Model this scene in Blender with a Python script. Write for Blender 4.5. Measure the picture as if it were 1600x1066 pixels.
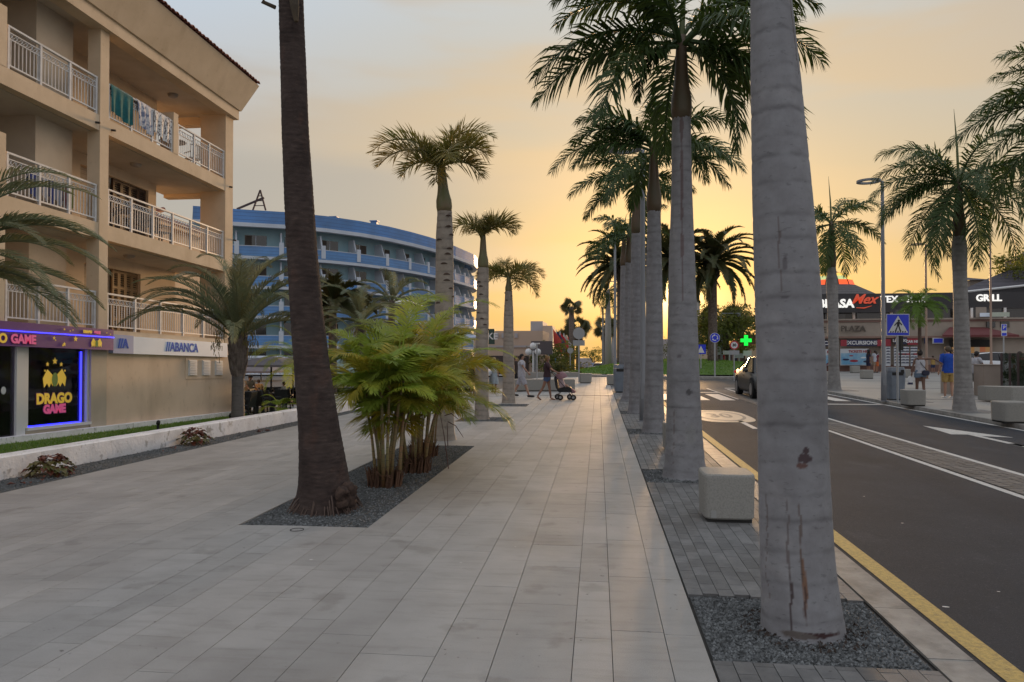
import bpy, bmesh, math, random
from mathutils import Vector, Matrix, noise
R_ = math.radians
random.seed(7)
for o in list(bpy.data.objects): bpy.data.objects.remove(o)
SC = bpy.context.scene
COL = SC.collection
# ------------------------------------------------------------------ camera
F_ = 1155.0; EYE = 1.56
YAW = math.atan(134.5/F_); PIT = math.atan(16.5/F_)
cam = bpy.data.cameras.new('camera'); cam.sensor_width = 36; cam.lens = 36*F_/1600
cam.clip_start = 0.05; cam.clip_end = 3000
camo = bpy.data.objects.new('camera', cam); COL.objects.link(camo)
camo.location = (0, 0, EYE); camo.rotation_euler = (R_(90)+PIT, 0, YAW)
SC.camera = camo
# ------------------------------------------------------------------ sky, sun, exposure
SUN_AZ = R_(5.6); SUN_EL = R_(4.6)
SD = Vector((math.sin(SUN_AZ)*math.cos(SUN_EL), math.cos(SUN_AZ)*math.cos(SUN_EL), math.sin(SUN_EL)))
W = bpy.data.worlds.new('World'); SC.world = W; W.use_nodes = True
nt = W.node_tree; N = nt.nodes; L = nt.links; N.clear()
def nd(t, **k):
    n = N.new(t)
    for a, b in k.items(): setattr(n, a, b)
    return n
def mth(op, a, b=None, c=None, clamp=False):
    n = nd('ShaderNodeMath', operation=op, use_clamp=clamp)
    for i, v in enumerate((a, b, c)):
        if v is None: continue
        if isinstance(v, (int, float)): n.inputs[i].default_value = v
        else: L.new(v, n.inputs[i])
    return n.outputs[0]
def ramp(fac, stops):
    n = nd('ShaderNodeValToRGB'); L.new(fac, n.inputs[0]); e = n.color_ramp.elements
    while len(e) < len(stops): e.new(0.5)
    for i, (p, c) in enumerate(stops): e[i].position = p; e[i].color = (*c, 1)
    return n.outputs[0]
def mixc(f, a, b, bt='MIX'):
    n = nd('ShaderNodeMix', data_type='RGBA', blend_type=bt)
    if isinstance(f, (int, float)): n.inputs[0].default_value = f
    else: L.new(f, n.inputs[0])
    for s, v in ((6, a), (7, b)):
        if isinstance(v, tuple): n.inputs[s].default_value = (*v, 1)
        else: L.new(v, n.inputs[s])
    return n.outputs[2]
tc = nd('ShaderNodeTexCoord'); sx = nd('ShaderNodeSeparateXYZ'); L.new(tc.outputs['Generated'], sx.inputs[0])
dt = nd('ShaderNodeVectorMath', operation='DOT_PRODUCT'); L.new(tc.outputs['Generated'], dt.inputs[0]); dt.inputs[1].default_value = SD
el = sx.outputs[2]
elm = mth('MAXIMUM', mth('ADD', el, 0.02), 0.0)
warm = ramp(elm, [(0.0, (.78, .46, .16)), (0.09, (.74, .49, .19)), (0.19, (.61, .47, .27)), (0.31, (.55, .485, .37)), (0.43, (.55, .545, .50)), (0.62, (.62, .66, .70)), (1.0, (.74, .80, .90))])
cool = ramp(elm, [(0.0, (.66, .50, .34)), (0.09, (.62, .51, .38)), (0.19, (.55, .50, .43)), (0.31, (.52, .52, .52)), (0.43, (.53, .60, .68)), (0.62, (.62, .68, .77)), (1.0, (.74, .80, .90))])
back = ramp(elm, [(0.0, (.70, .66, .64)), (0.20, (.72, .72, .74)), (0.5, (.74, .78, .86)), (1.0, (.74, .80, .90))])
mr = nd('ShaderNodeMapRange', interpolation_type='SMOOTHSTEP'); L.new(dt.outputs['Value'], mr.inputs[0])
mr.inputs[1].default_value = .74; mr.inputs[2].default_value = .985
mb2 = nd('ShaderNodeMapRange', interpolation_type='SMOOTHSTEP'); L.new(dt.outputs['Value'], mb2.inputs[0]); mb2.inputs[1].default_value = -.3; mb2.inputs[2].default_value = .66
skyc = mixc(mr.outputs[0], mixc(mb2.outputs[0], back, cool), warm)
mp = nd('ShaderNodeMapping'); L.new(tc.outputs['Generated'], mp.inputs[0]); mp.inputs['Scale'].default_value = (1.6, 1.6, 9); mp.inputs['Location'].default_value = (3.1, 1.7, .4)
cn = nd('ShaderNodeTexNoise'); L.new(mp.outputs[0], cn.inputs[0]); cn.inputs['Scale'].default_value = 1.5; cn.inputs['Detail'].default_value = 5; cn.inputs['Roughness'].default_value = .45
cr = nd('ShaderNodeMapRange', interpolation_type='SMOOTHSTEP'); L.new(cn.outputs[0], cr.inputs[0]); cr.inputs[1].default_value = .44; cr.inputs[2].default_value = .64; cr.inputs[4].default_value = .75
skyc = mixc(cr.outputs[0], skyc, mixc(mr.outputs[0], (.41, .39, .37), (.66, .50, .31)))
nz2 = nd('ShaderNodeMath', operation='MULTIPLY_ADD'); L.new(cn.outputs[0], nz2.inputs[0]); nz2.inputs[1].default_value = .10; nz2.inputs[2].default_value = -.05
eln = mth('ADD', el, nz2.outputs[0]); az = mth('ARCTAN2', sx.outputs[0], sx.outputs[1])
def sstep(v, a, b):
    n = nd('ShaderNodeMapRange', interpolation_type='SMOOTHSTEP'); L.new(v, n.inputs[0]); n.inputs[1].default_value = a; n.inputs[2].default_value = b; return n.outputs[0]
bank = mth('MULTIPLY', mth('MULTIPLY', sstep(eln, .275, .235), sstep(eln, .04, .17)), mth('MULTIPLY', sstep(az, -.02, -.33), sstep(az, -1.6, -.9)))
skyc = mixc(mth('MULTIPLY', bank, .8), skyc, (.42, .40, .36))
g1 = mth('POWER', mth('MAXIMUM', dt.outputs['Value'], 0), 55)
g2 = mth('POWER', mth('MAXIMUM', dt.outputs['Value'], 0), 1400)
def scaled(col, f):
    n = nd('ShaderNodeVectorMath', operation='SCALE')
    if isinstance(col, tuple): n.inputs[0].default_value = col
    else: L.new(col, n.inputs[0])
    if isinstance(f, (int, float)): n.inputs['Scale'].default_value = f
    else: L.new(f, n.inputs['Scale'])
    return n.outputs[0]
def addv(a, b):
    n = nd('ShaderNodeVectorMath', operation='ADD'); L.new(a, n.inputs[0]); L.new(b, n.inputs[1]); return n.outputs[0]
skyc = addv(skyc, scaled((.26, .10, -.03), g1)); skyc = addv(skyc, scaled((2.4, 1.7, .7), g2))
nish = nd('ShaderNodeTexSky', sky_type='NISHITA'); nish.sun_disc = False; nish.sun_elevation = SUN_EL; nish.sun_rotation = SUN_AZ; nish.dust_density = 4
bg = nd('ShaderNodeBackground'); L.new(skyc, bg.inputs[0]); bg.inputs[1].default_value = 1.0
bg2 = nd('ShaderNodeBackground'); L.new(nish.outputs[0], bg2.inputs[0]); bg2.inputs[1].default_value = .012
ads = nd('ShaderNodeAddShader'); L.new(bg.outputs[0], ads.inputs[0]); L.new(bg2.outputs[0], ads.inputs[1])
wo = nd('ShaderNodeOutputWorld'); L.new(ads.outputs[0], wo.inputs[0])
sun = bpy.data.lights.new('sun', 'SUN'); sun.energy = 5.0; sun.angle = R_(9); sun.color = (1, .60, .28)
suno = bpy.data.objects.new('sun', sun); COL.objects.link(suno)
suno.rotation_euler = (-SD).to_track_quat('-Z', 'Y').to_euler(); suno.location = (0, 0, 40)
SC.view_settings.view_transform = 'Standard'; SC.view_settings.look = 'None'
SC.view_settings.exposure = 0; SC.view_settings.gamma = 1; SC.view_settings.use_curve_mapping = False
SC.render.engine = 'CYCLES'
# ------------------------------------------------------------------ helpers
_cy, _sy, _cp, _sp = math.cos(YAW), math.sin(YAW), math.cos(PIT), math.sin(PIT)
_F = Vector((-_sy*_cp, _cy*_cp, _sp)); _R = Vector((_cy, _sy, 0)); _U = _R.cross(_F); _C = Vector((0, 0, EYE))
def ray(u, v): return _F*F_ + _R*(u-800) - _U*(v-533)
def G(u, v, z=0.0):
    d = ray(u, v); return _C + d*((z-EYE)/d.z)
def atY(u, v, y):
    d = ray(u, v); return _C + d*(y/d.y)
def atX(u, v, x):
    d = ray(u, v); return _C + d*(x/d.x)
def gz(x, y):
    "height of the paving: flat beside the road, falling gently to the left"
    yy = max(0, min(y, 48))
    s = max(0, min(1, (-2.5-x)/4.7))
    e = -.1-.007*yy
    if x < -7.2:
        t = min(1, (-7.2-x)/.8); return e*(1-t) + (-.03-.0135*yy)*t
    return s*s*(3-2*s)*e
MATS = {}
def mat(name, c, rough=.7, c2=None, ns=4, vr=0, bump=0, bs=60, metal=0, emit=None, es=1, trans=0, spec=.5, alpha=None, vcol=False, detail=4, stretch=(1,1,1), coat=0, nd_=.5, wave=None, trc=None, mixr=(.35,.65), bstretch=None, wpos=False, spots=()):
    if name in MATS: return MATS[name]
    m = bpy.data.materials.new(name); m.use_nodes = True; t = m.node_tree; n = t.nodes; l = t.links; n.clear()
    out = n.new('ShaderNodeOutputMaterial'); p = n.new('ShaderNodeBsdfPrincipled')
    p.inputs['Roughness'].default_value = rough; p.inputs['Metallic'].default_value = metal
    p.inputs['Specular IOR Level'].default_value = spec; p.inputs['Coat Weight'].default_value = coat
    tcn = n.new('ShaderNodeTexCoord'); co = tcn.outputs['Object']
    if wpos: co = n.new('ShaderNodeNewGeometry').outputs['Position']
    def mx(f, a, b, bt='MIX'):
        q = n.new('ShaderNodeMix'); q.data_type = 'RGBA'; q.blend_type = bt
        if isinstance(f, float) or isinstance(f, int): q.inputs[0].default_value = f
        else: l.new(f, q.inputs[0])
        for s, v in ((6, a), (7, b)):
            if isinstance(v, tuple): q.inputs[s].default_value = (*v[:3], 1)
            else: l.new(v, q.inputs[s])
        return q.outputs[2]
    cur = tuple(c)
    if vcol:
        a = n.new('ShaderNodeVertexColor'); a.layer_name = 'Col'; cur = a.outputs[0]
    if c2 is not None:
        mpn = n.new('ShaderNodeMapping'); l.new(co, mpn.inputs[0]); mpn.inputs['Scale'].default_value = stretch
        no = n.new('ShaderNodeTexNoise'); l.new(mpn.outputs[0], no.inputs[0]); no.inputs['Scale'].default_value = ns; no.inputs['Detail'].default_value = detail; no.inputs['Roughness'].default_value = .6
        r = n.new('ShaderNodeMapRange'); l.new(no.outputs[0], r.inputs[0]); r.inputs[1].default_value = mixr[0]; r.inputs[2].default_value = mixr[1]
        cur = mx(r.outputs[0], cur, tuple(c2)) if not vcol else mx(r.outputs[0], cur, mx(1.0, cur, tuple(c2), 'MULTIPLY'))
    if vr:
        oi = n.new('ShaderNodeObjectInfo'); at = n.new('ShaderNodeAttribute'); at.attribute_name = 'rnd'
        ad = n.new('ShaderNodeMath'); ad.operation = 'ADD'; l.new(oi.outputs['Random'], ad.inputs[0]); l.new(at.outputs['Fac'], ad.inputs[1])
        fr = n.new('ShaderNodeMath'); fr.operation = 'FRACT'; l.new(ad.outputs[0], fr.inputs[0])
        r2 = n.new('ShaderNodeMapRange'); l.new(fr.outputs[0], r2.inputs[0]); r2.inputs[3].default_value = 1-vr; r2.inputs[4].default_value = 1+vr
        cb = n.new('ShaderNodeCombineColor')
        for i in range(3): l.new(r2.outputs[0], cb.inputs[i])
        cur = mx(1.0, cur, cb.outputs[0], 'MULTIPLY')
    for (sc_, lo, hi, colm, st_) in spots:
        mps = n.new('ShaderNodeMapping'); l.new(co, mps.inputs[0]); mps.inputs['Scale'].default_value = st_; mps.inputs['Location'].default_value = (sc_*.37, sc_*.11, .5)
        ns_ = n.new('ShaderNodeTexNoise'); l.new(mps.outputs[0], ns_.inputs[0]); ns_.inputs['Scale'].default_value = sc_; ns_.inputs['Detail'].default_value = 4
        rs_ = n.new('ShaderNodeMapRange'); l.new(ns_.outputs[0], rs_.inputs[0]); rs_.inputs[1].default_value = lo; rs_.inputs[2].default_value = hi
        cur = mx(rs_.outputs[0], cur, mx(1.0, cur, colm, 'MULTIPLY'))
    if wave:
        s = n.new('ShaderNodeSeparateXYZ'); l.new(co, s.inputs[0]); k = n.new('ShaderNodeMath'); k.operation = 'MULTIPLY'; l.new(s.outputs[2], k.inputs[0]); k.inputs[1].default_value = 1/wave[0]
        f2 = n.new('ShaderNodeMath'); f2.operation = 'FRACT'; l.new(k.outputs[0], f2.inputs[0])
        g = n.new('ShaderNodeMath'); g.operation = 'LESS_THAN'; l.new(f2.outputs[0], g.inputs[0]); g.inputs[1].default_value = wave[1]
        cur = mx(g.outputs[0], cur, tuple(wave[2]))
    if isinstance(cur, tuple): p.inputs['Base Color'].default_value = (*cur[:3], 1)
    else: l.new(cur, p.inputs['Base Color'])
    if bump:
        bm_ = n.new('ShaderNodeMapping'); l.new(co, bm_.inputs[0]); bm_.inputs['Scale'].default_value = bstretch or stretch
        b = n.new('ShaderNodeBump'); no2 = n.new('ShaderNodeTexNoise'); l.new(bm_.outputs[0], no2.inputs[0]); no2.inputs['Scale'].default_value = bs; no2.inputs['Detail'].default_value = 5
        b.inputs['Strength'].default_value = bump; b.inputs['Distance'].default_value = .01; l.new(no2.outputs[0], b.inputs['Height']); l.new(b.outputs[0], p.inputs['Normal'])
    if emit: p.inputs['Emission Color'].default_value = (*emit, 1); p.inputs['Emission Strength'].default_value = es
    if alpha is not None: p.inputs['Alpha'].default_value = alpha
    if trans:
        tr = n.new('ShaderNodeBsdfTranslucent'); ms = n.new('ShaderNodeMixShader'); ms.inputs[0].default_value = trans
        if trc: tr.inputs[0].default_value = (*trc, 1)
        elif isinstance(cur, tuple): tr.inputs[0].default_value = (*cur[:3], 1)
        else: l.new(cur, tr.inputs[0])
        l.new(p.outputs[0], ms.inputs[1]); l.new(tr.outputs[0], ms.inputs[2]); l.new(ms.outputs[0], out.inputs[0])
    else: l.new(p.outputs[0], out.inputs[0])
    MATS[name] = m; return m
def glassmat(name, tint=(.02,.025,.03), a=.75):
    if name in MATS: return MATS[name]
    m = bpy.data.materials.new(name); m.use_nodes = True; t = m.node_tree; n = t.nodes; l = t.links; n.clear()
    out = n.new('ShaderNodeOutputMaterial'); g = n.new('ShaderNodeBsdfGlossy'); g.inputs['Roughness'].default_value = .03; g.inputs[0].default_value = (.9,.9,.95,1)
    tr = n.new('ShaderNodeBsdfTransparent'); d = n.new('ShaderNodeBsdfDiffuse'); d.inputs[0].default_value = (*tint, 1)
    m1 = n.new('ShaderNodeMixShader'); m1.inputs[0].default_value = a; l.new(tr.outputs[0], m1.inputs[1]); l.new(d.outputs[0], m1.inputs[2])
    fr = n.new('ShaderNodeFresnel'); fr.inputs[0].default_value = 1.5
    m2 = n.new('ShaderNodeMixShader'); l.new(fr.outputs[0], m2.inputs[0]); l.new(m1.outputs[0], m2.inputs[1]); l.new(g.outputs[0], m2.inputs[2]); l.new(m2.outputs[0], out.inputs[0])
    MATS[name] = m; return m
def worldpos(p):
    v = Vector((0,0,0))
    while p is not None: v = v + Vector(p.location); p = p.parent
    return v
class MB:
    def __init__(s): s.v = []; s.f = []; s.c = None; s.sm = False; s.rn = []; s.mi = []
    def q(s, *idx): s.f.append(tuple(idx))
    def poly(s, pts):
        b = len(s.v); s.v += [tuple(p) for p in pts]; s.f.append(tuple(range(b, b+len(pts)))); return s
    def box(s, x0, x1, y0, y1, z0, z1, r=None):
        b = len(s.v)
        s.v += [(x0,y0,z0),(x1,y0,z0),(x1,y1,z0),(x0,y1,z0),(x0,y0,z1),(x1,y0,z1),(x1,y1,z1),(x0,y1,z1)]
        for f in ((0,3,2,1),(4,5,6,7),(0,1,5,4),(1,2,6,5),(2,3,7,6),(3,0,4,7)): s.f.append(tuple(b+i for i in f))
        if r is not None: s.rn += [r]*6
        return s
    def hexa(s, p):
        b = len(s.v); s.v += [tuple(q) for q in p]
        for f in ((0,3,2,1),(4,5,6,7),(0,1,5,4),(1,2,6,5),(2,3,7,6),(3,0,4,7)): s.f.append(tuple(b+i for i in f))
        return s
    def tube(s, pts, rad, n=8, cap=True):
        pts = [Vector(p) for p in pts]; b = len(s.v); k = len(pts)
        if not isinstance(rad, (list, tuple)): rad = [rad]*k
        ref = None
        for i, p in enumerate(pts):
            t = (pts[min(i+1,k-1)] - pts[max(i-1,0)]).normalized()
            if ref is None:
                ref = Vector((0,0,1)).cross(t)
                if ref.length < .2: ref = Vector((1,0,0))
            ref = (ref - t*ref.dot(t)).normalized(); w = t.cross(ref)
            for j in range(n):
                a = 2*math.pi*j/n; s.v.append(tuple(p + (ref*math.cos(a) + w*math.sin(a))*rad[i]))
        for i in range(k-1):
            for j in range(n):
                s.f.append((b+i*n+j, b+i*n+(j+1)%n, b+(i+1)*n+(j+1)%n, b+(i+1)*n+j))
        if cap: s.f.append(tuple(b+j for j in reversed(range(n)))); s.f.append(tuple(b+(k-1)*n+j for j in range(n)))
        return s
    def lathe(s, prof, n=20, c=(0,0,0), cap=True):
        b = len(s.v); k = len(prof)
        for r, z in prof:
            for j in range(n):
                a = 2*math.pi*j/n; s.v.append((c[0]+r*math.cos(a), c[1]+r*math.sin(a), c[2]+z))
        for i in range(k-1):
            for j in range(n): s.f.append((b+i*n+j, b+i*n+(j+1)%n, b+(i+1)*n+(j+1)%n, b+(i+1)*n+j))
        if cap: s.f.append(tuple(b+j for j in reversed(range(n)))); s.f.append(tuple(b+(k-1)*n+j for j in range(n)))
        return s
    def ell(s, c, r, n=12, m=8):
        prof = [(max(.001, math.sin(math.pi*i/m)), -math.cos(math.pi*i/m)) for i in range(m+1)]
        b = len(s.v); s.lathe(prof, n, (0,0,0))
        for i in range(b, len(s.v)):
            x,y,z = s.v[i]; s.v[i] = (c[0]+x*r[0], c[1]+y*r[1], c[2]+z*r[2])
        return s
    def prism(s, pts2, z0, z1, axis='z'):
        b = len(s.v); n = len(pts2)
        def m3(p, h):
            return (p[0],p[1],h) if axis == 'z' else ((h,p[0],p[1]) if axis == 'x' else (p[0],h,p[1]))
        s.v += [m3(p,z0) for p in pts2] + [m3(p,z1) for p in pts2]
        s.f.append(tuple(b+i for i in range(n))); s.f.append(tuple(b+n+i for i in reversed(range(n))))
        for i in range(n): s.f.append((b+i, b+n+i, b+n+(i+1)%n, b+(i+1)%n))
        return s
    def mesh(s, name):
        me = bpy.data.meshes.new(name); me.from_pydata(s.v, [], s.f); me.update()
        return me
    def build(s, name, material, parent=None, world=True, shear=0.0, smooth=False, bevel=0, kind=None, label=None, recalc=True, local=False):
        if shear: s.v = [(x, y, z-shear*y) for x,y,z in s.v]
        if parent is not None and world:
            o = worldpos(parent); s.v = [(x-o.x, y-o.y, z-o.z) for x,y,z in s.v]
        me = s.mesh(name)
        if recalc and len(s.f) < 60000:
            bm = bmesh.new(); bm.from_mesh(me); bmesh.ops.recalc_face_normals(bm, faces=bm.faces)
            if bevel: bmesh.ops.bevel(bm, geom=list(bm.edges), offset=bevel, segments=2, affect='EDGES', clamp_overlap=True)
            bm.to_mesh(me); bm.free()
        if s.rn and not bevel:
            a = me.attributes.new('rnd', 'FLOAT', 'FACE'); a.data.foreach_set('value', s.rn[:len(me.polygons)])
        if s.c:
            a = me.color_attributes.new('Col', 'FLOAT_COLOR', 'POINT'); a.data.foreach_set('color', [x for c in s.c for x in (*c, 1)])
        if smooth: me.polygons.foreach_set('use_smooth', [True]*len(me.polygons))
        if material: me.materials.append(material)
        ob = bpy.data.objects.new(name, me); COL.objects.link(ob); ob.parent = parent
        if kind: ob['kind'] = kind
        if label: ob['label'] = label
        return ob
def tag(o, label=None, cat=None, group=None, kind=None):
    if label: o['label'] = label
    if cat: o['category'] = cat
    if group: o['group'] = group
    if kind: o['kind'] = kind
    return o
def thing(name, label, cat, loc=(0,0,0), group=None, rz=0):
    o = bpy.data.objects.new(name, None); COL.objects.link(o); o.location = loc; o.rotation_euler = (0,0,rz); o.empty_display_size = .2
    return tag(o, label, cat, group)
def link(name, me, parent, loc=(0,0,0), rot=(0,0,0), sc=(1,1,1)):
    ob = bpy.data.objects.new(name, me); COL.objects.link(ob); ob.parent = parent; ob.location = loc; ob.rotation_euler = rot; ob.scale = sc; return ob
def copy_tree(o, parent=None):
    c = o.copy(); COL.objects.link(c); c.parent = parent
    for ch in CH.get(o.name, []) or list(o.children): copy_tree(ch, c)
    return c
CH = {}
def text(s, size, m, parent, origin, right, up, name='lettering', depth=.01, bold=.0, align='CENTER', shear=0, world=True):
    cu = bpy.data.curves.new(name, 'FONT'); cu.body = s; cu.size = size; cu.extrude = depth; cu.offset = bold; cu.align_x = align; cu.align_y = 'CENTER'; cu.resolution_u = 3; cu.shear = shear
    ob = bpy.data.objects.new(name, cu); COL.objects.link(ob)
    dg = bpy.context.evaluated_depsgraph_get(); me = bpy.data.meshes.new_from_object(ob.evaluated_get(dg)); bpy.data.objects.remove(ob)
    rr = Vector(right).normalized(); uu = Vector(up).normalized(); nn = rr.cross(uu)
    o = Vector(origin) - (worldpos(parent) if (parent and world) else Vector((0,0,0)))
    me.transform(Matrix(((rr.x,uu.x,nn.x,o.x),(rr.y,uu.y,nn.y,o.y),(rr.z,uu.z,nn.z,o.z),(0,0,0,1))))
    me.materials.clear(); me.materials.append(m)
    ob = bpy.data.objects.new(name, me); COL.objects.link(ob); ob.parent = parent; return ob
def ndv(x, y, z): return noise.noise(Vector((x,y,z)))
# ------------------------------------------------------------------ ground materials
M_gran = mat('granite_plank', (.40,.385,.365), .52, (.325,.31,.295), 3.0, vr=.085, bump=.25, bs=220, spec=.6, mixr=(.3,.75), detail=8, wpos=True, spots=((.8,.50,.72,(.80,.79,.78),(1,1,1)),(3.3,.62,.70,(.80,.79,.78),(1,1,1)),(17,.72,.75,(.45,.44,.43),(1,1,1)),(60,.70,.78,(.75,.74,.73),(1,1,1)),(1.3,.56,.78,(1.14,1.12,1.1),(1,.6,1)),(9,.52,.70,(.88,.87,.86),(.35,1.8,1)),(140,.55,.75,(.80,.80,.80),(1,1,1)),(130,.60,.75,(1.18,1.17,1.15),(1,1,1))))
M_granR = mat('granite_far', (.31,.295,.27), .5, (.24,.232,.22), .6, vr=.07, bump=.25, bs=120, spec=.45, mixr=(.3,.75), detail=8)
M_paver = mat('grey_paver', (.20,.195,.19), .7, (.145,.143,.143), 9, vr=.22, bump=.4, bs=180, wpos=True, spots=((1.2,.5,.7,(.8,.79,.78),(1,1,1)),(30,.66,.72,(.6,.6,.6),(1,1,1))))
M_joint = mat('joint_sand', (.03,.028,.026), .9, (.055,.05,.045), 8)
M_kerb = mat('kerb_stone', (.33,.31,.285), .6, (.20,.19,.175), 6, vr=.09, bump=.3, bs=200, wpos=True, spots=((1.5,.5,.7,(.78,.77,.76),(1,1,1)),(20,.68,.74,(.6,.6,.6),(1,1,1))))
M_asph = mat('asphalt', (.055,.063,.076), .9, (.040,.046,.056), .9, bump=.9, bs=260, spec=.2, mixr=(.25,.75), detail=9, spots=((.5,.55,.66,(.78,.78,.78),(1,.25,1)),(2.2,.60,.75,(1.35,1.33,1.3),(1,.4,1)),(25,.70,.76,(.6,.6,.6),(1,1,1)),(90,.58,.70,(1.7,1.7,1.7),(1,1,1)),(34,.60,.70,(1.35,1.35,1.33),(1,1,1)),(45,.62,.72,(.6,.6,.6),(1,1,1)),(.35,.55,.60,(.88,.88,.90),(1,.12,1))))
M_asph2 = mat('asphalt_far', (.055,.06,.066), .7, (.045,.044,.044), .5, bump=.5, bs=120)
M_white = mat('road_white', (.62,.61,.58), .6, (.34,.335,.33), 14, bump=.3, bs=120, detail=8, mixr=(.45,.8))
M_yel = mat('road_yellow', (.58,.41,.13), .7, (.36,.26,.10), 30, bump=1.0, bs=90, detail=6, mixr=(.4,.7))
M_cob = mat('worn_cobble', (.10,.095,.092), .75, (.24,.22,.20), 1.6, vr=.25, bump=.7, bs=70, stretch=(1,3,1), detail=8, mixr=(.5,.72))
M_grav = mat('gravel_bed', (.075,.078,.078), .9, (.11,.115,.115), 70, bump=1, bs=90)
M_stone = mat('gravel_stone', (.16,.168,.172), .8, (.08,.083,.083), 30, vr=.6)
M_soil = mat('soil', (.035,.03,.024), .95, (.06,.05,.04), 20, bump=1, bs=40)
M_lawn = mat('lawn', (.07,.14,.02), .9, (.10,.17,.03), 6, bump=1, bs=60)
M_blade = mat('grass_blade', (.12,.24,.03), .6, (.17,.28,.045), 1.5, trans=.3)
M_terr = mat('terrain', (.10,.09,.075), .95, (.07,.065,.055), .05)
def struct(o): o['kind'] = 'structure'; return o
def sheet(name, xs, ys, zf, m, parent=None):
    b = MB(); nx = len(xs); 
    for y in ys:
        for x in xs: b.v.append((x, y, zf(x, y)))
    for j in range(len(ys)-1):
        for i in range(nx-1): b.f.append((j*nx+i, j*nx+i+1, (j+1)*nx+i+1, (j+1)*nx+i))
    return b.build(name, m, parent)
def fr(a, b, n): return [a+(b-a)*i/n for i in range(n+1)]
def far(y): return -.024*max(0, y-48)
struct(sheet('ground', [-1500,-300,-100,-60,-30,0,30,60,100,300,1500], [-300,-40,0,48,120,300,1500], lambda x,y: -1.7+far(y)*.9, M_terr))
# ------------------------------------------------------------------ promenade planks
prom = struct(sheet('promenade', [-7.2,-6,-5,-4.2,-3.4,-2.9,-2.5,-1,.56], fr(-4,46,50), lambda x,y: gz(x,y)-.02, M_joint))
M_granS = M_gran
rnd = random.Random(3)
edges = [.56]; pat = [.2,.29,.2,.4,.3,.4,.29,.21,.3,.21]
while edges[-1] > -7.1:
    edges.append(edges[-1]-(pat[len(edges)-1] if len(edges) <= len(pat) else rnd.choice([.2,.3,.4,.3,.2,.4])))
edges[-1] = -7.2
PITS = [(-3.24,-2.02,6.38,12.1),(-3.1,-2.09,16.35,17.4),(-3.0,-2.08,20.9,21.9)]
planks = []
for i in range(len(edges)-1):
    x1, x0 = edges[i], edges[i+1]; y = 1.5+rnd.random()
    while y < 45.5:
        l = rnd.choice([.6,.8,1.0,1.0,1.2]) if y < 25 else 1.6
        segs = [(y, min(y+l, 45.6))]
        for (px0,px1,py0,py1) in PITS:
            if x1 > px0+.02 and x0 < px1-.02:
                ns = []
                for a, b in segs:
                    if b <= py0 or a >= py1: ns.append((a,b)); continue
                    if a < py0: ns.append((a,py0))
                    if b > py1: ns.append((py1,b))
                segs = ns
        for a, b in segs:
            if b-a < .05: continue
            xa, xb = x0, x1
            for (px0,px1,py0,py1) in PITS:
                if a < py1-.01 and b > py0+.01: pass
            planks.append((xa, xb, a, b))
        y += l
def inview(x, y):
    d = Vector((x,y,0))-_C; w = d.dot(_F)
    if w < .3: return False
    u = 800+F_*d.dot(_R)/w; v = 533-F_*d.dot(_U)/w
    return -60 < u < 1660 and v < 1110
def vis(p):
    a, b, c, d = p; return any(inview(x,y) for x in (a,b) for y in (c,d))
vp = sorted([p for p in planks if vis(p)], key=lambda p: p[2]**2+((p[0]+p[1])/2)**2)
near = vp[:300]; farp = vp[300:]; ns_ = set(near)
rest = [p for p in planks if p not in ns_]
def slab(b, x0, x1, y0, y1, g, dz, r=None, t=.03, zf=gz, ch=.0012):
    "slab with tiny chamfer"
    z = lambda x, y: zf(x,y)+dz
    X0,X1,Y0,Y1 = x0+g,x1-g,y0+g,y1-g
    i = len(b.v)
    b.v += [(X0,Y0,z(X0,Y0)-t),(X1,Y0,z(X1,Y0)-t),(X1,Y1,z(X1,Y1)-t),(X0,Y1,z(X0,Y1)-t)]
    b.v += [(X0,Y0,z(X0,Y0)),(X1,Y0,z(X1,Y0)),(X1,Y1,z(X1,Y1)),(X0,Y1,z(X0,Y1))]
    for f in ((4,5,6,7),(0,1,5,4),(1,2,6,5),(2,3,7,6),(3,0,4,7)):
        b.f.append(tuple(i+k for k in f))
        if r is not None: b.rn.append(r)
def piece(name, x0, x1, y0, y1, g, dz, m, parent, cache, zf=gz, t=.03):
    w = round(x1-x0,3); l = round(y1-y0,3); key = (name, w, l)
    if key not in cache:
        b = MB(); slab(b, -w/2, w/2, -l/2, l/2, g, 0, t=t, zf=lambda x,y: 0); me = b.mesh(name); me.materials.append(m); cache[key] = me
    cx, cy = (x0+x1)/2, (y0+y1)/2
    o = link(name, cache[key], parent, (cx, cy, zf(cx,cy)+dz))
    sx_ = (zf(cx+.1,cy)-zf(cx-.1,cy))/.2; sy_ = (zf(cx,cy+.1)-zf(cx,cy-.1))/.2
    o.rotation_euler = (math.atan(sy_), -math.atan(sx_), 0); return o
cache = {}
for p in near: piece('plank', *p, .002 if p[0] > -1.8 else .0014, rnd.uniform(-.0004,.0004), M_gran, prom, cache)
b = MB()
for p in rest: slab(b, *p, .003 if p[2] < 20 else .004, 0, rnd.random())
b.build('far_planks', M_gran, prom, kind='stuff', recalc=False)
# dark drainage line across the promenade
b = MB()
for x in fr(-7.2,.5,8)[:-1]: b.hexa([(x,26.3,gz(x,26.3)),(x+.97,26.3,gz(x+.97,26.3)),(x+.97,26.36,gz(x+.97,26.3)),(x,26.36,gz(x,26.3)),(x,26.3,gz(x,26.3)+.006),(x+.97,26.3,gz(x+.97,26.3)+.006),(x+.97,26.36,gz(x+.97,26.3)+.006),(x,26.36,gz(x,26.3)+.006)])
b.build('drain_channel', M_joint, prom)
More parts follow.
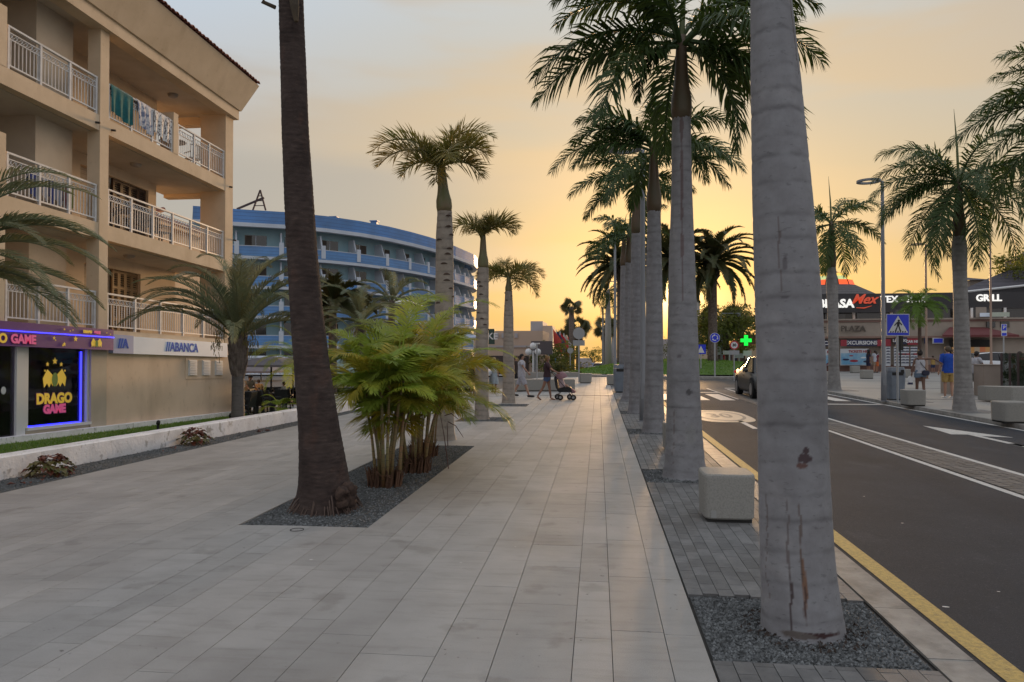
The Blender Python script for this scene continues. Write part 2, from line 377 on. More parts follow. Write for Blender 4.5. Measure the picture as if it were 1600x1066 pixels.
# ------------------------------------------------------------------ paver strip with tree pits
strip = struct(sheet('paved_strip', [.56,1.1,1.66], fr(-4,46,50), lambda x,y: -.02, M_joint))
RP = [(1.15,4.37),(1.06,9.47),(1.10,14.65),(1.0,19.2),(1.0,23.85),(1.0,28.9),(1.0,33.6)]
RPITS = [(.575,1.645,y-.52 if i==0 else y-.5,y+.50) for i,(x,y) in enumerate(RP)]
pv = []
W_ = 1.08/11
for i in range(11):
    x0 = .57+i*W_; y = 1.6+.1*(i%2)
    while y < 45:
        a, b_ = y, y+.2; y += .2
        for (p0,p1,q0,q1) in RPITS:
            if a < q1 and b_ > q0:
                if a < q0-.04: b_ = q0
                elif b_ > q1+.04: a = q1
                else: a = None
                break
        if a is not None: pv.append((x0, x0+W_, a, b_))
vpv = sorted([p for p in pv if vis(p)], key=lambda p: p[2]); npv = vpv[:300]; npx = set(npv)
cache2 = {}
for p in npv: piece('paver', *p, .002, rnd.uniform(-.001,.001), M_paver, strip, cache2, zf=lambda x,y: 0)
b = MB()
for p in pv:
    if p not in npx: slab(b, *p, .0025, rnd.uniform(-.001,.001), rnd.random(), zf=lambda x,y: 0)
b.build('far_pavers', M_paver, strip, kind='stuff', recalc=False)
kerb = struct(MB().box(1.66,1.885,-4,46,-.25,-.012).build('kerb', M_joint))
y = 1.0; ks = []
while y < 46:
    l = .75; ks.append((1.662,1.885,y,y+l)); y += l
for i,p in enumerate(ks): piece('kerb_stone', *p, .002, rnd.uniform(-.001,.002), M_kerb, kerb, cache2, zf=lambda x,y: 0, t=.1)
def gravel(name, x0, x1, y0, y1, n, zf=gz, keep=None, size=(.006,.014), seed=1, base=True):
    if base:
        g = struct(sheet(name+'_bed', fr(x0,x1,4), fr(y0,y1,12), lambda x,y: zf(x,y)-.012, M_grav))
    r = random.Random(seed); b = MB()
    for i in range(n):
        x = r.uniform(x0+.01,x1-.01); y = r.uniform(y0+.01,y1-.01); s = r.uniform(*size); z = zf(x,y)-.012+s*r.uniform(.1,.5)
        a = r.random()*6.3; ca, sa = math.cos(a)*s, math.sin(a)*s; h = s*r.uniform(.5,1); q = len(b.v); e = r.uniform(.6,1)
        b.v += [(x+ca,y+sa,z),(x-sa*e,y+ca*e,z+h*.2),(x-ca,y-sa,z-h*.1),(x+sa*e,y-ca*e,z),(x+r.uniform(-s,s)*.4,y+r.uniform(-s,s)*.4,z+h)]
        b.f += [(q,q+1,q+4),(q+1,q+2,q+4),(q+2,q+3,q+4),(q+3,q,q+4)]; b.rn += [r.random()]*4
    return b.build(name, M_stone, None, kind='stuff', recalc=False)
tag(gravel('gravel', .58,1.64, RPITS[0][2]+.005, RPITS[0][3]-.005, 9000, seed=4), 'dark grey gravel filling the square pit of the nearest pale palm', 'gravel')
for i,(p0,p1,q0,q1) in enumerate(RPITS[1:4]):
    tag(gravel('gravel', p0+.005,p1-.005,q0+.005,q1-.005, (1800,900,500)[i], seed=5+i, size=(.009,.018)), ('dark gravel in the pit of the second pale palm in the row','dark gravel in the pit of the third pale palm in the row','dark gravel in the pit of the fourth pale palm in the row')[i], 'gravel')
for i,(p0,p1,q0,q1) in enumerate(RPITS[4:]):
    struct(sheet('gravel_bed', [p0,p1],[q0,q1], lambda x,y: -.006, M_grav))
p = PITS[0]; tag(gravel('gravel', *p, 11000, seed=9, size=(.007,.016)), 'long bed of dark grey gravel around the dark leaning palm and the bushy palms', 'gravel')
for i,p in enumerate(PITS[1:]): tag(gravel('gravel', *p, 600, seed=19+i, size=(.012,.02)), ('dark gravel pit under the middle grey ringed palm left of the walkers','dark gravel pit under the palm beside the man in white')[i], 'gravel')
tag(gravel('gravel', -7.95,-7.2,5.5,27, 9000, seed=14, size=(.008,.018)), 'strip of dark gravel and dry earth at the foot of the low white wall', 'gravel')
# ------------------------------------------------------------------ road
struct(sheet('road', [1.885,4.86,5.62,9.0], [-4,3,9,15,21,27,33], lambda x,y: -.1, M_asph))
ISL = (6.2,54.5,8.3)
struct(sheet('roundabout_road', fr(-60,60,12), [33,36,40,48.01], lambda x,y: -.1 if (x<9 or y>33.5) else -.104, M_asph2))
struct(sheet('far_road', [-6,-2,2,9,18], [48,60,80,110,160,240,400], lambda x,y: -.1+far(y), M_asph2))
struct(sheet('far_pavement', [-60,-30,-14,-6], [48,60,80,110,160,240], lambda x,y: -.02+far(y), M_granR))
struct(sheet('plaza_pavement', fr(9.1,70,12), [-6,10,20,30,40,50,62,90], lambda x,y: 0, M_granR))
b = MB()
for yy in (25.5, 33, 41, 50): b.box(9.2,60,yy,yy+.25,0,.006)
for yy in (20.53,31.1,24.6): b.box(9.15,10.2,yy-.6,yy+.6,.001,.008)
b.build('dark_stone_band', M_paver, kind='structure')
kb = struct(MB().box(8.98,9.1,-4,52,-.2,.0).build('far_kerb', M_kerb))
def paint(name, pts, m=M_white, z=-.096, parent=None):
    b = MB(); b.poly([(x,y,z) for x,y in pts]); b.poly([(x,y,z-.003) for x,y in pts]); o = b.build(name, m, parent, recalc=False); o['kind'] = 'structure'; return o
def strip_(name, x, w, y0, y1, m=M_white, dx=0): 
    b = MB(); n = max(1,int((y1-y0)/2))
    for i in range(n):
        a = y0+(y1-y0)*i/n; c = y0+(y1-y0)*(i+1)/n
        b.poly([(x-w/2,a,-.096),(x+w/2,a,-.096),(x+w/2,c,-.096),(x-w/2,c,-.096)])
    o = b.build(name, m, None); o['kind'] = 'structure'; return o
strip_('yellow_line', 2.105, .14, -4, 26, M_yel)
strip_('lane_line', 4.80, .10, -4, 17.6); strip_('lane_line', 4.86, .10, 20.5, 23.2); strip_('lane_line', 4.86, .10, 26.5, 34)
strip_('lane_line', 5.66, .10, -4, 33.5); strip_('edge_line', 8.87, .12, -4, 34)
paint('lane_dash', [(G(1170,667,-.1).x,16.4),(G(1170,667,-.1).x+.12,16.4),(G(1170,667,-.1).x+.12,18.2),(G(1170,667,-.1).x,18.2)])
strip_('lane_line', 7.40, .12, 9, 14.3)
paint('turn_arrow', [(G(1452,667,-.1).x-.05,17.5),(7.02,15.75),(7.33,15.75),(7.33,13.9),(7.46,13.9),(7.46,15.5),(7.95,15.3)])
# zebra stripes and stop line before the roundabout
for i,x in enumerate((2.25,3.3,4.15)): paint('zebra_stripe', [(x,25.9),(x+.5,25.9),(x+.5,29.6),(x,29.6)])
for x in (6.0,6.95,7.9): paint('zebra_stripe', [(x,25.9),(x+.5,25.9),(x+.5,29.6),(x,29.6)])
paint('give_way_line', [(1.95,30.6),(4.8,30.6),(4.8,30.95),(1.95,30.95)]); paint('give_way_line', [(5.7,24.2),(8.8,24.2),(8.8,24.5),(5.7,24.5)])
paint('give_way_line', [(5.7,34.2),(8.8,34.2),(8.8,34.6),(5.7,34.6)])
# white plate with painted speed roundel
cx, cy = 3.12, 19.6
paint('road_roundel', [(cx+.72*math.copysign(abs(math.cos(a))**.6,math.cos(a)), cy+1.75*math.copysign(abs(math.sin(a))**.6,math.sin(a))) for a in [2*math.pi*i/40 for i in range(40)]], mat('roundel_cream', (.50,.46,.38),.6,(.38,.35,.30),10))
rg = MB()
for i in range(36):
    a0, a1 = 2*math.pi*i/36, 2*math.pi*(i+1)/36
    rg.poly([(cx+r1*math.cos(a), cy+r1*2.45*math.sin(a), -.092) for r1,a in ((.6,a0),(.6,a1),(.52,a1),(.52,a0))])
ro = rg.build('roundel_ring', mat('roundel_grey', (.22,.21,.19),.7)); ro['kind'] = 'structure'
tx = text('30', .62, MATS['roundel_grey'], None, (cx,cy,-.0905), (1,0,0), (0,1,0), 'roundel_number', .0005, .01); tx['kind'] = 'structure'
tx.data.transform(Matrix.Translation((0,cy,0)) @ Matrix.Diagonal((1,2.6,1,1)) @ Matrix.Translation((0,-cy,0)))
# worn cobble strip between the two lines
cst = struct(sheet('cobble_strip', [4.87,5.60], [-4,33], lambda x,y: -.097, M_joint))
b = MB(); n = 0
cc = []
y = 6.5
while y < 33:
    for k in range(5): cc.append((4.88+.143*k, 4.88+.143*(k+1), y+(.05 if k%2 else 0), y+(.05 if k%2 else 0)+.14))
    y += .14
cc = [c for c in cc if vis(c)]
for i, p in enumerate(cc):
    if i < 300: piece('cobble', *p, .004, rnd.uniform(-.002,.002), M_cob, cst, cache2, zf=lambda x,y: -.090, t=.01)
    else: slab(b, *p, .004, rnd.uniform(-.002,.002), rnd.random(), zf=lambda x,y: -.090, t=.01)
b.build('far_cobbles', M_cob, cst, kind='stuff', recalc=False)
# pale litter and chewing gum specks on the paving
for i,(u,v,z,s) in enumerate([(486,875,gz(-1.9,5.5),.02),(1478,949,-.098,.024),(1410,818,-.098,.016),(1350,776,-.098,.014),(1560,925,-.098,.012),(720,880,0,.009),(805,855,0,.009)]):
    c = G(u,v,z); b = MB(); b.poly([(c.x+s*math.cos(a)*random.uniform(.7,1.2), c.y+s*.6*math.sin(a)*random.uniform(.7,1.2), c.z+.003) for a in (0,1.1,2.2,3.1,4.4,5.4)])
    tag(b.build('litter', mat('paper_white', (.7,.7,.68),.8), None, recalc=False), ['white scrap of paper on the paving below the dark palm','white leaf shaped scrap lying on the asphalt at lower right','small white scrap on the asphalt by the near lane','pale speck on the asphalt left of the double line','small pale crumb on the asphalt near the right edge','tiny pale speck on paving right of the paper scrap','tiny pale speck on the warm lit paving stones'][i], 'litter')
# ------------------------------------------------------------------ roundabout island
def islz(x, y):
    d = math.hypot((x-ISL[0]), (y-ISL[1])*.95)/ISL[2]
    return .05+ .95*max(0, 1-d*d)
b = MB(); rings = 12; nn = 48
b.v.append((ISL[0],ISL[1],islz(ISL[0],ISL[1])))
for k in range(1,rings+1):
    for j in range(nn):
        a = 2*math.pi*j/nn; x = ISL[0]+ISL[2]*k/rings*math.cos(a); y = ISL[1]+ISL[2]*k/rings*math.sin(a); b.v.append((x,y,islz(x,y)))
for j in range(nn): b.f.append((0,1+j,1+(j+1)%nn))
for k in range(rings-1):
    for j in range(nn): b.f.append((1+k*nn+j,1+k*nn+(j+1)%nn,1+(k+1)*nn+(j+1)%nn,1+(k+1)*nn+j))
struct(b.build('grass_mound', M_lawn, smooth=True))
b = MB(); b.lathe([(ISL[2]-.05,-.15),(ISL[2]-.05,.06),(ISL[2]+.9,.03),(ISL[2]+.9,-.15)], 64, (ISL[0],ISL[1],0), cap=False); struct(b.build('roundabout_kerb', M_kerb))
def grass(name, label, pts, h, seed=1, w=.012):
    r = random.Random(seed); b = MB()
    for (x,y,z) in pts:
        a = r.random()*6.3; hh = h*r.uniform(.5,1.2); q = len(b.v); ww = w*r.uniform(.7,1.3)
        b.v += [(x-ww*math.cos(a),y-ww*math.sin(a),z),(x+ww*math.cos(a),y+ww*math.sin(a),z),(x+r.uniform(-1,1)*hh*.5,y+r.uniform(-1,1)*hh*.5,z+hh)]; b.f.append((q,q+1,q+2))
    return tag(b.build(name, M_blade, None, kind='stuff', recalc=False), label, 'grass')
r = random.Random(2); pts = []
for i in range(9000):
    a = -r.random()*math.pi; d = ISL[2]*math.sqrt(r.random()); x = ISL[0]+d*math.cos(a); y = ISL[1]+d*math.sin(a); pts.append((x,y,islz(x,y)))
grass('island_grass', 'short green grass on the roundabout mound in front of the date palms', pts, .10, 3, .03)
# ------------------------------------------------------------------ garden behind the low wall
def gard(x, y): 
    t = max(0, min(1, (-8.3-x)/3.2)); return (-.05-.0135*min(y,48))*(1-t) + (-.14-.0245*y)*t
struct(sheet('garden_lawn', [-60,-40,-25,-13.4,-12,-10.5,-9.2,-8.25], fr(0,70,28), gard, M_lawn))
pts = []
for i in range(26000):
    y = 8+r.random()**.8*22; x = -9-4.1*r.random(); pts.append((x,y,gard(x,y)))
grass('lawn_grass', 'strip of short green grass between the low white wall and the tan building', pts, .06, 5, .012)
struct(sheet('terrace_floor', [-24,-12,-9.3], [27.5,34,44,50], lambda x,y: gard(x,y)+.06, M_granR))
# ------------------------------------------------------------------ LEFT BUILDING (level coordinates, sheared to the falling ground)
SH = .0245
M_tan = mat('tan_render', (.64,.505,.36), .85, (.56,.435,.30), 1.2, bump=.35, bs=50, detail=8, spots=((1.4,.55,.75,(.86,.84,.82),(1,1,.25)),(9,.64,.72,(.9,.88,.86),(1,1,1))))
M_tan2 = mat('tan_render_base', (.74,.57,.42), .85, (.66,.50,.36), .9, bump=.4, bs=40, detail=9, spots=((1.1,.52,.70,(.84,.82,.80),(1,1,.3)),(7,.62,.70,(.88,.86,.84),(1,1,.5))))
M_beige = mat('beige_panel', (.50,.43,.34), .7, (.44,.37,.29), 1.5, bump=.1, bs=60)
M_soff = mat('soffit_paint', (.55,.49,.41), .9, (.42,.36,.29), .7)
M_rail = mat('white_rail', (.66,.66,.67), .4, (.55,.54,.54), 5)
M_tile = mat('roof_tile', (.26,.085,.055), .8, (.16,.06,.05), 9, vr=.3, bump=.3)
M_wood = mat('dark_wood', (.085,.045,.03), .6, (.05,.03,.02), 6, stretch=(1,1,6))
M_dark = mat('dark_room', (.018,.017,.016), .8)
M_blind = mat('door_blind', (.42,.34,.25), .7, (.36,.28,.20), 3, wave=(.12,.10,(.25,.19,.13)))
M_lamp = mat('lamp_glass_off', (.30,.27,.24), .4)
M_white2 = mat('white_plaster', (.84,.85,.88), .8, (.64,.64,.66), 2.5, bump=.8, bs=18, detail=9, mixr=(.45,.75), spots=((6,.60,.68,(.55,.54,.52),(1,1,1)),(25,.64,.70,(.6,.59,.57),(1,1,.5))))
M_whitem = mat('white_frame', (.66,.66,.66), .4)
bld = thing('apartment_building', 'four storey tan apartment building with white railed balconies and a tiled eave', 'building', (-13.4,20,-.62))
XF = -13.4
def bb(*a): return MB().box(*a)
Y0, Y1 = 3.0, 25.85
def pt(b, name, m, **k): return b.build(name, m, bld, shear=SH, **k)
# ground floor wall with shop window opening
g = MB()
g.box(-13.7,XF,18.3,Y1,-.9,2.366); g.box(-25,-13.7,Y1-.3,Y1,-.9,2.366); pt(g,'wall',M_tan2)
pt(bb(-13.7,XF,3.0,12.2,-.9,2.366),'wall',M_tan2)
pt(bb(-13.7,XF-.02,16.03,18.3,-.9,.12),'window_sill_wall',M_beige)
pt(bb(-13.7,XF+.02,18.22,18.85,-.9,2.06),'beige_pier',M_beige)
rb = MB(); rb.box(-13.98,-13.72,12.2,18.3,-.9,0); pt(rb,'shop_floor_edge',M_beige)
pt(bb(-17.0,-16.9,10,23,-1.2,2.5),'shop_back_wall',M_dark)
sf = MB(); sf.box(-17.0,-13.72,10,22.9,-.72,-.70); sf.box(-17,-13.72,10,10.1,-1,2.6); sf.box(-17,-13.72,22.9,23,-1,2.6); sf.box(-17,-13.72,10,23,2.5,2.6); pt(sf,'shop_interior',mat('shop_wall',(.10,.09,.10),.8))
# levels: floor top F, slab face below
FL = [2.62, 5.5, 8.42]
for i, F in enumerate(FL):
    s = MB(); s.box(-16.0, XF, Y0, Y1, F-.42 if i else F-.25, F); pt(s, 'balcony_slab', M_tan)
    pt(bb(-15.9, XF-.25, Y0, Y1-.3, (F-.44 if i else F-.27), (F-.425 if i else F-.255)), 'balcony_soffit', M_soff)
# roof beam, soffit, flared parapet and tiles
pt(bb(XF-.25,XF+.18,Y0,Y1+.1,10.78,11.12),'roof_beam',M_tan)
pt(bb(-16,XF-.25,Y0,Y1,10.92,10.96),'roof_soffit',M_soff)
p = MB()
p.hexa([(XF-.3,Y0,11.12),(XF+.25,Y0,11.12),(XF+.25,Y1+.15,11.12),(XF-.3,Y1+.15,11.12),(XF-.3,Y0,12.2),(XF+.75,Y0,12.2),(XF+.75,Y1+.55,12.2),(XF-.3,Y1+.55,12.2)])
p.hexa([(-26,Y1-.2,11.12),(XF-.3,Y1-.2,11.12),(XF-.3,Y1+.15,11.12),(-26,Y1+.15,11.12),(-26,Y1-.2,12.2),(XF-.3,Y1-.2,12.2),(XF-.3,Y1+.55,12.2),(-26,Y1+.55,12.2)])
pt(p,'flared_parapet',M_tan)
pt(bb(-26,-16,Y0,Y1-.2,10.9,12.2),'roof_mass',M_tan)
# curved clay tiles along the eave: one mesh per tile, shared
def tile_mesh():
    b = MB(); n = 6
    for k in range(n+1):
        a = math.pi*k/n; y = -.105*math.cos(a); z = .085*math.sin(a)
        for x in (0,-.55): b.v.append((x,y*(1 if x==0 else .9),z+(-x)*.32))
        for x in (0,-.55): b.v.append((x,y*(1 if x==0 else .9)*.82,(z*.75)+(-x)*.32))
    for k in range(n):
        q=4*k; b.f += [(q,q+4,q+5,q+1),(q+2,q+3,q+7,q+6),(q,q+2,q+6,q+4)]
    me = b.mesh('tile'); me.materials.append(M_tile); return me
tm = tile_mesh(); wp = worldpos(bld)
y = 9.0; k = 0
while y < Y1+.5:
    o = link('roof_tile', tm, bld, (XF+.84-wp.x+random.uniform(-.015,.015), y-wp.y, 12.22-SH*y-wp.z), (0,0,random.uniform(-.04,.04)))
    y += .215; k += 1
r_ = MB(); r_.hexa([(XF+.7,Y0,12.2),(XF+.72,Y0,12.24),(XF+.72,Y1+.5,12.24),(XF+.7,Y1+.5,12.2),(-19,Y0,14.2),(-19,Y0,14.3),(-19,Y1+.5,14.3),(-19,Y1+.5,14.2)]); pt(r_,'roof_slope',M_tile)
# back walls behind balconies and openings
XB = -15.3
for i, (za, zb) in enumerate(((2.62,5.08),(5.5,8.0),(8.42,10.92))):
    zt_ = zb-.35
    w = MB(); w.box(XB-.2,XB,Y0,24.1 if i else 25.3,zt_,zb); pt(w,'wall_head',M_tan)
    runs = {0:((Y0,14.6),(17.1,20.5),(23.25,25.3)), 1:((Y0,14.6),(17.1,20.3),(23.65,24.1)), 2:((Y0,14.6),(17.1,18.9),(19.6,24.1))}[i]
    for (ya,yb) in runs: pt(bb(XB-.2,XB,ya,yb,za,zt_),'back_wall',M_tan)
    if i: pt(bb(XB-6,XB-.2,23.9,24.1,za,zb),'back_wall',M_tan)
    else: pt(bb(XB-6,XB-.2,25.1,25.3,za,zb),'back_wall',M_tan)
    # partition blocks beside the main column
    pt(bb(XB+.003,XF-.75 if i else XF-.9,17.13,18.45,za+.002,zb-.002),'partition_wall',M_beige if i else M_tan)
    pt(bb(XB-.25,XB-.202,14.6,17.1,za,zb-.35),'door_blind',M_blind)
    pt(bb(XB-.16,XB-.02,14.62,17.08,zb-.42,zb-.36),'door_lintel',M_wood)
    if i < 2:
        dd = pt(bb(XB-.25,XB-.18,20.3 if i else 20.5,21.9,za,zt_-.002),'door_blind',M_blind)
        fy0, fy1 = 21.93, 23.24+.4*i
        sh = pt(bb(XB-.198,XB-.16,fy0,fy1,za,zt_-.003),'shutter_door',M_dark)
        nsh = 4; ww = (fy1-fy0)/nsh
        for j in range(nsh):
            a = fy0+ww*j; f = MB(); f.box(XB-.15,XB-.09,a,a+.07,za,zt_-.003); f.box(XB-.15,XB-.09,a+ww-.07,a+ww-.005,za,zt_-.003)
            for z in fr(za,zb-.45,4): f.box(XB-.15,XB-.09,a+.07,a+ww-.07,z,z+.08)
            for z in fr(za+.1,zb-.5,26): f.box(XB-.14,XB-.11,a+.07,a+ww-.07,z,z+.035)
            f.build('shutter_leaf', M_wood if i else mat('ochre_shutter',(.30,.19,.09),.7), sh, shear=SH)
# dark doorway on the top floor behind the towels
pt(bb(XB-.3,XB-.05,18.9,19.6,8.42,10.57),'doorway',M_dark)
# columns
pt(bb(XF-.35,XF+.02,18.5,18.86,2.62,10.78),'column',M_tan)
pt(bb(XF-.35,XF+.01,15.05,15.33,2.62,5.08),'column',M_tan); 
for za, zb in ((5.5,6.9),(8.42,9.8)): pt(bb(XF-.35,XF+.01,15.0,15.33,za,zb),'balcony_pillar',M_tan)
pt(bb(XF-.95,XF+.01,Y1-.55,Y1,2.62,10.78),'corner_column',M_tan)
pt(bb(XF-.45,XF+.01,22.0,22.26,8.42,9.72),'balcony_pillar',M_tan)
pt(bb(XF-1.0,XF-.2,Y1-.5,Y1-.1,10.4,10.8),'end_beam',M_tan)
pt(bb(XF-2.5,XF-.95,Y1-.35,Y1-.02,10.5,10.8),'end_lintel',M_tan); pt(bb(XF-2.5,XF-.95,Y1-.35,Y1-.02,7.85,8.05),'end_lintel',M_tan)
# railings
def railing(y0, y1, F, nposts, x=XF-.06):
    h = .98; z0 = F+.05
    rl = MB(); rl.box(x-.035,x+.035,y0,y1,F+h,F+h+.045); rl.box(x-.015,x+.015,y0,y1,F+h-.12,F+h-.10); rl.box(x-.015,x+.015,y0,y1,F+h-.27,F+h-.25); rl.box(x-.02,x+.02,y0,y1,F+.09,F+.125)
    o = pt(rl,'balcony_railing',M_rail)
    for k in range(nposts):
        y = y0+.03+(y1-y0-.06)*k/(nposts-1); b = MB(); b.box(x-.03,x+.03,y-.03,y+.03,F-.02,F+h); b.box(x-.045,x+.045,y-.045,y+.045,F-.04,F+.0); b.build('post', M_rail, o, shear=SH)
    b = MB(); n = int((y1-y0)/.115)
    for k in range(1,n): 
        y = y0+(y1-y0)*k/n; b.box(x-.009,x+.009,y-.009,y+.009,F+.12,F+h-.25)
    b.build('balusters', M_rail, o, shear=SH, kind='stuff')
    b = MB(); n = int((y1-y0)/.15)
    for k in range(n):
        y = y0+(y1-y0)*(k+.5)/n
        b.tube([(x,y+.072*math.cos(a),F+h-.175+.065*math.sin(a)) for a in fr(0,2*math.pi,8)], .009, 4, cap=False)
        b.tube([(x,y-.07,F+h-.24),(x,y+.07,F+h-.11)], .006, 3, cap=False)
    b.build('scroll_band', M_rail, o, shear=SH, kind='stuff')
    if x > XF-1: pass
    return o
for F in FL:
    railing(9.0, 15.0, F, 6); railing(15.4, 18.46, F, 4)
railing(18.9,25.25,2.62,6); railing(18.9,25.25,5.5,7); railing(18.9,22.0,8.42,4); railing(22.3,25.28,8.42,4)
for i,(y,F) in enumerate(((20.0,10.92),(23.6,10.92),(21.6,8.0),(21.3,5.08))):
    b = MB(); b.lathe([(.17,-.0),(.17,-.04),(.14,-.10),(.05,-.13)],16,(XF-1.0,y,F-SH*y)); b.build('ceiling_lamp', M_lamp, bld, smooth=False)
for y,F in ((18.35,8.05),(19.0,8.05),(25.6,8.1),(25.9,6.2)):
    MB().tube([(XF,y,F+.12-SH*y),(XF+.12,y,F+.10-SH*y)],.03,8).build('drain_spout', M_dark, bld)
# neighbouring lower wing with red tiles behind the corner
wg = thing('annex_building', 'low tan wing with a red tiled edge seen through the corner balconies', 'building', (-18,33,-1))
MB().box(-30,-17.6,27.0,33,-2,7.35).build('wall', M_tan, wg, shear=SH)
MB().box(-30,-17.35,26.8,33.2,7.35,7.5).build('cornice', M_tan, wg, shear=SH)
b = MB()
for k in range(28):
    y = 26.9+.225*k; b.tube([(-17.3,y,7.55-SH*y),(-18.4,y,7.95-SH*y)],.1,8)
for k in range(38):
    x = -17.4-.225*k; b.tube([(x,26.75,7.55-SH*27),(x,27.9,7.95-SH*27)],.1,8)
b.build('roof_tiles', M_tile, wg, kind='stuff')
# ------------------------------------------------------------------ shop front
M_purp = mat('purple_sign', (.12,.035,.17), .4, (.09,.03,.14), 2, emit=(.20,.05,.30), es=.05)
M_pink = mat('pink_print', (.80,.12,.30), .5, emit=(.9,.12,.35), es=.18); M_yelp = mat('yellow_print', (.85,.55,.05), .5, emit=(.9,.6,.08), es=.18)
M_led = mat('blue_led', (.1,.1,.9), .4, emit=(.03,.03,1.0), es=3.2); M_green = mat('green_print',(.12,.25,.05),.6)
M_pout = mat('plum_outline', (.16,.03,.12), .6)
sgn = thing('shop_sign', 'purple sign band with pink and yellow lettering and a blue light strip', 'sign', (XF+.2,16,1.8))
b = MB().box(XF,XF+.18,10,18.90,2.06,2.62); b.build('sign_box', M_purp, sgn, shear=SH)
MB().box(XF+.18,XF+.20,10,18.90,2.395,2.42).build('light_strip', M_led, sgn, shear=SH)
def stxt(s, size, m, par, y, z, x, name='lettering', d=.01, bold=0): return text(s, size, m, par, (x, y, z-SH*y), (0,1,-SH), (0,0,1), name, d, bold)
stxt('DRAGO', .29, M_pout, sgn, 14.68, 2.22, XF+.191, 'outline', .004, .03); stxt('DRAGO', .29, M_yelp, sgn, 14.68, 2.22, XF+.20, 'lettering', .006, .012)
stxt('GAME', .28, M_pout, sgn, 15.68, 2.22, XF+.191, 'outline', .004, .03); stxt('GAME', .28, M_pink, sgn, 15.68, 2.22, XF+.20, 'lettering', .006, .012)
stxt('DRAGO', .09, M_yelp, sgn, 17.85, 2.51, XF+.19, 'lettering', .004, .01); stxt('GAME', .09, M_pink, sgn, 18.22, 2.51, XF+.19, 'lettering', .004, .01)
def star(y, z, r, x, par, m=M_yelp, rot=0):
    b = MB(); b.prism([(y+(r if k%2==0 else r*.45)*math.sin(math.pi*k/5+rot), z-SH*y+(r if k%2==0 else r*.45)*math.cos(math.pi*k/5+rot)) for k in range(10)], x, x+.008, 'x'); b.build('star', m, par)
for y,z,r in ((16.65,2.30,.045),(17.0,2.16,.055),(17.4,2.31,.075),(16.95,2.13,.03),(17.0,2.53,.03),(17.2,2.50,.02),(17.3,2.53,.018),(18.6,2.52,.02),(18.75,2.49,.02),(16.7,2.25,.02)): star(y,z,r,XF+.19,sgn)
# abstract winged crest standing in for the mascot
def crest(y, z, s, x, par):
    zz = z-SH*y
    for sd in (-1,1):
        b = MB(); b.prism([(y+sd*s*.15,zz+s*.25),(y+sd*s*.6,zz+s*.62),(y+sd*s*.95,zz+s*.1),(y+sd*s*.85,zz-s*.45),(y+sd*s*.62,zz-s*.2),(y+sd*s*.45,zz-s*.45),(y+sd*s*.3,zz-s*.2),(y+sd*s*.15,zz-s*.4)], x, x+.006, 'x'); b.build('crest_wing', M_yelp, par)
    b = MB(); b.prism([(y+s*.24*math.cos(a), zz+s*.42*math.sin(a)) for a in fr(0,2*math.pi,12)[:-1]], x+.006, x+.012, 'x'); b.build('crest_body', M_green, par)
crest(18.2,2.22,.22,XF+.185,sgn)
# window
win = thing('shop_window', 'large dark shop window with a cheerful yellow and pink name print and blue glowing edge', 'window', (XF,17,-.3))
fw = MB(); fw.box(XF-.16,XF-.04,16.03,16.12,.1,2.06); fw.box(XF-.16,XF-.04,18.15,18.22,.1,2.06); fw.box(XF-.2,XF+.03,16.03,18.25,.08,.15); fw.build('frame', M_whitem, win, shear=SH)
MB().box(XF-.13,XF-.11,16.12,18.15,.15,2.06).build('pane', glassmat('shop_glass',(.02,.02,.03),.14), win, shear=SH)
ld = MB(); ld.box(XF-.10,XF-.07,17.95,17.99,.17,2.0); ld.box(XF-.11,XF-.08,16.15,17.95,.155,.175); ld.build('light_strip', M_led, win, shear=SH)
XW = XF-.10
stxt('DRAGO', .34, M_pout, win, 17.05, .80, XW, 'outline', .003, .035); stxt('DRAGO', .34, M_yelp, win, 17.05, .80, XW+.008, 'lettering', .004, .018)
stxt('GAME', .28, M_pout, win, 17.05, .54, XW+.001, 'outline', .003, .035); stxt('GAME', .28, M_pink, win, 17.05, .54, XW+.009, 'lettering', .004, .018)
crest(17.05,1.28,.42,XW,win)
for y,z,r in ((17.05,1.74,.09),(16.8,1.66,.06),(17.27,1.66,.06),(16.72,1.5,.035),(17.4,1.5,.035)): star(y,z,r,XW,win)
# things dimly seen inside the shop
inn = thing('shop_counter', 'pale box counter standing inside the dark shop window', 'counter', (-14.4,16.6,-1))
MB().box(-14.7,-14.2,16.3,16.95,-.6,.55).build('cabinet', M_beige, inn, shear=SH); MB().box(-14.75,-14.15,16.25,17.6,.52,.58).build('counter_top', mat('blue_top',(.08,.10,.30),.5), inn, shear=SH)
mc = thing('claw_machine', 'row of dark game machines with small lit fronts behind the shop glass', 'game machine', (-15.5,17,-1))
MB().box(-16.2,-15.3,14.2,22.4,-.7,1.9).build('cabinet', mat('machine_body',(.035,.03,.06),.5), mc, shear=SH)
for y in fr(15.0,22.0,8): MB().box(-15.3,-15.28,y-.3,y+.3,.6,1.5).build('lit_front', mat('machine_glow',(.1,.06,.15),.3,(.03,.02,.06),8,emit=(.25,.12,.4),es=2.2), mc, shear=SH)
for i,(y,z,c) in enumerate(((18.4,.2,(.4,.05,.05)),(19.3,.1,(.05,.1,.4)),(20.2,.2,(.35,.05,.08)),(21.1,.2,(.4,.1,.05)))):
    MB().box(-15.28,-15.25,y-.18,y+.18,z-.2,z+.15).build('coin_panel', mat('panel%d'%i,c,.5,emit=c,es=2.2), mc, shear=SH)
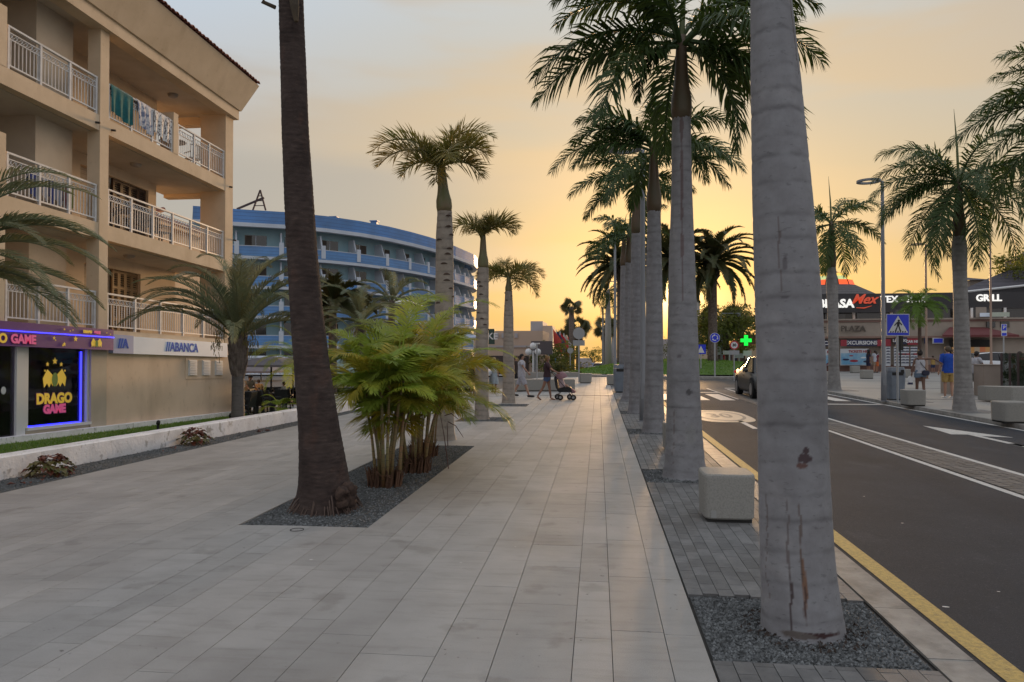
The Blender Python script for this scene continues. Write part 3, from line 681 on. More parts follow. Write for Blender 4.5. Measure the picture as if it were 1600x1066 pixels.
# door
dr = thing('shop_door', 'dark glass shop door with a wide white frame beside the window', 'door', (XF,15.5,-.6))
f = MB(); f.box(XF-.14,XF,15.72,15.99,-.6,2.06); f.box(XF-.12,XF-.02,12.2,15.72,-.6,-.5); f.box(XF-.12,XF-.02,13.9,14.0,-.6,2.06); f.box(XF-.12,XF-.02,12.2,12.3,-.6,2.06); f.build('frame', M_whitem, dr, shear=SH)
MB().box(XF-.08,XF-.06,12.3,13.9,-.5,2.06).build('pane', MATS['shop_glass'], dr, shear=SH); MB().box(XF-.08,XF-.06,14.0,15.72,-.5,2.06).build('pane', MATS['shop_glass'], dr, shear=SH)
b = MB(); b.prism([(15.4+.07*math.cos(a), 1.05+.09*math.sin(a)-SH*15.4) for a in fr(0,2*math.pi,14)[:-1]], XF-.058, XF-.052, 'x'); b.build('round_sticker', M_whitem, dr)
# bank sign and vents
M_bank = mat('pale_blue_panel', (.74,.82,.92), .6, (.68,.76,.86), 1); M_bblue = mat('bank_blue', (.03,.10,.50), .8); M_bl2 = mat('logo_panel', (.33,.38,.58), .6)
bs_ = thing('bank_sign', 'long pale panel reading ABANCA in blue above the plain tan wall', 'sign', (XF,22,1.6))
MB().box(XF+.001,XF+.12,19.85,25.3,1.98,2.48).build('sign_panel', M_bank, bs_, shear=SH); MB().box(XF+.001,XF+.14,18.95,19.84,1.98,2.50).build('logo_panel', M_bl2, bs_, shear=SH)
stxt('//A', .36, M_bblue, bs_, 19.38, 2.25, XF+.145, 'logo', .006, .012); stxt('//ABANCA', .40, M_bblue, bs_, 22.4, 2.23, XF+.125, 'lettering', .006, .008)
vp_ = MB(); vp_.box(XF+.001,XF+.02,22.75,25.25,1.22,1.92); pt(vp_,'vent_panel',M_tan2)
for i,y in enumerate((22.9,23.75,24.6)):
    o = pt(bb(XF+.02,XF+.05,y,y+.5,1.33,1.85),'vent_grille',M_whitem)
    for z in fr(1.36,1.80,8): MB().hexa([(XF+.05,y+.03,z),(XF+.075,y+.03,z-.01),(XF+.075,y+.47,z-.01),(XF+.05,y+.47,z),(XF+.05,y+.03,z+.03),(XF+.075,y+.03,z+.012),(XF+.075,y+.47,z+.012),(XF+.05,y+.47,z+.03)]).build('slat', M_whitem, o, shear=SH)
# white kerb at building foot, low white wall
kb2 = MB(); kb2.box(XF+.0,XF+.22,8,27.5,-.5,.0); kb2.box(-13.2,-9.0,27.2,27.45,-.5,.1)
tag(kb2.build('white_kerb', M_white2, None, shear=SH), 'white painted kerb running along the foot of the tan building', 'kerb')
def lw(x0,x1,y0,y1,name,label,h=.30):
    b = MB(); n = int((y1-y0)/.4); r = random.Random(5)
    zb = lambda y: -.03-.0135*min(y,48)
    for k in range(n+1):
        y = y0+(y1-y0)*k/n; j = .012*ndv(0,y*1.3,2); e = .02+.012*ndv(3,y*2,1)
        for (x,z) in ((x1+j,-.4),(x1+j,h-e),(x1-.03+j,h+j*.5),(x0+.03,h+j*.5),(x0,h-.03),(x0,-.4)): b.v.append((x,y,zb(y)+z))
    for k in range(n):
        for j in range(5): b.f.append((k*6+j,k*6+j+1,(k+1)*6+j+1,(k+1)*6+j))
    b.f += [(0,1,2,3,4,5),tuple(n*6+i for i in (5,4,3,2,1,0))]
    return tag(b.build(name, M_white2, None, smooth=False), label, 'wall')
lw(-8.27,-7.97,5,30,'low_wall','low rough white painted wall along the left edge of the promenade')
lw(-9.9,-9.65,26.0,34,'low_wall','second short white wall behind the first, edging the cafe terrace', .34)
for i,(y,x) in enumerate(((18.9,-11.9),(22.3,-11.6))):
    z = gard(x,y); t = tag(MB().tube([(x,y,z-.05),(x,y,z+.22)],.035,8).tube([(x,y,z+.2),(x+.06,y-.08,z+.26)],.05,8).build('spike_light', M_dark), ('small black garden spike light in the grass left of centre of the white kerb','small black garden spike light in the grass nearer the bank wall corner')[i], 'garden light')
# ------------------------------------------------------------------ towels and things on the balconies
def cloth(name, label, y0, y1, ztop, zbot, m, cat='towel', amp=.03, x=XF-.06, group=None, skew=0):
    b = MB(); nx, nz = 24, 14
    for side in (0,1):
        for j in range(nz+1):
            t = j/nz
            for i in range(nx+1):
                s = i/nx; y = y0+(y1-y0)*s+skew*t*(y1-y0)
                zb = (zbot if side == 0 else ztop-.35)+.06*math.sin(s*5+1)
                xx = x+(.06 if side == 0 else -.06)+amp*math.sin(s*19+side)*t*(1 if side==0 else -1)
                b.v.append((xx if j else x, y, ztop+(.03 if j else .045)+(zb-ztop)*t-SH*y))
    k = (nx+1)*(nz+1)
    for sd in (0,1):
        for j in range(nz):
            for i in range(nx): a = sd*k+j*(nx+1)+i; b.f.append((a,a+1,a+nx+2,a+nx+1))
    return tag(b.build(name, m, None, smooth=True, recalc=False), label, cat, group)
cloth('towel','teal towel hung over the top balcony railing next to the column',18.98,19.95,9.44,8.60,mat('teal_cloth',(.012,.13,.14),.95,(.01,.09,.10),7,bump=.5))
M_pat1 = mat('print_cloth',(.55,.55,.58),.9,(.16,.19,.30),9,mixr=(.50,.56),detail=2); M_pat2 = mat('speckle_cloth',(.62,.61,.60),.9,(.12,.10,.11),13,mixr=(.56,.60),detail=1)
cloth('towel','blue and white patterned towel hung in the middle of the top balcony railing',20.15,20.85,9.44,8.62,M_pat1,skew=.15)
cloth('towel','white towel with dark specks hung right of the patterned one',21.0,21.92,9.44,8.66,M_pat2,skew=-.05)
rk = thing('drying_rack','clothes airer with blue and white laundry behind the middle left balcony rail','clothes airer',(XF-.8,17.2,5.1))
MB().tube([(XF-.9,16.5,5.5-SH*17),(XF-.5,16.6,6.35-SH*17),(XF-.5,18.0,6.35-SH*17),(XF-.9,18.1,5.5-SH*17)],.012,6).build('frame',M_rail,rk)
for i,(a,c2_,c) in enumerate(((16.6,16.95,(.06,.08,.25)),(17.0,17.2,(.5,.5,.55)),(17.25,17.4,(.08,.1,.3)),(17.42,17.7,(.3,.33,.42)),(17.75,17.9,(.15,.02,.03)),(17.95,18.1,(.25,.28,.1)))):
    cloth('garment', ['navy shirt on the airer, leftmost','white shirt on the airer','small blue garment on the airer','pale grey towel on the airer','dark red cloth on the airer','olive cloth at the right end of the airer'][i], a, c2_, 6.33, 5.75+.05*i%.1, mat('laundry%d'%i,c,.9), 'laundry', .015, XF-.5, 'laundry on the airer')
def btable(x,y,F,lab,sz=.4):
    t = thing('round_table',lab,'table',(x,y,F-SH*y)); MB().lathe([(sz,0),(sz,.03)],20,(x,y,F+.72-SH*y)).build('table_top',M_wood,t); MB().tube([(x,y,F-SH*y),(x,y,F+.72-SH*y)],.04,8).build('leg',M_wood,t)
    for i,a in enumerate((0,2.1,4.2)): MB().tube([(x,y,F+.04-SH*y),(x+.28*math.cos(a),y+.28*math.sin(a),F+.01-SH*y)],.02,6).build('foot',M_wood,t)
btable(XF-.75,23.2,8.42,'round dark table on the open corner balcony at the top',.42)
btable(XF-.8,20.4,5.5,'round dark table behind the railing of the middle right balcony',.45)
def slatchair(x,y,F,rz,lab,m):
    t = thing('balcony_chair',lab,'chair',(x,y,F-SH*y),rz=rz)
    MB().box(-.22,.22,-.22,.22,.42,.45).build('seat',m,t,world=False)
    b = MB(); b.box(-.22,-.19,-.22,.22,.86,.9)
    for k in fr(-.2,.2,5): b.box(-.22,-.20,k-.015,k+.015,.45,.88)
    b.build('backrest',m,t,world=False)
    for sx in (-.2,.2):
        for sy in (-.2,.2): MB().box(sx-.015,sx+.015,sy-.015,sy+.015,0,.42).build('leg',m,t,world=False)
    for sy in (-.21,.21): MB().box(-.2,.2,sy-.015,sy+.015,.62,.65).build('armrest',m,t,world=False)
    return t
M_iron = mat('dark_iron',(.05,.045,.045),.5); M_pale = mat('pale_plastic',(.45,.42,.38),.6)
slatchair(XF-.6,24.2,8.42,2.6,'pale slatted chair at the right end of the top corner balcony',M_pale)
slatchair(XF-.5,19.5,5.5,.4,'dark iron chair left of the round table on the middle balcony',M_iron)
slatchair(XF-.6,21.2,5.5,2.9,'dark iron chair right of the round table on the middle balcony',M_iron)
slatchair(XF-.6,22.3,5.5,1.2,'dark iron chair farther along the middle balcony by the shutters',M_iron)
cloth('towel','bright blue cloth hung over the lowest balcony rail near the corner',24.6,25.0,3.66,3.3,mat('blue_cloth',(.03,.10,.35),.9))
# ------------------------------------------------------------------ PALMS
M_royal = mat('royal_leaf', (.045,.09,.025), .5, (.065,.095,.025), 1.3, trans=.22, trc=(.10,.15,.02), spec=.4)
M_rach = mat('rachis_green', (.10,.12,.04), .5)
M_arec = mat('areca_leaf', (.30,.40,.055), .45, (.52,.45,.05), 1.4, vr=.32, trans=.48, spec=.4, mixr=(.45,.75))
M_arecY = mat('areca_leaf_yellow', (.58,.45,.045), .5, (.26,.28,.03), 3, vr=.3, trans=.4)
M_blue = mat('phoenix_leaf', (.14,.185,.11), .55, (.22,.21,.10), 1.6, trans=.3, vr=.2)
M_olive = mat('date_leaf', (.045,.065,.02), .55, (.09,.075,.025), .8, trans=.2)
M_fox = mat('foxtail_leaf', (.13,.15,.03), .5, (.28,.19,.04), 1.5, trans=.35, vr=.25)
M_bright = mat('bright_leaf', (.12,.21,.025), .5, trans=.35)
M_shaft = mat('crownshaft', (.085,.075,.04), .5, (.13,.075,.045), 3, stretch=(1,1,.3))
M_shaftG = mat('crownshaft_green', (.14,.15,.06), .5, (.19,.14,.08), 3)
M_trunkv = mat('palm_trunk_ringed', (.4,.4,.4), .75, (.82,.80,.80), 9, vcol=True, bump=.3, bs=30, detail=8, stretch=(1,1,1.3), bstretch=(1,1,.6), spots=((2.3,.5,.7,(.80,.80,.80),(1,1,.5)),(22,.62,.70,(.74,.74,.74),(1,1,2.5)),(5,.58,.70,(1.18,1.17,1.15),(1,1,1))))
def frond_mesh(key, Ln=2.4, e0=30, curve=90, n=60, ll=.5, lw=.03, mode='plumose', pet=.12, m=None, droop=.5, seed=1, rr=.018, a0=68, a1=28, steps=20, cp=1.35):
    r = random.Random(seed); pts = []; tg = []; x = z = y = 0.0; ph = r.uniform(-.25,.25)
    for i in range(steps+1):
        t = i/steps; e = R_(e0 - curve*t**cp); T = Vector((math.cos(e), .18*ph*t*2, math.sin(e))).normalized()
        pts.append(Vector((x,y,z))); tg.append(T); x += T.x*Ln/steps; y += T.y*Ln/steps; z += T.z*Ln/steps
    b = MB(); b.tube(pts, [rr*(1-.82*i/steps) for i in range(steps+1)], 5)
    for i in range(n):
        t = pet+(1-pet)*(i+.5)/n; f = t*steps; k = min(int(f), steps-1); w = f-k
        p = pts[k].lerp(pts[k+1], w); T = tg[k].lerp(tg[k+1], w).normalized(); S0 = Vector((0,1,0)); S0 = (S0-T*S0.dot(T)).normalized(); Nn = S0.cross(T)*-1
        if Nn.z < 0: Nn = -Nn
        s = (t-pet)/(1-pet); le = ll*math.sin(math.pi*(.14+.82*s))**.6
        for sd in (-1,1):
            ang = R_(a0+(a1-a0)*s+r.uniform(-7,7))
            lf = r.uniform(-.75,.85) if mode == 'plumose' else (r.uniform(.3,1.15) if r.random() < .8 else r.uniform(-.8,0)) if mode == 'up' else (.5+r.uniform(-.12,.12) if mode == 'vee' else (.12+r.uniform(-.1,.1)))
            le_ = le*r.uniform(.82,1.1)
            d = (S0*sd*math.sin(ang)*math.cos(lf) + Nn*math.sin(lf)*math.sin(ang) + T*math.cos(ang)).normalized()
            q = p+T*r.uniform(-.01,.01); mid = q+d*le_*.5; d2 = (d+Vector((0,0,-droop*r.uniform(.7,1.3)))).normalized(); tip = mid+d2*le_*.5
            wv = T-d*T.dot(d); wv = wv.normalized()*lw*.5*(.55+.45*math.sin(math.pi*min(1,s+.2)))
            i0 = len(b.v); b.v += [tuple(q-wv*.5),tuple(q+wv*.5),tuple(mid+wv),tuple(mid-wv),tuple(tip)]
            b.f += [(i0,i0+1,i0+2,i0+3),(i0+3,i0+2,i0+4)]
    me = b.mesh('frond'); me.materials.append(m or M_royal); return me
FC = {}
def fmesh(sp, e0, Ln, seed=0):
    key = (sp, int(round(e0/12)), round(Ln*2.5)/2.5, seed)
    if key in FC: return FC[key]
    e = key[1]*12; s = hash(key) & 0xffff if False else (key[1]*31+int(key[2]*7)+seed*101+len(sp))
    A = dict(
      royal=dict(curve=66+max(0,e)*.5, n=92, ll=.60*min(1,Ln/2.3), lw=.036, mode='plumose', m=M_royal, droop=.75, rr=.03, cp=1.1),
      royalfar=dict(curve=66+max(0,e)*.5, n=56, ll=.6*min(1,Ln/2.3), lw=.05, mode='plumose', m=M_royal, droop=.75, rr=.03, cp=1.1),
      areca=dict(curve=70+max(0,e)*.45, n=58, ll=.34*min(1,Ln/1.3)+.05, lw=.017, mode='flat', m=M_arec, droop=.35, rr=.010, pet=.22, cp=1.5),
      arecaY=dict(curve=70+max(0,e)*.45, n=58, ll=.36, lw=.017, mode='flat', m=M_arecY, droop=.4, rr=.010, pet=.22, cp=1.5),
      phoenix=dict(curve=62+max(0,e)*.5, n=110, ll=.38, lw=.020, mode='vee', m=M_blue, droop=.35, rr=.022, pet=.1, a0=55, a1=24, cp=1.6),
      date=dict(curve=62+max(0,e)*.5, n=60, ll=.60, lw=.085, mode='vee', m=M_olive, droop=.25, rr=.05, pet=.08, a0=55, a1=22, cp=1.5),
      fox=dict(curve=82+max(0,e)*.5, n=58, ll=.40, lw=.026, mode='up', m=M_fox, droop=.30, rr=.03, a0=75, a1=40, cp=1.2),
      bright=dict(curve=100, n=24, ll=.5, lw=.05, mode='vee', m=M_bright, droop=.3, rr=.03, cp=1.2),
    )[sp]
    FC[key] = frond_mesh(key, Ln=key[2], e0=e, seed=s, **A); return FC[key]
def add_frond(parent, loc, az, e0, Ln, sp, seed=0, sc=None, roll=0):
    "az: degrees from +X, anticlockwise"
    wp_ = worldpos(parent); k = Ln/(round(Ln*2.5)/2.5)
    o = link('frond', fmesh(sp, e0, Ln, seed), parent, Vector(loc)-wp_, (R_(roll),0,R_(az)), (k,k,k)); return o
def crown(parent, c, n, sp, Ln, seed=1, emin=-35, emax=78, extra=(), r0=.05, skip=None):
    r = random.Random(seed)
    for i in range(n):
        t = (i+.5)/n; e = emax+(emin-emax)*t**.9; az = (i*137.5+r.uniform(-12,12)+seed*40) % 360
        if skip and skip(az, e): continue
        add_frond(parent, (c[0]+r0*math.cos(R_(az)), c[1]+r0*math.sin(R_(az)), c[2]-.12*t), az, e+r.uniform(-6,6), Ln*r.uniform(.88,1.08), sp, r.randint(0,1), roll=r.uniform(-8,8))
    for az, e, l in extra: add_frond(parent, c, az, e, l, sp, 1)
def ring_trunk(parent, prof, seg, dz, spacing, seed, base=(.40,.395,.40), ring=(.19,.185,.19), crack=.0, marks=(), name='trunk', ringdepth=.004, rag=0, rough=0, red=0):
    "prof: (z, r, x, y) points in world space; rings follow noise-warped heights"
    z0, z1 = prof[0][0], prof[-1][0]; n = max(2, int((z1-z0)/dz)); b = MB(); b.c = []
    rr = random.Random(seed); rings = []; z = z0+.1
    while z < z1: rings.append((z, rr.uniform(.35,1), rr.uniform(0,9))); z += spacing*rr.uniform(.7,1.35)
    cr = [(rr.uniform(0,6.28), rr.uniform(z0,z0+(z1-z0)*.5), rr.uniform(.3,1.1)) for _ in range(7)] if crack else []
    def prf(z):
        for k in range(len(prof)-1):
            if z <= prof[k+1][0] or k == len(prof)-2:
                a, c_ = prof[k], prof[k+1]; t = (z-a[0])/(c_[0]-a[0]); 
                return [a[i]+(c_[i]-a[i])*t for i in (1,2,3)]
    # smooth the profile
    wk = 1.15
    P_ = [prf(z0+(z1-z0)*k/n) for k in range(n+1)]
    w = max(1,int(.12/dz)) if n > 20 else 1
    Q = [[sum(P_[min(n,max(0,k+d))][i] for d in range(-w,w+1))/(2*w+1) for i in range(3)] for k in range(n+1)]
    for k in range(n+1):
        z = z0+(z1-z0)*k/n; r_, cx_, cy_ = Q[k]
        for j in range(seg):
            a = 2*math.pi*j/seg; ca, sa = math.cos(a), math.sin(a)
            zz = z+.020*ndv(ca*1.0+seed,sa*1.0,z*.6)+.006*ndv(ca*5,sa*5+seed,z*3)
            s = 0; wd = max(.012, dz*.55)*wk
            for (rz, st, ph) in rings:
                dd = abs(zz-rz)
                if dd < wd*3: s = max(s, st*math.exp(-(dd/wd)**2)*(.55+.6*ndv(ca*2+ph,sa*2,rz*3)))
            m_ = 0
            for (ca0, cz, cl) in cr:
                da = abs((a-ca0-.16*ndv(z*5,ca0,0)-.05*ndv(z*22,ca0,3)+math.pi)%(2*math.pi)-math.pi)*r_
                if abs(z-cz) < cl/2 and da < .0045+.004*ndv(z*9,ca0,4): m_ = max(m_, .65)
            col = list(base); big = ndv(ca*1.5+seed*3,sa*1.5,z*.9)*.12
            col = [c*(1+big) for c in col]
            s_ = max(0, min(1, s)); col = [c*(1-s_)+d*s_ for c, d in zip(col, ring)]
            if m_: col = [c*(1-m_)+d*m_ for c, d in zip(col, (.12,.085,.075))]
            if red:
                da = abs((a-red+.06*ndv(z*2,1,0)+math.pi)%(2*math.pi)-math.pi)*r_
                wd_ = .020*min(1,max(0,(z-2.15)/.5))*(.75+.8*ndv(2,z*4,1))
                if da < wd_: col = [c*.4+d*.6 for c,d in zip(col,(.10,.035,.028))]
            for (ma, mz, wa, wz, mc_) in marks:
                e_ = ((((a-ma-(.07*ndv(z*5,ma,1)+.03*ndv(z*19,ma,2) if wz > .1 else 0)+math.pi)%(2*math.pi)-math.pi)*r_/wa)**2+((z-mz)/wz)**2)+.7*ndv(a*9,z*22,mz)
                if e_ < 1: q = min(1,(1-e_)*3); col = [c*(1-q)+d*q for c, d in zip(col, mc_)]
            rad = r_-ringdepth*s_+.006*ndv(ca*1.1+seed,sa*1.1,z*1.1)*(1+rough*4)-(.003 if m_ else 0)
            if rough: rad += rough*.03*ndv(a*8,z*30,seed)
            if k == 0: rad += .01
            b.v.append((cx_+rad*ca, cy_+rad*sa, z)); b.c.append(col)
    for k in range(n):
        for j in range(seg): b.f.append((k*seg+j,k*seg+(j+1)%seg,(k+1)*seg+(j+1)%seg,(k+1)*seg+j))
    b.f.append(tuple(range(n*seg,(n+1)*seg)))
    return b.build(name, M_trunkv, parent, smooth=True)
def shaft(parent, x, y, z0, z1, r, m=M_shaft, lean=(0,0)):
    b = MB(); pts = []; rad = []
    for t in fr(0,1,8): pts.append((x+lean[0]*t,y+lean[1]*t,z0+(z1-z0)*t)); rad.append(r*(1.0+.22*math.sin(min(1,t*2.4)*math.pi)*(t<.42)-.5*t))
    return b.tube(pts, rad, 14).build('crownshaft', m, parent, smooth=True)
GR = 'pale ringed palms in a row beside the road'
def royal(i, x, y, label, ztop, zsh, prof, nf, Ln, seed, extra=(), seg=40, dz=.03, emin=-20, **k):
    t = thing('royal_palm', label, 'palm tree', (x,y,0), GR)
    pr = [(z, r, x+dx, y) for z, r, dx in prof]
    ring_trunk(t, pr, seg, dz, .15 if i else .155, 11+i, base=(.25,.248,.26), ring=(.125,.122,.128), **k)
    tx_, ty_ = pr[-1][2], y
    shaft(t, tx_, ty_, ztop-.02, zsh, prof[-1][1]*1.02)
    MB().tube([(tx_,ty_,zsh-.1),(tx_+.03,ty_,zsh+.5),(tx_+.1,ty_,zsh+.9)],[.04,.03,.004],6).build('spear_leaf', M_rach, t)
    crown(t, (tx_,ty_,zsh-.05), nf, 'royal' if y < 26 else 'royalfar', Ln, seed, emin=emin, emax=74, extra=extra); return t
royal(0,1.15,4.37,'nearest and thickest pale ringed palm trunk, in the square gravel pit',7.2,8.3,
  [(-.01,.232,.0),(.05,.222,-.005),(.2,.208,-.018),(.4,.199,-.033),(.93,.192,-.05),(1.45,.188,-.058),(1.98,.178,-.08),(2.5,.162,-.105),(3.1,.136,-.135),(3.65,.108,-.16),(5,.105,-.18),(7.2,.105,-.22)],14,2.4,3,seg=140,dz=.008,crack=1,
  marks=((4.78,.98,.045,.028,(.07,.045,.05)),(4.82,1.02,.02,.02,(.07,.045,.05)),(4.71,.94,.03,.016,(.13,.07,.06)),(4.45,2.05,.014,.04,(.15,.14,.15)),(4.40,1.86,.025,.010,(.13,.12,.13)),(4.60,.30,.014,.16,(.20,.11,.07)),(4.60,.2,.008,.12,(.08,.04,.03)),(4.57,.42,.007,.14,(.12,.08,.06)),(4.56,.62,.006,.16,(.14,.11,.10)),(4.25,.5,.006,.3,(.14,.12,.12)),(4.25,.18,.007,.18,(.07,.05,.05)),(4.75,.035,.16,.014,(.05,.02,.02)),(4.35,.03,.10,.02,(.12,.10,.09))))
royal(1,1.06,9.47,'second pale ringed palm with the biggest dark crown and a red brown streak',4.5,5.55,
  [(-.01,.29,.02),(.1,.255,.015),(.5,.225,.01),(1.2,.202,.0),(2.0,.182,-.005),(2.9,.155,-.01),(3.8,.122,-.01),(4.5,.115,-.01)],10,1.95,5,
  extra=((178,30,2.05),(186,62,1.9),(2,28,1.9),(-8,-12,1.8),(160,55,2.0),(20,58,2.0),(-14,-38,1.7),(200,-28,1.1)),seg=72,dz=.02,crack=1,red=4.62,marks=((4.95,1.06,.04,.05,(.10,.095,.10)),(4.4,1.5,.03,.02,(.15,.14,.15)),(5.0,.55,.07,.15,(.25,.25,.25))))
royal(2,1.10,14.65,'third pale ringed palm in the row, its left frond held out level against the sky',4.3,5.6,
  [(-.01,.24,-.02),(.1,.215,-.02),(.6,.187,-.02),(1.5,.172,-.01),(2.6,.162,-.01),(3.7,.14,-.01),(4.3,.13,-.01)],8,1.9,9,extra=((180,22,2.2),(172,45,1.8),(0,30,1.6),(-5,0,1.7),(190,62,1.8)),seg=48)
royal(3,1.0,19.2,'fourth pale ringed palm in the row, half hidden behind the third',4.6,6.0,
  [(-.01,.27,-.0),(.1,.23,.0),(.8,.195,.0),(2.2,.18,.0),(3.6,.165,.0),(4.6,.14,.0)],8,1.8,14,extra=((180,24,1.9),(170,58,1.7),(0,30,1.6)),seg=32,dz=.05)
royal(4,1.0,23.85,'fifth pale ringed palm in the row, half hidden behind the fourth',4.4,5.4,
  [(-.01,.32,.0),(.25,.215,.0),(1.2,.18,.0),(3,.165,.0),(4.4,.13,.0)],8,1.6,17,seg=24,dz=.06)
royal(5,1.0,28.9,'sixth pale ringed palm in the row, a slim sliver beside the fifth',4.9,6.0,
  [(-.01,.30,.0),(.3,.20,.0),(3,.165,.0),(4.9,.13,.0)],8,1.6,23,seg=20,dz=.08)
# the right hand side
GR2 = 'pale ringed palms on the far pavement'
def royal2(x,y,label,prof,zsh,nf,Ln,seed,extra=(),dz=.04,emin=-55,seg=32):
    t = thing('royal_palm', label, 'palm tree', (x,y,0), GR2); ztop = prof[-1][0]
    ring_trunk(t, [(z,r,x+dx,y) for z,r,dx in prof], seg, dz, .13, seed, base=(.27,.26,.25), ring=(.125,.118,.112), ringdepth=.008)
    shaft(t, x+prof[-1][2], y, ztop-.02, zsh, prof[-1][1]*1.05); c = (x+prof[-1][2], y, zsh-.05)
    MB().tube([c,(c[0]-.03,c[1],c[2]+.9),(c[0]-.1,c[1],c[2]+1.9)],[.04,.03,.004],6).build('spear_leaf', M_rach, t)
    crown(t, c, nf, 'royal' if y < 25 else 'royalfar', Ln, seed, emin=emin, emax=78, extra=extra); return t
royal2(9.47,20.6,'pale ringed palm on the far pavement beside the man in blue, with hanging fronds',[(-.01,.30,.05),(.1,.27,.04),(.6,.22,.02),(1.6,.195,.0),(2.8,.175,-.02),(3.6,.165,-.04),(4.3,.19,-.05),(4.6,.14,-.05)],6.1,15,2.5,31,extra=((178,30,2.4),(182,-5,2.4),(0,40,2.3),(5,10,2.3),(200,-48,2.2),(-20,-50,2.2),(150,45,2.3)))
royal2(9.5,31.3,'smaller pale ringed palm on the far pavement in front of the domed restaurant',[(-.01,.30,.0),(.1,.26,.0),(.8,.21,.0),(2.5,.20,-.02),(4.3,.22,-.05),(5.0,.16,-.07)],6.85,13,2.4,37,extra=((0,15,2.2),(-10,-20,2.2),(10,60,2.1),(185,50,2.1)),dz=.07,seg=24)
royal2(9.5,15.6,'palm at the right picture edge whose fronds hang into view',[(-.01,.34,.0),(.6,.26,.0),(3,.22,.0),(4.9,.18,.0)],6.35,15,2.6,41,extra=((180,40,2.3),(178,5,2.3),(186,62,2.2),(190,-25,2.2)))
# ------------------------------------------------------------------ left side tall palms
def fox(x,y,label,pts,zsh,r,crownf,Ln,seed,lean=(0,0),m=M_shaftG,nf=2,e=(40,80)):
    t = thing('ringed_palm', label, 'palm tree', (x,y,0), 'slim grey palms beside the walkers')
    ring_trunk(t, [(z,rr_,x+dx,y) for z,rr_,dx in pts], 32, .025, .16, seed, base=(.36,.31,.26), ring=(.09,.075,.065), ringdepth=.010)
    xt = x+pts[-1][2]; zt = pts[-1][0]
    # dark leaf scars standing proud of the trunk
    rs = random.Random(seed); z = zt*.45
    while z < zt-.05:
        a = rs.uniform(3.4,6.2); rr_ = r*1.0; b = MB(); 
        b.tube([(xt+rr_*1.02*math.cos(a+d),y+rr_*1.02*math.sin(a+d),z+.015*math.cos(d*4)) for d in fr(-.38,.38,5)],[.004,.014,.018,.017,.012,.004],6); b.build('leaf_scar', M_wood, t); z += rs.uniform(.09,.2)
    shaft(t, xt, y, zt-.02, zsh, r*.8, m, lean); c = (xt+lean[0], y, zsh-.04)
    crown(t, c, nf, 'fox', Ln, seed, emin=e[0], emax=e[1], extra=crownf); return t
fox(-2.72,12.9,'tallest slim palm with golden crown standing behind the bushy palms',[(-.01,.22,.02),(.1,.19,.0),(1.5,.175,-.0),(2.6,.165,.01),(3.6,.155,.01),(4.05,.13,.01)],4.9,.16,((180,60,1.55),(176,48,1.35),(60,86,1.45),(25,80,1.4),(0,62,1.0),(-8,30,.85),(-70,40,1.0),(-85,0,.8),(200,25,.8),(12,66,1.05)),1.0,3,(-.06,0))
fox(-2.68,16.95,'middle slim grey palm with a small upright crown',[(-.01,.19,.0),(.1,.165,.0),(1.2,.155,.0),(2.6,.145,.02),(3.5,.13,.03)],4.3,.14,((5,64,.95),(175,62,.85),(0,50,.8),(-90,60,.8)),.7,8,(0,0),M_shaftG,3,(60,85))
fox(-2.7,22.3,'shortest slim brown palm beside the man in white',[(-.01,.22,.0),(.1,.20,.0),(1.2,.17,.0),(2.6,.15,.0),(3.4,.11,.0)],3.95,.12,((0,35,1.2),(180,40,1.1),(-8,10,1.1),(182,12,1.1)),1.0,12,nf=8,e=(0,80))
# dark leaning fan palm
M_fib = mat('fibre_trunk', (.075,.052,.045), .95, (.6,.58,.58), 9, vcol=True, spots=((3.5,.48,.66,(.66,.62,.62),(1,1,1)),(14,.56,.70,(1.5,1.45,1.35),(1,1,5)),(5,.58,.70,(1.3,1.1,1.0),(1,1,.5))), bump=1.0, bs=70, stretch=(1,1,4), bstretch=(1,1,7), detail=9)
dk = thing('fan_palm', 'tall dark fibrous palm trunk leaning left out of the gravel bed', 'palm tree', (-2.6,7.1,0))
def dx_(z): return -.0*z-.085*z+.004*z*z
prof = [(z, r, -2.60+d, 7.12) for z, r, d in ((-.02,.31,-.10),(.06,.295,-.10),(.2,.255,-.11),(.45,.232,-.13),(.8,.203,-.17),(1.4,.176,-.245),(2.0,.163,-.31),(2.8,.149,-.37),(3.8,.136,-.43),(4.9,.122,-.47),(6.5,.12,-.53),(8.6,.12,-.58))]
M_trunkv_keep = M_trunkv; M_trunkv = M_fib
ring_trunk(dk, prof, 80, .012, .045, 5, base=(.098,.068,.058), ring=(.05,.035,.031), ringdepth=.006, rough=.12)
M_trunkv = M_trunkv_keep
b = MB(); r = random.Random(8)
for i in range(60):
    a = r.uniform(0,6.28); rr_ = .28+r.uniform(-.02,.03); z = r.uniform(.0,.10); l = r.uniform(.05,.11)
    x, y = -2.7+rr_*math.cos(a), 7.12+rr_*math.sin(a); b.tube([(x-.05*math.cos(a),y-.05*math.sin(a),z+l),(x,y,z+l*.4),(x+.07*math.cos(a),y+.07*math.sin(a),max(-.01,z-.12))],[.006,.008,.004],4)
b.build('root_fibres', mat('root_brown',(.11,.075,.06),.95), dk, kind='stuff')
b = MB(); bb_ = []
for i in range(7):
    a = r.uniform(-.7,.1); b.ell((-2.68+.24*math.cos(a),7.05+.24*math.sin(a),r.uniform(.0,.24)),(r.uniform(.05,.10),r.uniform(.05,.08),r.uniform(.05,.10)),10,7)
for i, v in enumerate(b.v): d = 1+.25*ndv(v[0]*22,v[1]*22,v[2]*22); b.v[i] = (-2.6+(v[0]+2.6)*d,7.1+(v[1]-7.1)*d,v[2])
b.build('split_bark', mat('bark_brown',(.09,.055,.04),.95,(.035,.022,.018),14,bump=1,bs=50), dk, smooth=True)
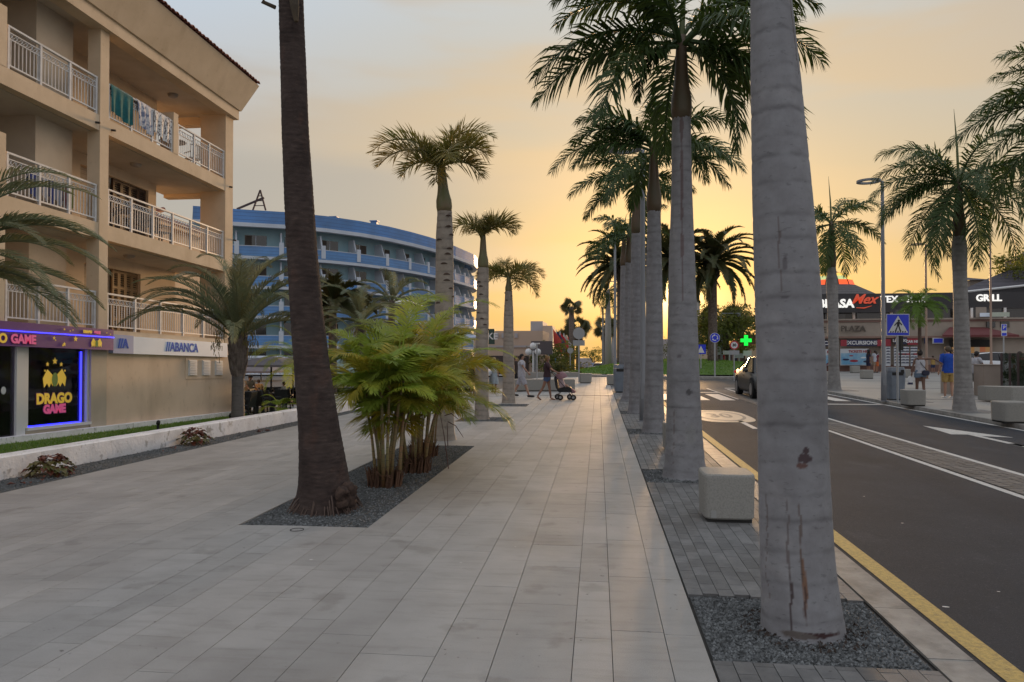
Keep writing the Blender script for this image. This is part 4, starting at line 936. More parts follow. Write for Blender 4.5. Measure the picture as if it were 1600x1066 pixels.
def fan_mesh(R=1.0, n=22, pet=.9, m=None, lw=.02, droop=.5, seed=1, e0=30):
    r = random.Random(seed); b = MB(); e = R_(e0); D = Vector((math.cos(e),0,math.sin(e))); b.tube([(0,0,0),tuple(D*pet)],[.025,.012],5); c = D*pet
    Nn = Vector((-math.sin(e),0,math.cos(e)))
    for i in range(n):
        a = R_(-125+250*i/(n-1)); d = D*math.cos(a)+Vector((0,1,0))*math.sin(a)+Nn*.1; le = R*(1-.25*abs(math.sin(a/2)))*r.uniform(.9,1.05)
        mid = c+d*le*.55; d2 = (d+Vector((0,0,-droop))).normalized(); tip = mid+d2*le*.45; w = Vector((0,1,0))*math.cos(a)-D*math.sin(a); w = w*lw
        i0 = len(b.v); b.v += [tuple(c),tuple(mid+w),tuple(mid-w),tuple(tip)]; b.f += [(i0,i0+1,i0+2),(i0+2,i0+1,i0+3)]
    me = b.mesh('fan_frond'); me.materials.append(m or M_olive); return me
FM = [fan_mesh(1.0,28,.9,M_olive,.05,.5,s,e) for s,e in ((1,65),(2,35),(3,5),(4,-30),(5,-60))]
M_dead = mat('dead_leaf',(.10,.07,.04),.9,(.06,.045,.03),3)
FD = fan_mesh(.9,22,.6,M_dead,.05,1.4,9,-72)
def fancrown(t, c, s, n, seed, skirt=0):
    r = random.Random(seed); wp_ = worldpos(t)
    for i in range(n):
        q = i/n; az = i*137.5+seed*30; link('frond', FM[min(4,int(q*5))], t, Vector(c)-wp_, (R_(r.choice([-1,1])*r.uniform(25,75)),0,R_(az)), (s,s,s))
    for i in range(skirt): link('dead_frond', FD, t, Vector(c)-wp_+Vector((0,0,-.25*s-.1*s*(i%4))), (0,0,R_(i*137.5)), (s,s,s))
fancrown(dk, (-3.1,7.12,8.6), 1.0, 30, 3)
b = MB().tube([(-3.0,6.98,5.15),(-2.96,6.93,4.95),(-2.94,6.92,4.80)],[.05,.045,.02],8); b.build('cut_stub', M_dead, dk)
tag(MB().tube([(-3.18,6.98,4.98),(-3.30,6.95,5.03),(-3.25,6.93,5.08)],[.02,.022,.01],6).build('twig', M_dead, None), 'small dark twig end poking from the dark palm trunk at the top edge', 'twig')
# ------------------------------------------------------------------ bushy areca clumps
M_cane = mat('cane', (.20,.19,.08), .5, (.26,.13,.06), 3, wave=(.075,.10,(.13,.10,.05)), vr=.3)
M_sheath = mat('brown_sheath',(.07,.035,.02),.9,(.14,.07,.04),9)
def areca(cx, cy, label, ncane, H, seed, extra=(), spread=.5, per=5, lf=1.15, left=1):
    t = thing('bushy_palm', label, 'palm', (cx,cy,0), 'bushy yellow green palms in the long gravel bed'); r = random.Random(seed)
    for i in range(ncane):
        a = i*2.4+r.uniform(-.3,.3); d = .04+.13*r.random(); bx, by = cx+d*math.cos(a), cy+d*math.sin(a); h = H*r.uniform(.42,.72); lean = spread*r.uniform(.5,1.5)*(.35 if i%4==0 else 1)
        tx_, ty_ = bx+lean*math.cos(a), by+lean*math.sin(a)
        pts = [(bx,by,-.02),(bx+lean*.25*math.cos(a),by+lean*.25*math.sin(a),h*.4),(bx+lean*.6*math.cos(a),by+lean*.6*math.sin(a),h*.75),(tx_,ty_,h)]
        rc = r.uniform(.011,.022); MB().tube(pts,[rc*1.3,rc,rc*.9,rc*.75],8).build('cane', M_cane, t, smooth=True)
        for k in range(per):
            az = math.degrees(a)+k*137.5+r.uniform(-25,25); e = 82-70*(k/per)+r.uniform(-8,8)-(14 if i%3 else 0)
            add_frond(t, (tx_,ty_,h-.03*k), az, e+12, lf*r.uniform(.75,1.12)*(left if 120 < (az%360) < 330 else 1), 'arecaY' if r.random() < .27 else 'areca', r.randint(0,2), roll=r.uniform(-25,25))
    for az,e,l,z,dx,dy,sp in extra: add_frond(t,(cx+dx,cy+dy,z),az,e,l,sp,1)
    for i in range(6):
        az = r.uniform(-150,40); add_frond(t,(cx+.12*math.cos(R_(az)),cy+.12*math.sin(R_(az)),r.uniform(.6,1.1)),az,r.uniform(15,50),lf*r.uniform(.5,.75),'arecaY' if i%3==0 else 'areca',i%3,roll=r.uniform(-20,20))
    b = MB()
    for i in range(110):
        a = r.uniform(0,6.28); d = r.uniform(.03,.20); b.tube([(cx+d*math.cos(a),cy+d*math.sin(a),-.02),(cx+d*1.1*math.cos(a+.1),cy+d*1.1*math.sin(a+.1),r.uniform(.05,.2)),(cx+d*1.3*math.cos(a+r.uniform(-.4,.4)),cy+d*1.3*math.sin(a+.1),r.uniform(.10,.26))],[.016,.010,.002],4)
    b.build('brown_sheaths', M_sheath, t, kind='stuff'); return t
areca(-2.48,8.45,'nearest bushy yellow green palm clump right behind the dark trunk',13,1.95,2,extra=((10,66,1.1,1.0,.1,0,'areca'),(75,86,1.5,1.35,.15,0,'areca'),(60,80,1.2,1.5,.2,0,'areca')),spread=.26,lf=.9,left=.7)
areca(-2.38,9.5,'second bushy palm clump with an arching frond reaching right across the slim palm',10,2.0,4,extra=((-4,64,1.5,.95,.1,0,'areca'),(-12,40,1.1,.8,.05,0,'arecaY'),(-25,20,.9,.8,.05,0,'areca'),(8,50,1.2,.75,.1,0,'arecaY'),(30,74,1.4,1.5,.1,0,'areca')),spread=.34,lf=.95,left=.9)
areca(-2.6,10.9,'farthest bushy palm clump, lowest of the three and mostly hidden',8,1.9,6,extra=((-10,15,1.3,.8,.2,0,'areca'),(0,45,1.3,1.0,.2,0,'areca')),spread=.5,per=5)
tw = MB()
for k,(a,c) in enumerate((((-1.98,9.7,.0),(-2.12,9.8,.75)),((-2.0,9.75,.62),(-1.78,9.7,.42)),((-2.05,9.78,.7),(-1.85,9.7,.66)),((-1.99,9.7,.3),(-2.02,9.8,.6)),((-2.1,9.8,.72),(-2.3,9.8,.85)))): tw.tube([a,((a[0]+c[0])/2,(a[1]+c[1])/2,(a[2]+c[2])/2+.05),c],[.006,.006,.003],5)
tag(tw.build('dry_stalk', mat('dry_stalk',(.12,.06,.05),.9), None), 'dry reddish flower stalk drooping at the right side of the gravel bed', 'dry stalk')
# ------------------------------------------------------------------ feather palm behind the low wall
M_bootm = mat('leaf_base', (.16,.13,.11), .9, (.08,.06,.05), 8, bump=1, bs=30)
px_, py_ = -8.75, 17.2; pz = gard(px_,py_)
ph = thing('feather_palm', 'short stout feather palm with arching grey green fronds behind the low white wall', 'palm tree', (px_,py_,pz))
ring_trunk(ph, [(pz-.05,.18,px_,py_),(pz+.2,.16,px_,py_),(pz+1.3,.145,px_,py_)], 28, .03, .07, 9, base=(.15,.135,.125), ring=(.08,.07,.065), ringdepth=.012)
b = MB(); r = random.Random(4)
b.lathe([(.14,0),(.18,.25),(.22,.5),(.20,.8),(.1,1.0)],20,(px_,py_,pz+1.25))
for i in range(44):
    a = i*2.4; z = pz+1.35+.9*i/44; rr_ = .14+.04*math.sin(i/44*3.1); x, y = px_+rr_*math.cos(a), py_+rr_*math.sin(a); b.tube([(x-.05*math.cos(a),y-.05*math.sin(a),z-.1),(x,y,z+.05),(x+.05*math.cos(a),y+.05*math.sin(a),z+.2)],[.07,.06,.03],6)
b.build('leaf_bases', M_bootm, ph, smooth=False)
cz = pz+2.3
crown(ph, (px_,py_,cz), 17, 'phoenix', 2.8, 4, emin=24, emax=84, extra=((95,88,3.2),(120,86,3.3),(60,86,3.1),(150,82,3.2),(30,84,3.2),(-60,80,2.6),(180,50,3.2),(176,64,3.1),(186,32,2.8),(172,44,3.2),(2,58,2.9),(-6,42,2.7),(8,30,2.6),(90,84,2.9),(170,78,3.1),(20,76,3.0)), r0=.08)
b = MB()
for i in range(260):
    az = r.choice([.1,-.5,3.4,2.9]); s = r.random(); dd = .15+.38*s; x = px_+dd*math.cos(az)+r.gauss(0,.07); y = py_-.15+dd*math.sin(az)*.3+r.gauss(0,.07); z = cz+.75-1.1*s+r.gauss(0,.13)
    b.tube([(x,y,z),(x+r.gauss(0,.03),y,z-.12)],[.008,.006],4)
b.build('flower_clusters', mat('flower_ochre',(.17,.13,.03),.8,(.10,.10,.03),6), ph, kind='stuff')
# palm at the left picture edge: trunk outside the frame
qx, qy = -9.6, 9.6; qz = gard(qx,qy)
pl = thing('feather_palm', 'feather palm at the left picture edge whose long drooping fronds hang before the balconies', 'palm tree', (qx,qy,qz))
ring_trunk(pl, [(qz-.05,.24,qx,qy),(qz+3.1,.2,qx,qy)], 24, .05, .07, 19, base=(.15,.135,.125), ring=(.08,.07,.065))
crown(pl, (qx,qy,qz+3.1), 20, 'phoenix', 2.3, 7, emin=0, emax=80, r0=.1, extra=((8,40,2.7),(16,22,2.6),(2,58,2.8),(-8,14,2.4),(28,62,2.7),(22,36,2.6),(12,4,2.3)))
# grey palms behind, by the hotel lawn
for i,(u,v,d,lab,L_) in enumerate(((565,500,27,'grey green feather palm in front of the blue hotel, above the bushy palms',2.0),(612,470,34,'second hazy feather palm before the blue hotel, farther right',2.2),(520,470,30,'olive feather palm showing just right of the dark trunk',1.9))):
    c = _C+ray(u,v)*(d/F_); zb = -.9; t = thing('feather_palm', lab, 'palm tree', (c.x,c.y,zb)); MB().tube([(c.x,c.y,zb-.3),(c.x,c.y,c.z)],[.2,.15],12).build('trunk', M_bootm, t, smooth=True); crown(t, tuple(c), 20, 'phoenix' if i<2 else 'date', L_, i+20, emin=-20, emax=80)
c = _C+ray(470,560)*(22/F_); t = thing('bushy_palm','small yellow green palm poking out left of the dark trunk by the cafe','palm',(c.x,c.y,-.8)); MB().tube([(c.x,c.y,-1),(c.x,c.y,c.z)],[.06,.04],8).build('cane',M_cane,t); crown(t,tuple(c),14,'areca',1.5,5,emin=-10,emax=80,extra=((185,35,1.6),(170,10,1.4)))
c = G(438,648,-.25); t = thing('bushy_palm','little green palm sprout leaning over the low wall beside the dark trunk','palm',(c.x,c.y,-.25)); MB().tube([(c.x,c.y,-.3),(c.x,c.y,.0)],[.04,.03],6).build('cane',M_cane,t); crown(t,(c.x,c.y,0),7,'areca',.6,5,emin=20,emax=80)
# ------------------------------------------------------------------ roundabout palms
def canary(x, y, H, label, n, L_, seed, tr=.32):
    zb = islz(x,y)-.1; t = thing('date_palm', label, 'palm tree', (x,y,zb), 'big date palms on the roundabout')
    MB().tube([(x,y,zb),(x,y,zb+.5),(x,y,H-.6),(x,y,H-.2)],[tr*1.25,tr,tr*.9,tr*1.5],16).build('trunk', M_bootm, t, smooth=True)
    b = MB(); r = random.Random(seed)
    for i in range(60):
        a = i*2.4; z = H-1.2+1.1*i/60; rr_ = tr*1.1; b.tube([(x+rr_*.6*math.cos(a),y+rr_*.6*math.sin(a),z-.15),(x+rr_*1.5*math.cos(a),y+rr_*1.5*math.sin(a),z+.2)],[.10,.04],5)
    b.build('leaf_bases', M_bootm, t, kind='stuff')
    crown(t, (x,y,H), n, 'date', L_, seed, emin=-42, emax=80, r0=.2); return t
canary(5.1,51.5,7.9,'large date palm on the roundabout, trunk just left of the second pale palm',54,3.6,3)
canary(7.9,52.5,7.9,'large date palm on the roundabout just right of the second pale palm trunk',54,3.7,8)
canary(1.7,55.5,8.1,'large date palm on the roundabout left, arching left over the distant street',48,3.6,5)
def fanpalm(u, v, d, s, lab, zb=-.9, skirt=8, tr=.18):
    c = _C+ray(u,v)*(d/F_); zb = far(c.y)-.1; t = thing('fan_palm', lab, 'palm tree', (c.x,c.y,zb), 'distant fan palms'); MB().tube([(c.x,c.y,zb),(c.x,c.y,c.z)],[tr*1.3,tr],10).build('trunk', M_bootm, t, smooth=True); fancrown(t, tuple(c), s, 18, int(u), skirt); return t
fanpalm(893,480,75,.72,'tall distant fan palm above the round sign, left of the street end',skirt=0,tr=.25)
fanpalm(903,512,80,1.0,'bushier distant fan palm right behind the round sign'); fanpalm(885,530,85,.9,'distant shaggy fan palm by the flags')
fanpalm(946,512,90,1.0,'distant shaggy fan palm between lamp posts at the street end',skirt=14)
fanpalm(1125,500,62,1.3,'fan palm beyond the roundabout, right of the date palms'); 
def rpfar(u, v, d, lab, L_=2.4, sp='royalfar', vb=None):
    c = _C+ray(u,v)*(d/F_); zb = far(c.y)-.1; t = thing('royal_palm', lab, 'palm tree', (c.x,c.y,zb), 'distant slender palms'); MB().tube([(c.x,c.y,zb),(c.x,c.y,zb+(c.z-zb)*.5),(c.x,c.y,c.z)],[.3,.26,.16],12).build('trunk', mat('pale_far_trunk',(.36,.35,.34),.8), t, smooth=True); crown(t, tuple(c), 14, sp, L_, int(u), emin=-45, emax=80)
rpfar(950,455,60,'slender distant palm with a pale trunk left of the pale row',1.9); rpfar(1090,440,75,'distant palm behind the date palms')
rpfar(958,505,110,'very far palm at the street end',2.6)
c = G(1437,596); t = thing('small_palm','small bright green palm on a thin dark trunk beside the restaurant',"palm tree",(c.x,c.y,0)); zt = 1.56+ (549-478)/1155*c.y
MB().tube([(c.x,c.y,0),(c.x+.03,c.y,zt)],[.10,.08],10).build('trunk', M_wood, t); crown(t,(c.x,c.y,zt),20,'bright',1.5,4,emin=-25,emax=80)
# ------------------------------------------------------------------ trees and shrubs as leaf clumps
def leafmass(parent, blobs, n, size, m, seed, name='crown'):
    r = random.Random(seed); b = MB(); tot = sum(q[3]*q[4]*q[5] for q in blobs)
    for (x,y,z,rx,ry,rz) in blobs:
        k = int(n*rx*ry*rz/tot); sub = [(r.gauss(0,.5),r.gauss(0,.5),r.gauss(0,.5)) for _ in range(max(6,k//60))]
        for i in range(k):
            s = r.choice(sub); p = [s[j]+r.gauss(0,.19) for j in range(3)]; l = math.sqrt(sum(a*a for a in p))
            if l > 1.15: continue
            c = Vector((x+p[0]*rx,y+p[1]*ry,z+p[2]*rz)); d = Vector((r.gauss(0,1),r.gauss(0,1),r.gauss(0,.6))).normalized(); e = d.cross(Vector((r.gauss(0,1),r.gauss(0,1),r.gauss(0,1)))).normalized(); ss = size*r.uniform(.6,1.3)
            i0 = len(b.v); b.v += [tuple(c-d*ss),tuple(c+e*ss*.45),tuple(c+d*ss),tuple(c-e*ss*.45)]; b.f.append((i0,i0+1,i0+2,i0+3))
    o = b.build(name, m, parent, recalc=False); return o
M_lf1 = mat('leaf_olive',(.10,.13,.025),.6,(.17,.17,.03),.4,trans=.5); M_lf2 = mat('leaf_dark',(.05,.075,.02),.6,(.09,.10,.025),.4,trans=.45); M_bark = mat('bark',(.09,.07,.055),.9,(.05,.04,.03),5,bump=1,bs=20)
def tree(u, v, d, r0, lab, m=M_lf1, n=2600, size=.14, h=None):
    c = _C+ray(u,v)*(d/F_); zb = (far(c.y) if c.x < 12 else 0)-.1; t = thing('broadleaf_tree', lab, 'tree', (c.x,c.y,zb)); r = random.Random(int(u))
    MB().tube([(c.x,c.y,zb),(c.x+.1,c.y,(zb+c.z)/2),(c.x,c.y,c.z)],[.2,.14,.06],8).build('trunk', M_bark, t)
    for k in range(5):
        a = k*1.3; MB().tube([(c.x,c.y,(zb+c.z)/2),(c.x+r0*.6*math.cos(a),c.y+r0*.6*math.sin(a),c.z+r0*.3*math.sin(k))],[.08,.02],6).build('limb', M_bark, t)
    bl = [(c.x,c.y,c.z,r0,r0,r0*.8)]+[(c.x+r0*.7*math.cos(k*1.1),c.y+r0*.7*math.sin(k*1.1),c.z+r0*.45*math.sin(k*2.3),r0*.55,r0*.55,r0*.5) for k in range(6)]
    leafmass(t, bl, n, size, m, int(u)); return t
tree(1135,515,60,2.6,'leafy olive green tree beyond the roundabout left of the green cross',n=5200)
tree(1160,500,66,2.0,'second leafy tree behind the first, nearer the thick palm',M_lf2,n=2600)
tree(1105,525,72,1.8,'low dense tree behind the round blue sign',M_lf2)
tree(928,556,160,2.4,'green street tree right of the round grey sign'); tree(985,552,100,2.2,'green street tree at the right end of the distant street',M_lf1); tree(1010,548,85,3.0,'dark street tree behind the pale row',M_lf2)
tree(868,565,62,2.2,'rounded bush beside the flags',M_lf1,3000); tree(852,570,66,1.8,'low bush left of the rounded one',M_lf2)
tree(1600,425,60,2.2,'tree at the right picture edge in front of the tall roof',M_lf1,2600,.16)
# croton plants by the wall
M_cro1 = mat('croton_red',(.20,.05,.025),.5,(.10,.035,.02),14); M_cro2 = mat('croton_green',(.10,.11,.03),.5,(.16,.10,.03),14)
def croton(x,y,s,lab,seed):
    t = thing('croton_plant', lab, 'plant', (x,y,gz(x,y))); r = random.Random(seed); z0 = gz(x,y)
    for k in range(6):
        a = k*1.1; MB().tube([(x,y,z0-.01),(x+.3*s*math.cos(a),y+.3*s*math.sin(a),z0+.5*s)],[.008,.004],5).build('stem', M_bark, t)
    for k in range(150):
        a = r.uniform(0,6.28); ph_ = r.uniform(.1,1.5); R0 = s*r.uniform(.65,1); c = Vector((x+R0*math.cos(a)*math.cos(ph_)*.85,y+R0*math.sin(a)*math.cos(ph_)*.85,z0+.08*s+R0*math.sin(ph_)*.85))
        out = Vector((math.cos(a)*math.cos(ph_),math.sin(a)*math.cos(ph_),math.sin(ph_)*.4-.35)).normalized(); sd = out.cross(Vector((0,0,1))).normalized(); l = s*.36*r.uniform(.7,1.2); w = l*.45; up = sd.cross(out)
        b = MB(); b.v = [tuple(c),tuple(c+out*l*.5+sd*w+up*.01),tuple(c+out*l*.5-up*.012),tuple(c+out*l*.5-sd*w+up*.01),tuple(c+out*l-Vector((0,0,l*.3)))]; b.f = [(0,1,2),(0,2,3),(1,4,2),(2,4,3)]
        b.build('leaf', M_cro1 if (ph_ > 1.0 or r.random() < .2) else M_cro2, t, recalc=False)
c1 = (-7.62,9.55); croton(c1[0],c1[1],.30,'red and green leafed plant at the foot of the white wall, nearest the camera',1); croton(-7.65,13.35,.31,'red leafed plant at the foot of the white wall farther along',2)
lg = MB(); r = random.Random(3)
for i in range(26):
    x = r.uniform(-7.75,-7.3); y = r.choice([15.6,16.0,12.6,9.0,9.9])+r.gauss(0,.15); z = gz(x,y); a = r.uniform(0,6.28); l = r.uniform(.06,.13); lg.poly([(x,y,z+.01),(x+l*.5*math.cos(a+.5),y+l*.5*math.sin(a+.5),z+.04),(x+l*math.cos(a),y+l*math.sin(a),z+.015),(x+l*.5*math.cos(a-.5),y+l*.5*math.sin(a-.5),z+.03)])
tag(lg.build('fallen_leaves', M_cro1, None, kind='stuff', recalc=False), 'dry reddish fallen leaves lying on the gravel strip by the white wall', 'leaves')
for i,(u,v) in enumerate(((600,377),(655,372),(712,365),(805,392))): pass
# ------------------------------------------------------------------ HOTEL (curved blue facade)
M_hb = mat('hotel_blue', (.08,.23,.55), .45, (.07,.165,.35), .25, wave=(.37,.10,(.05,.11,.25)))
M_hbr = mat('hotel_rail_blue', (.09,.25,.54), .45, (.08,.18,.36), .4, wave=(.30,.12,(.06,.13,.28)))
M_hw = mat('hotel_white', (.50,.55,.62), .6, (.42,.47,.55), .5); M_hwall = mat('hotel_wall', (.30,.47,.54), .7, (.26,.42,.48), .3)
M_hwin = mat('hotel_window', (.02,.02,.022), .08, spec=.8); M_hcur = mat('hotel_curtain', (.07,.055,.045), .8)
ht = thing('hotel', 'long curved blue hotel with white edged balconies on five floors', 'building', (-30,85,-1.5))
def dep(u, v, zt=14.2): return zt*F_/(549.5-v)
cp_ = [(300,322),(360,326.5),(440,331.5),(500,337),(560,345.5),(620,357.5),(680,374),(720,389.5),(745,403)]
poly = []
for u, v in cp_:
    d = dep(u,v); p = _C + ray(u,549.5)*(d/F_); poly.append(Vector((p.x,p.y,0)))
poly.append(poly[-1]+Vector((-3.5,9,0))); poly.append(poly[-1]+Vector((-8,7,0)))
# resample with even bay width
def resample(P, step):
    # catmull smoothing first
    Q = []
    for i in range(len(P)-1):
        p0,p1,p2,p3 = P[max(0,i-1)],P[i],P[i+1],P[min(len(P)-1,i+2)]
        for k in range(10):
            t = k/10; Q.append(.5*((2*p1)+(p2-p0)*t+(2*p0-5*p1+4*p2-p3)*t*t+(3*p1-p0-3*p2+p3)*t**3))
    Q.append(P[-1]); out = [Q[0]]; acc = 0
    for i in range(1,len(Q)):
        d = (Q[i]-Q[i-1]).length
        while acc+d >= step:
            t = (step-acc)/d; Q[i-1] = Q[i-1].lerp(Q[i],t); out.append(Q[i-1].copy()); d = (Q[i]-Q[i-1]).length; acc = 0
        acc += d
    return out
BAY = 4.3
HP = resample(poly, BAY); nb = len(HP)
def nrm(i):
    t = (HP[min(nb-1,i+1)]-HP[max(0,i-1)]).normalized(); n = Vector((t.y,-t.x,0)); return n if n.y < 0 or n.x > 0 else -n
NR = [nrm(i) for i in range(nb)]
def band(name, o1, o2, z1, z2, m, i0=0, i1=None):
    i1 = nb-1 if i1 is None else i1; b = MB()
    for i in range(i0,i1+1):
        for o, z in ((o1,z1),(o2,z1),(o2,z2),(o1,z2)): p = HP[i]+NR[i]*o; b.v.append((p.x,p.y,z))
    for k in range(i1-i0):
        for j in range(4): b.f.append((k*4+j,k*4+(j+1)%4,(k+1)*4+(j+1)%4,(k+1)*4+j))
    b.f += [(0,1,2,3),tuple((i1-i0)*4+j for j in (3,2,1,0))]
    return b.build(name, m, ht)
band('roof_fascia', -.4, .1, 14.5, 15.8, M_hb); band('roof_fascia_trim', -.45, .15, 14.12, 14.5, M_hw)
b = MB()
for i in range(nb): p = HP[i]+NR[i]*(-.4); b.v.append((p.x,p.y,15.6))
for i in range(nb): p = HP[i]+NR[i]*(-14); b.v.append((p.x,p.y,15.9))
for i in range(nb-1): b.f.append((i,i+1,nb+i+1,nb+i))
b.build('roof', M_hw, ht)
band('back_wall', -2.2, -1.9, -2.5, 15.0, M_hwall)
for fl in range(5):
    zf_ = 11.2-3.0*fl   # floor level
    if fl: pass
    band('balcony_floor', -1.95, .05, zf_-.22, zf_-.02, M_hw)
    band('balcony_edge_trim', .05, .12, zf_-.32, zf_-.02, M_hw)
    band('balcony_parapet', .0, .08, zf_, zf_+.95, M_hbr)
    band('handrail', -.01, .10, zf_+.97, zf_+1.03, M_hw)
    for i in range(nb-1):
        p0, p1 = HP[i], HP[i+1]; n = ((p1-p0).cross(Vector((0,0,1)))).normalized(); n = n if n.dot(NR[i]) > 0 else -n; t = (p1-p0).normalized()
        def qd(a, b_, o, z0, z1, th=.06):
            A = p0+t*a; B = p0+t*b_; A1 = A+n*o; B1 = B+n*o; A2 = A+n*(o-th); B2 = B+n*(o-th)
            return MB().hexa([(A1.x,A1.y,z0),(B1.x,B1.y,z0),(B2.x,B2.y,z0),(A2.x,A2.y,z0),(A1.x,A1.y,z1),(B1.x,B1.y,z1),(B2.x,B2.y,z1),(A2.x,A2.y,z1)])
        wn = qd(.5, 2.65, -1.85, zf_+.0, zf_+2.35).build('balcony_window', M_hwin, ht)
        rc = random.random()
        if rc > .35: qd(.55 if rc > .6 else 1.7, 1.2 if rc > .6 else 2.6, -1.84, zf_+.05, zf_+2.3, .01).build('curtain', M_hcur, wn)
        qd(1.55,1.62,-1.83,zf_,zf_+2.35,.03).build('mullion', M_hw, wn)
        A = p0+t*3.95
        MB().hexa([tuple(A+n*(-1.9))[:2]+(zf_,),tuple(A+t*.16+n*(-1.9))[:2]+(zf_,),tuple(A+t*.16+n*.0)[:2]+(zf_,),tuple(A+n*.0)[:2]+(zf_,),tuple(A+n*(-1.9))[:2]+(zf_+2.6,),tuple(A+t*.16+n*(-1.9))[:2]+(zf_+2.6,),tuple(A+t*.16+n*(-.9))[:2]+(zf_+2.6,),tuple(A+n*(-.9))[:2]+(zf_+2.6,)]).build('balcony_divider', M_hw, ht)
        qd(3.8,4.25,.14,zf_+.1,zf_+1.45,.25).build('divider_pier', M_hw, ht)
rt = thing('roof_ladder', 'dark steel frame with a slanting beam on the hotel roof', 'frame', tuple(_C+ray(405,329)*(76/F_)))
c = Vector(rt.location); M_steel = mat('dark_steel',(.06,.035,.035),.7)
MB().tube([(c.x-.7,c.y,c.z),(c.x+.1,c.y,c.z+2.1)],.09,6).build('leg',M_steel,rt); MB().tube([(c.x+.7,c.y,c.z),(c.x+.1,c.y,c.z+2.1)],.09,6).build('leg',M_steel,rt)
MB().tube([(c.x-2.4,c.y,c.z+.2),(c.x+.5,c.y,c.z+1.3)],.12,6).build('beam',M_steel,rt)
for z in (.5,1.0,1.5): MB().tube([(c.x-.7+.8*z/2.1,c.y,c.z+z),(c.x+.7-.6*z/2.1,c.y,c.z+z)],.05,5).build('rung',M_steel,rt)
for i,u in enumerate((439,522,585)):
    d = 76+i*3; c = _C+ray(u,331+i*6.5)*((dep(u,[331.5,339.5,349][i])+3)/F_); tag(MB().box(c.x-.35,c.x+.35,c.y-.35,c.y+.35,c.z-1,c.z-.2).box(c.x-.45,c.x+.45,c.y-.45,c.y+.45,c.z-.2,c.z-.1).build('roof_vent', M_hb, None), ['small blue vent box on the hotel roof, leftmost','small blue vent box on the hotel roof, in the middle','small blue vent box on the hotel roof, right'][i], 'vent')
# cafe: umbrellas, tables, chairs, balustrade
M_can = mat('grey_canvas',(.16,.15,.17),.8,(.13,.125,.14),2); M_blk = mat('black_wicker',(.012,.012,.014),.6)
def parasol(u, v, d, s, lab, m=M_can):
    c = _C+ray(u,v)*(d/F_); zb = gard(c.x,c.y); t = thing('parasol', lab, 'parasol', (c.x,c.y,zb))
    b = MB(); b.v.append((c.x,c.y,c.z))
    for r_, z in ((.5,-.16),(1,-.45),(1,-.55)):
        for k in range(4): 
            a = math.pi/4+k*math.pi/2; 
            b.v.append((c.x+s*r_*1.414*math.cos(a),c.y+s*r_*1.414*math.sin(a),c.z+z*s/1.4))
    for k in range(4):
        b.f.append((0,1+k,1+(k+1)%4)); b.f.append((1+k,5+k,5+(k+1)%4,1+(k+1)%4)); b.f.append((5+k,9+k,9+(k+1)%4,5+(k+1)%4))
    b.build('canopy', m, t, recalc=False); MB().tube([(c.x,c.y,zb),(c.x,c.y,c.z)],.035,8).build('pole', M_blk, t)
    for k in range(4): a = math.pi/4+k*math.pi/2; MB().tube([(c.x,c.y,c.z-.05),(c.x+s*1.35*math.cos(a),c.y+s*1.35*math.sin(a),c.z-.47*s/1.4)],.015,4).build('rib', M_blk, t)
parasol(424,556,27,1.0,'large grey square parasol over the cafe tables'); parasol(458,557,31,1.1,'second grey parasol just left of the dark trunk')
parasol(408,569,42,1.2,'small far grey parasol under the first'); 
for i,(u,v,d,c_,lab) in enumerate(((625,467,48,(.55,.55,.52),'white parasol before the hotel, above the bushy palms'),(722,518,48,(.35,.40,.52),'pale blue parasol glimpsed through the palm fronds'),(717,565,30,(.40,.42,.45),'low grey blue parasol beside the slim grey palm'))): parasol(u,v,d,1.3,lab,mat('canvas%d'%i,c_,.8))
def cafechair(x,y,rz,lab,zb=None):
    zb = gard(x,y)+.06 if zb is None else zb; t = thing('cafe_chair', lab, 'chair', (x,y,zb), 'black wicker chairs of the cafe', rz)
    MB().box(-.25,.25,-.25,.25,.38,.45).build('seat',M_blk,t,world=False); MB().hexa([(-.25,-.25,.45),(.25,-.25,.45),(.25,-.19,.45),(-.25,-.19,.45),(-.22,-.33,.88),(.22,-.33,.88),(.22,-.27,.9),(-.22,-.27,.9)]).build('backrest',M_blk,t,world=False)
    for s in (-1,1):
        MB().box(s*.25-.03,s*.25+.03,-.25,.2,.62,.67).build('armrest',M_blk,t,world=False)
        for q in (-1,1): MB().box(s*.22-.02,s*.22+.02,q*.22-.02,q*.22+.02,0,.64 if q>0 else .45).build('leg',M_blk,t,world=False)
k = 0
for (u,v,d) in ((392,625,25),(412,628,25),(405,622,27.5),(424,622,26),(436,620,27),(383,628,24.2),(446,618,28.5),(418,618,29.5),(395,618,30),(432,616,31)):
    c = _C+ray(u,v)*(d/F_); cafechair(c.x,c.y,random.uniform(0,6),['black wicker cafe chair, second from the left','black wicker cafe chair in the middle front','black wicker cafe chair behind the left pair','black wicker cafe chair right of the middle','black wicker cafe chair near the dark trunk','black wicker cafe chair, leftmost beside the feather palm','black wicker cafe chair, rightmost by the dark trunk','black wicker cafe chair in the back row middle','black wicker cafe chair in the back row left','black wicker cafe chair in the back row right'][k]); k += 1
for i,(u,v,d) in enumerate(((400,620,26.5),(428,618,28))):
    c = _C+ray(u,v)*(d/F_); zb = gard(c.x,c.y)+.06; t = thing('cafe_table',['dark cafe table with a pale top edge, left','dark cafe table with a pale top edge, right'][i],'table',(c.x,c.y,zb)); MB().box(c.x-.4,c.x+.4,c.y-.4,c.y+.4,zb+.70,zb+.74).build('table_top',M_blk,t); MB().tube([(c.x,c.y,zb),(c.x,c.y,zb+.7)],.04,8).build('leg',M_blk,t); MB().box(c.x-.25,c.x+.25,c.y-.25,c.y+.25,zb,zb+.03).build('base_plate',M_blk,t)
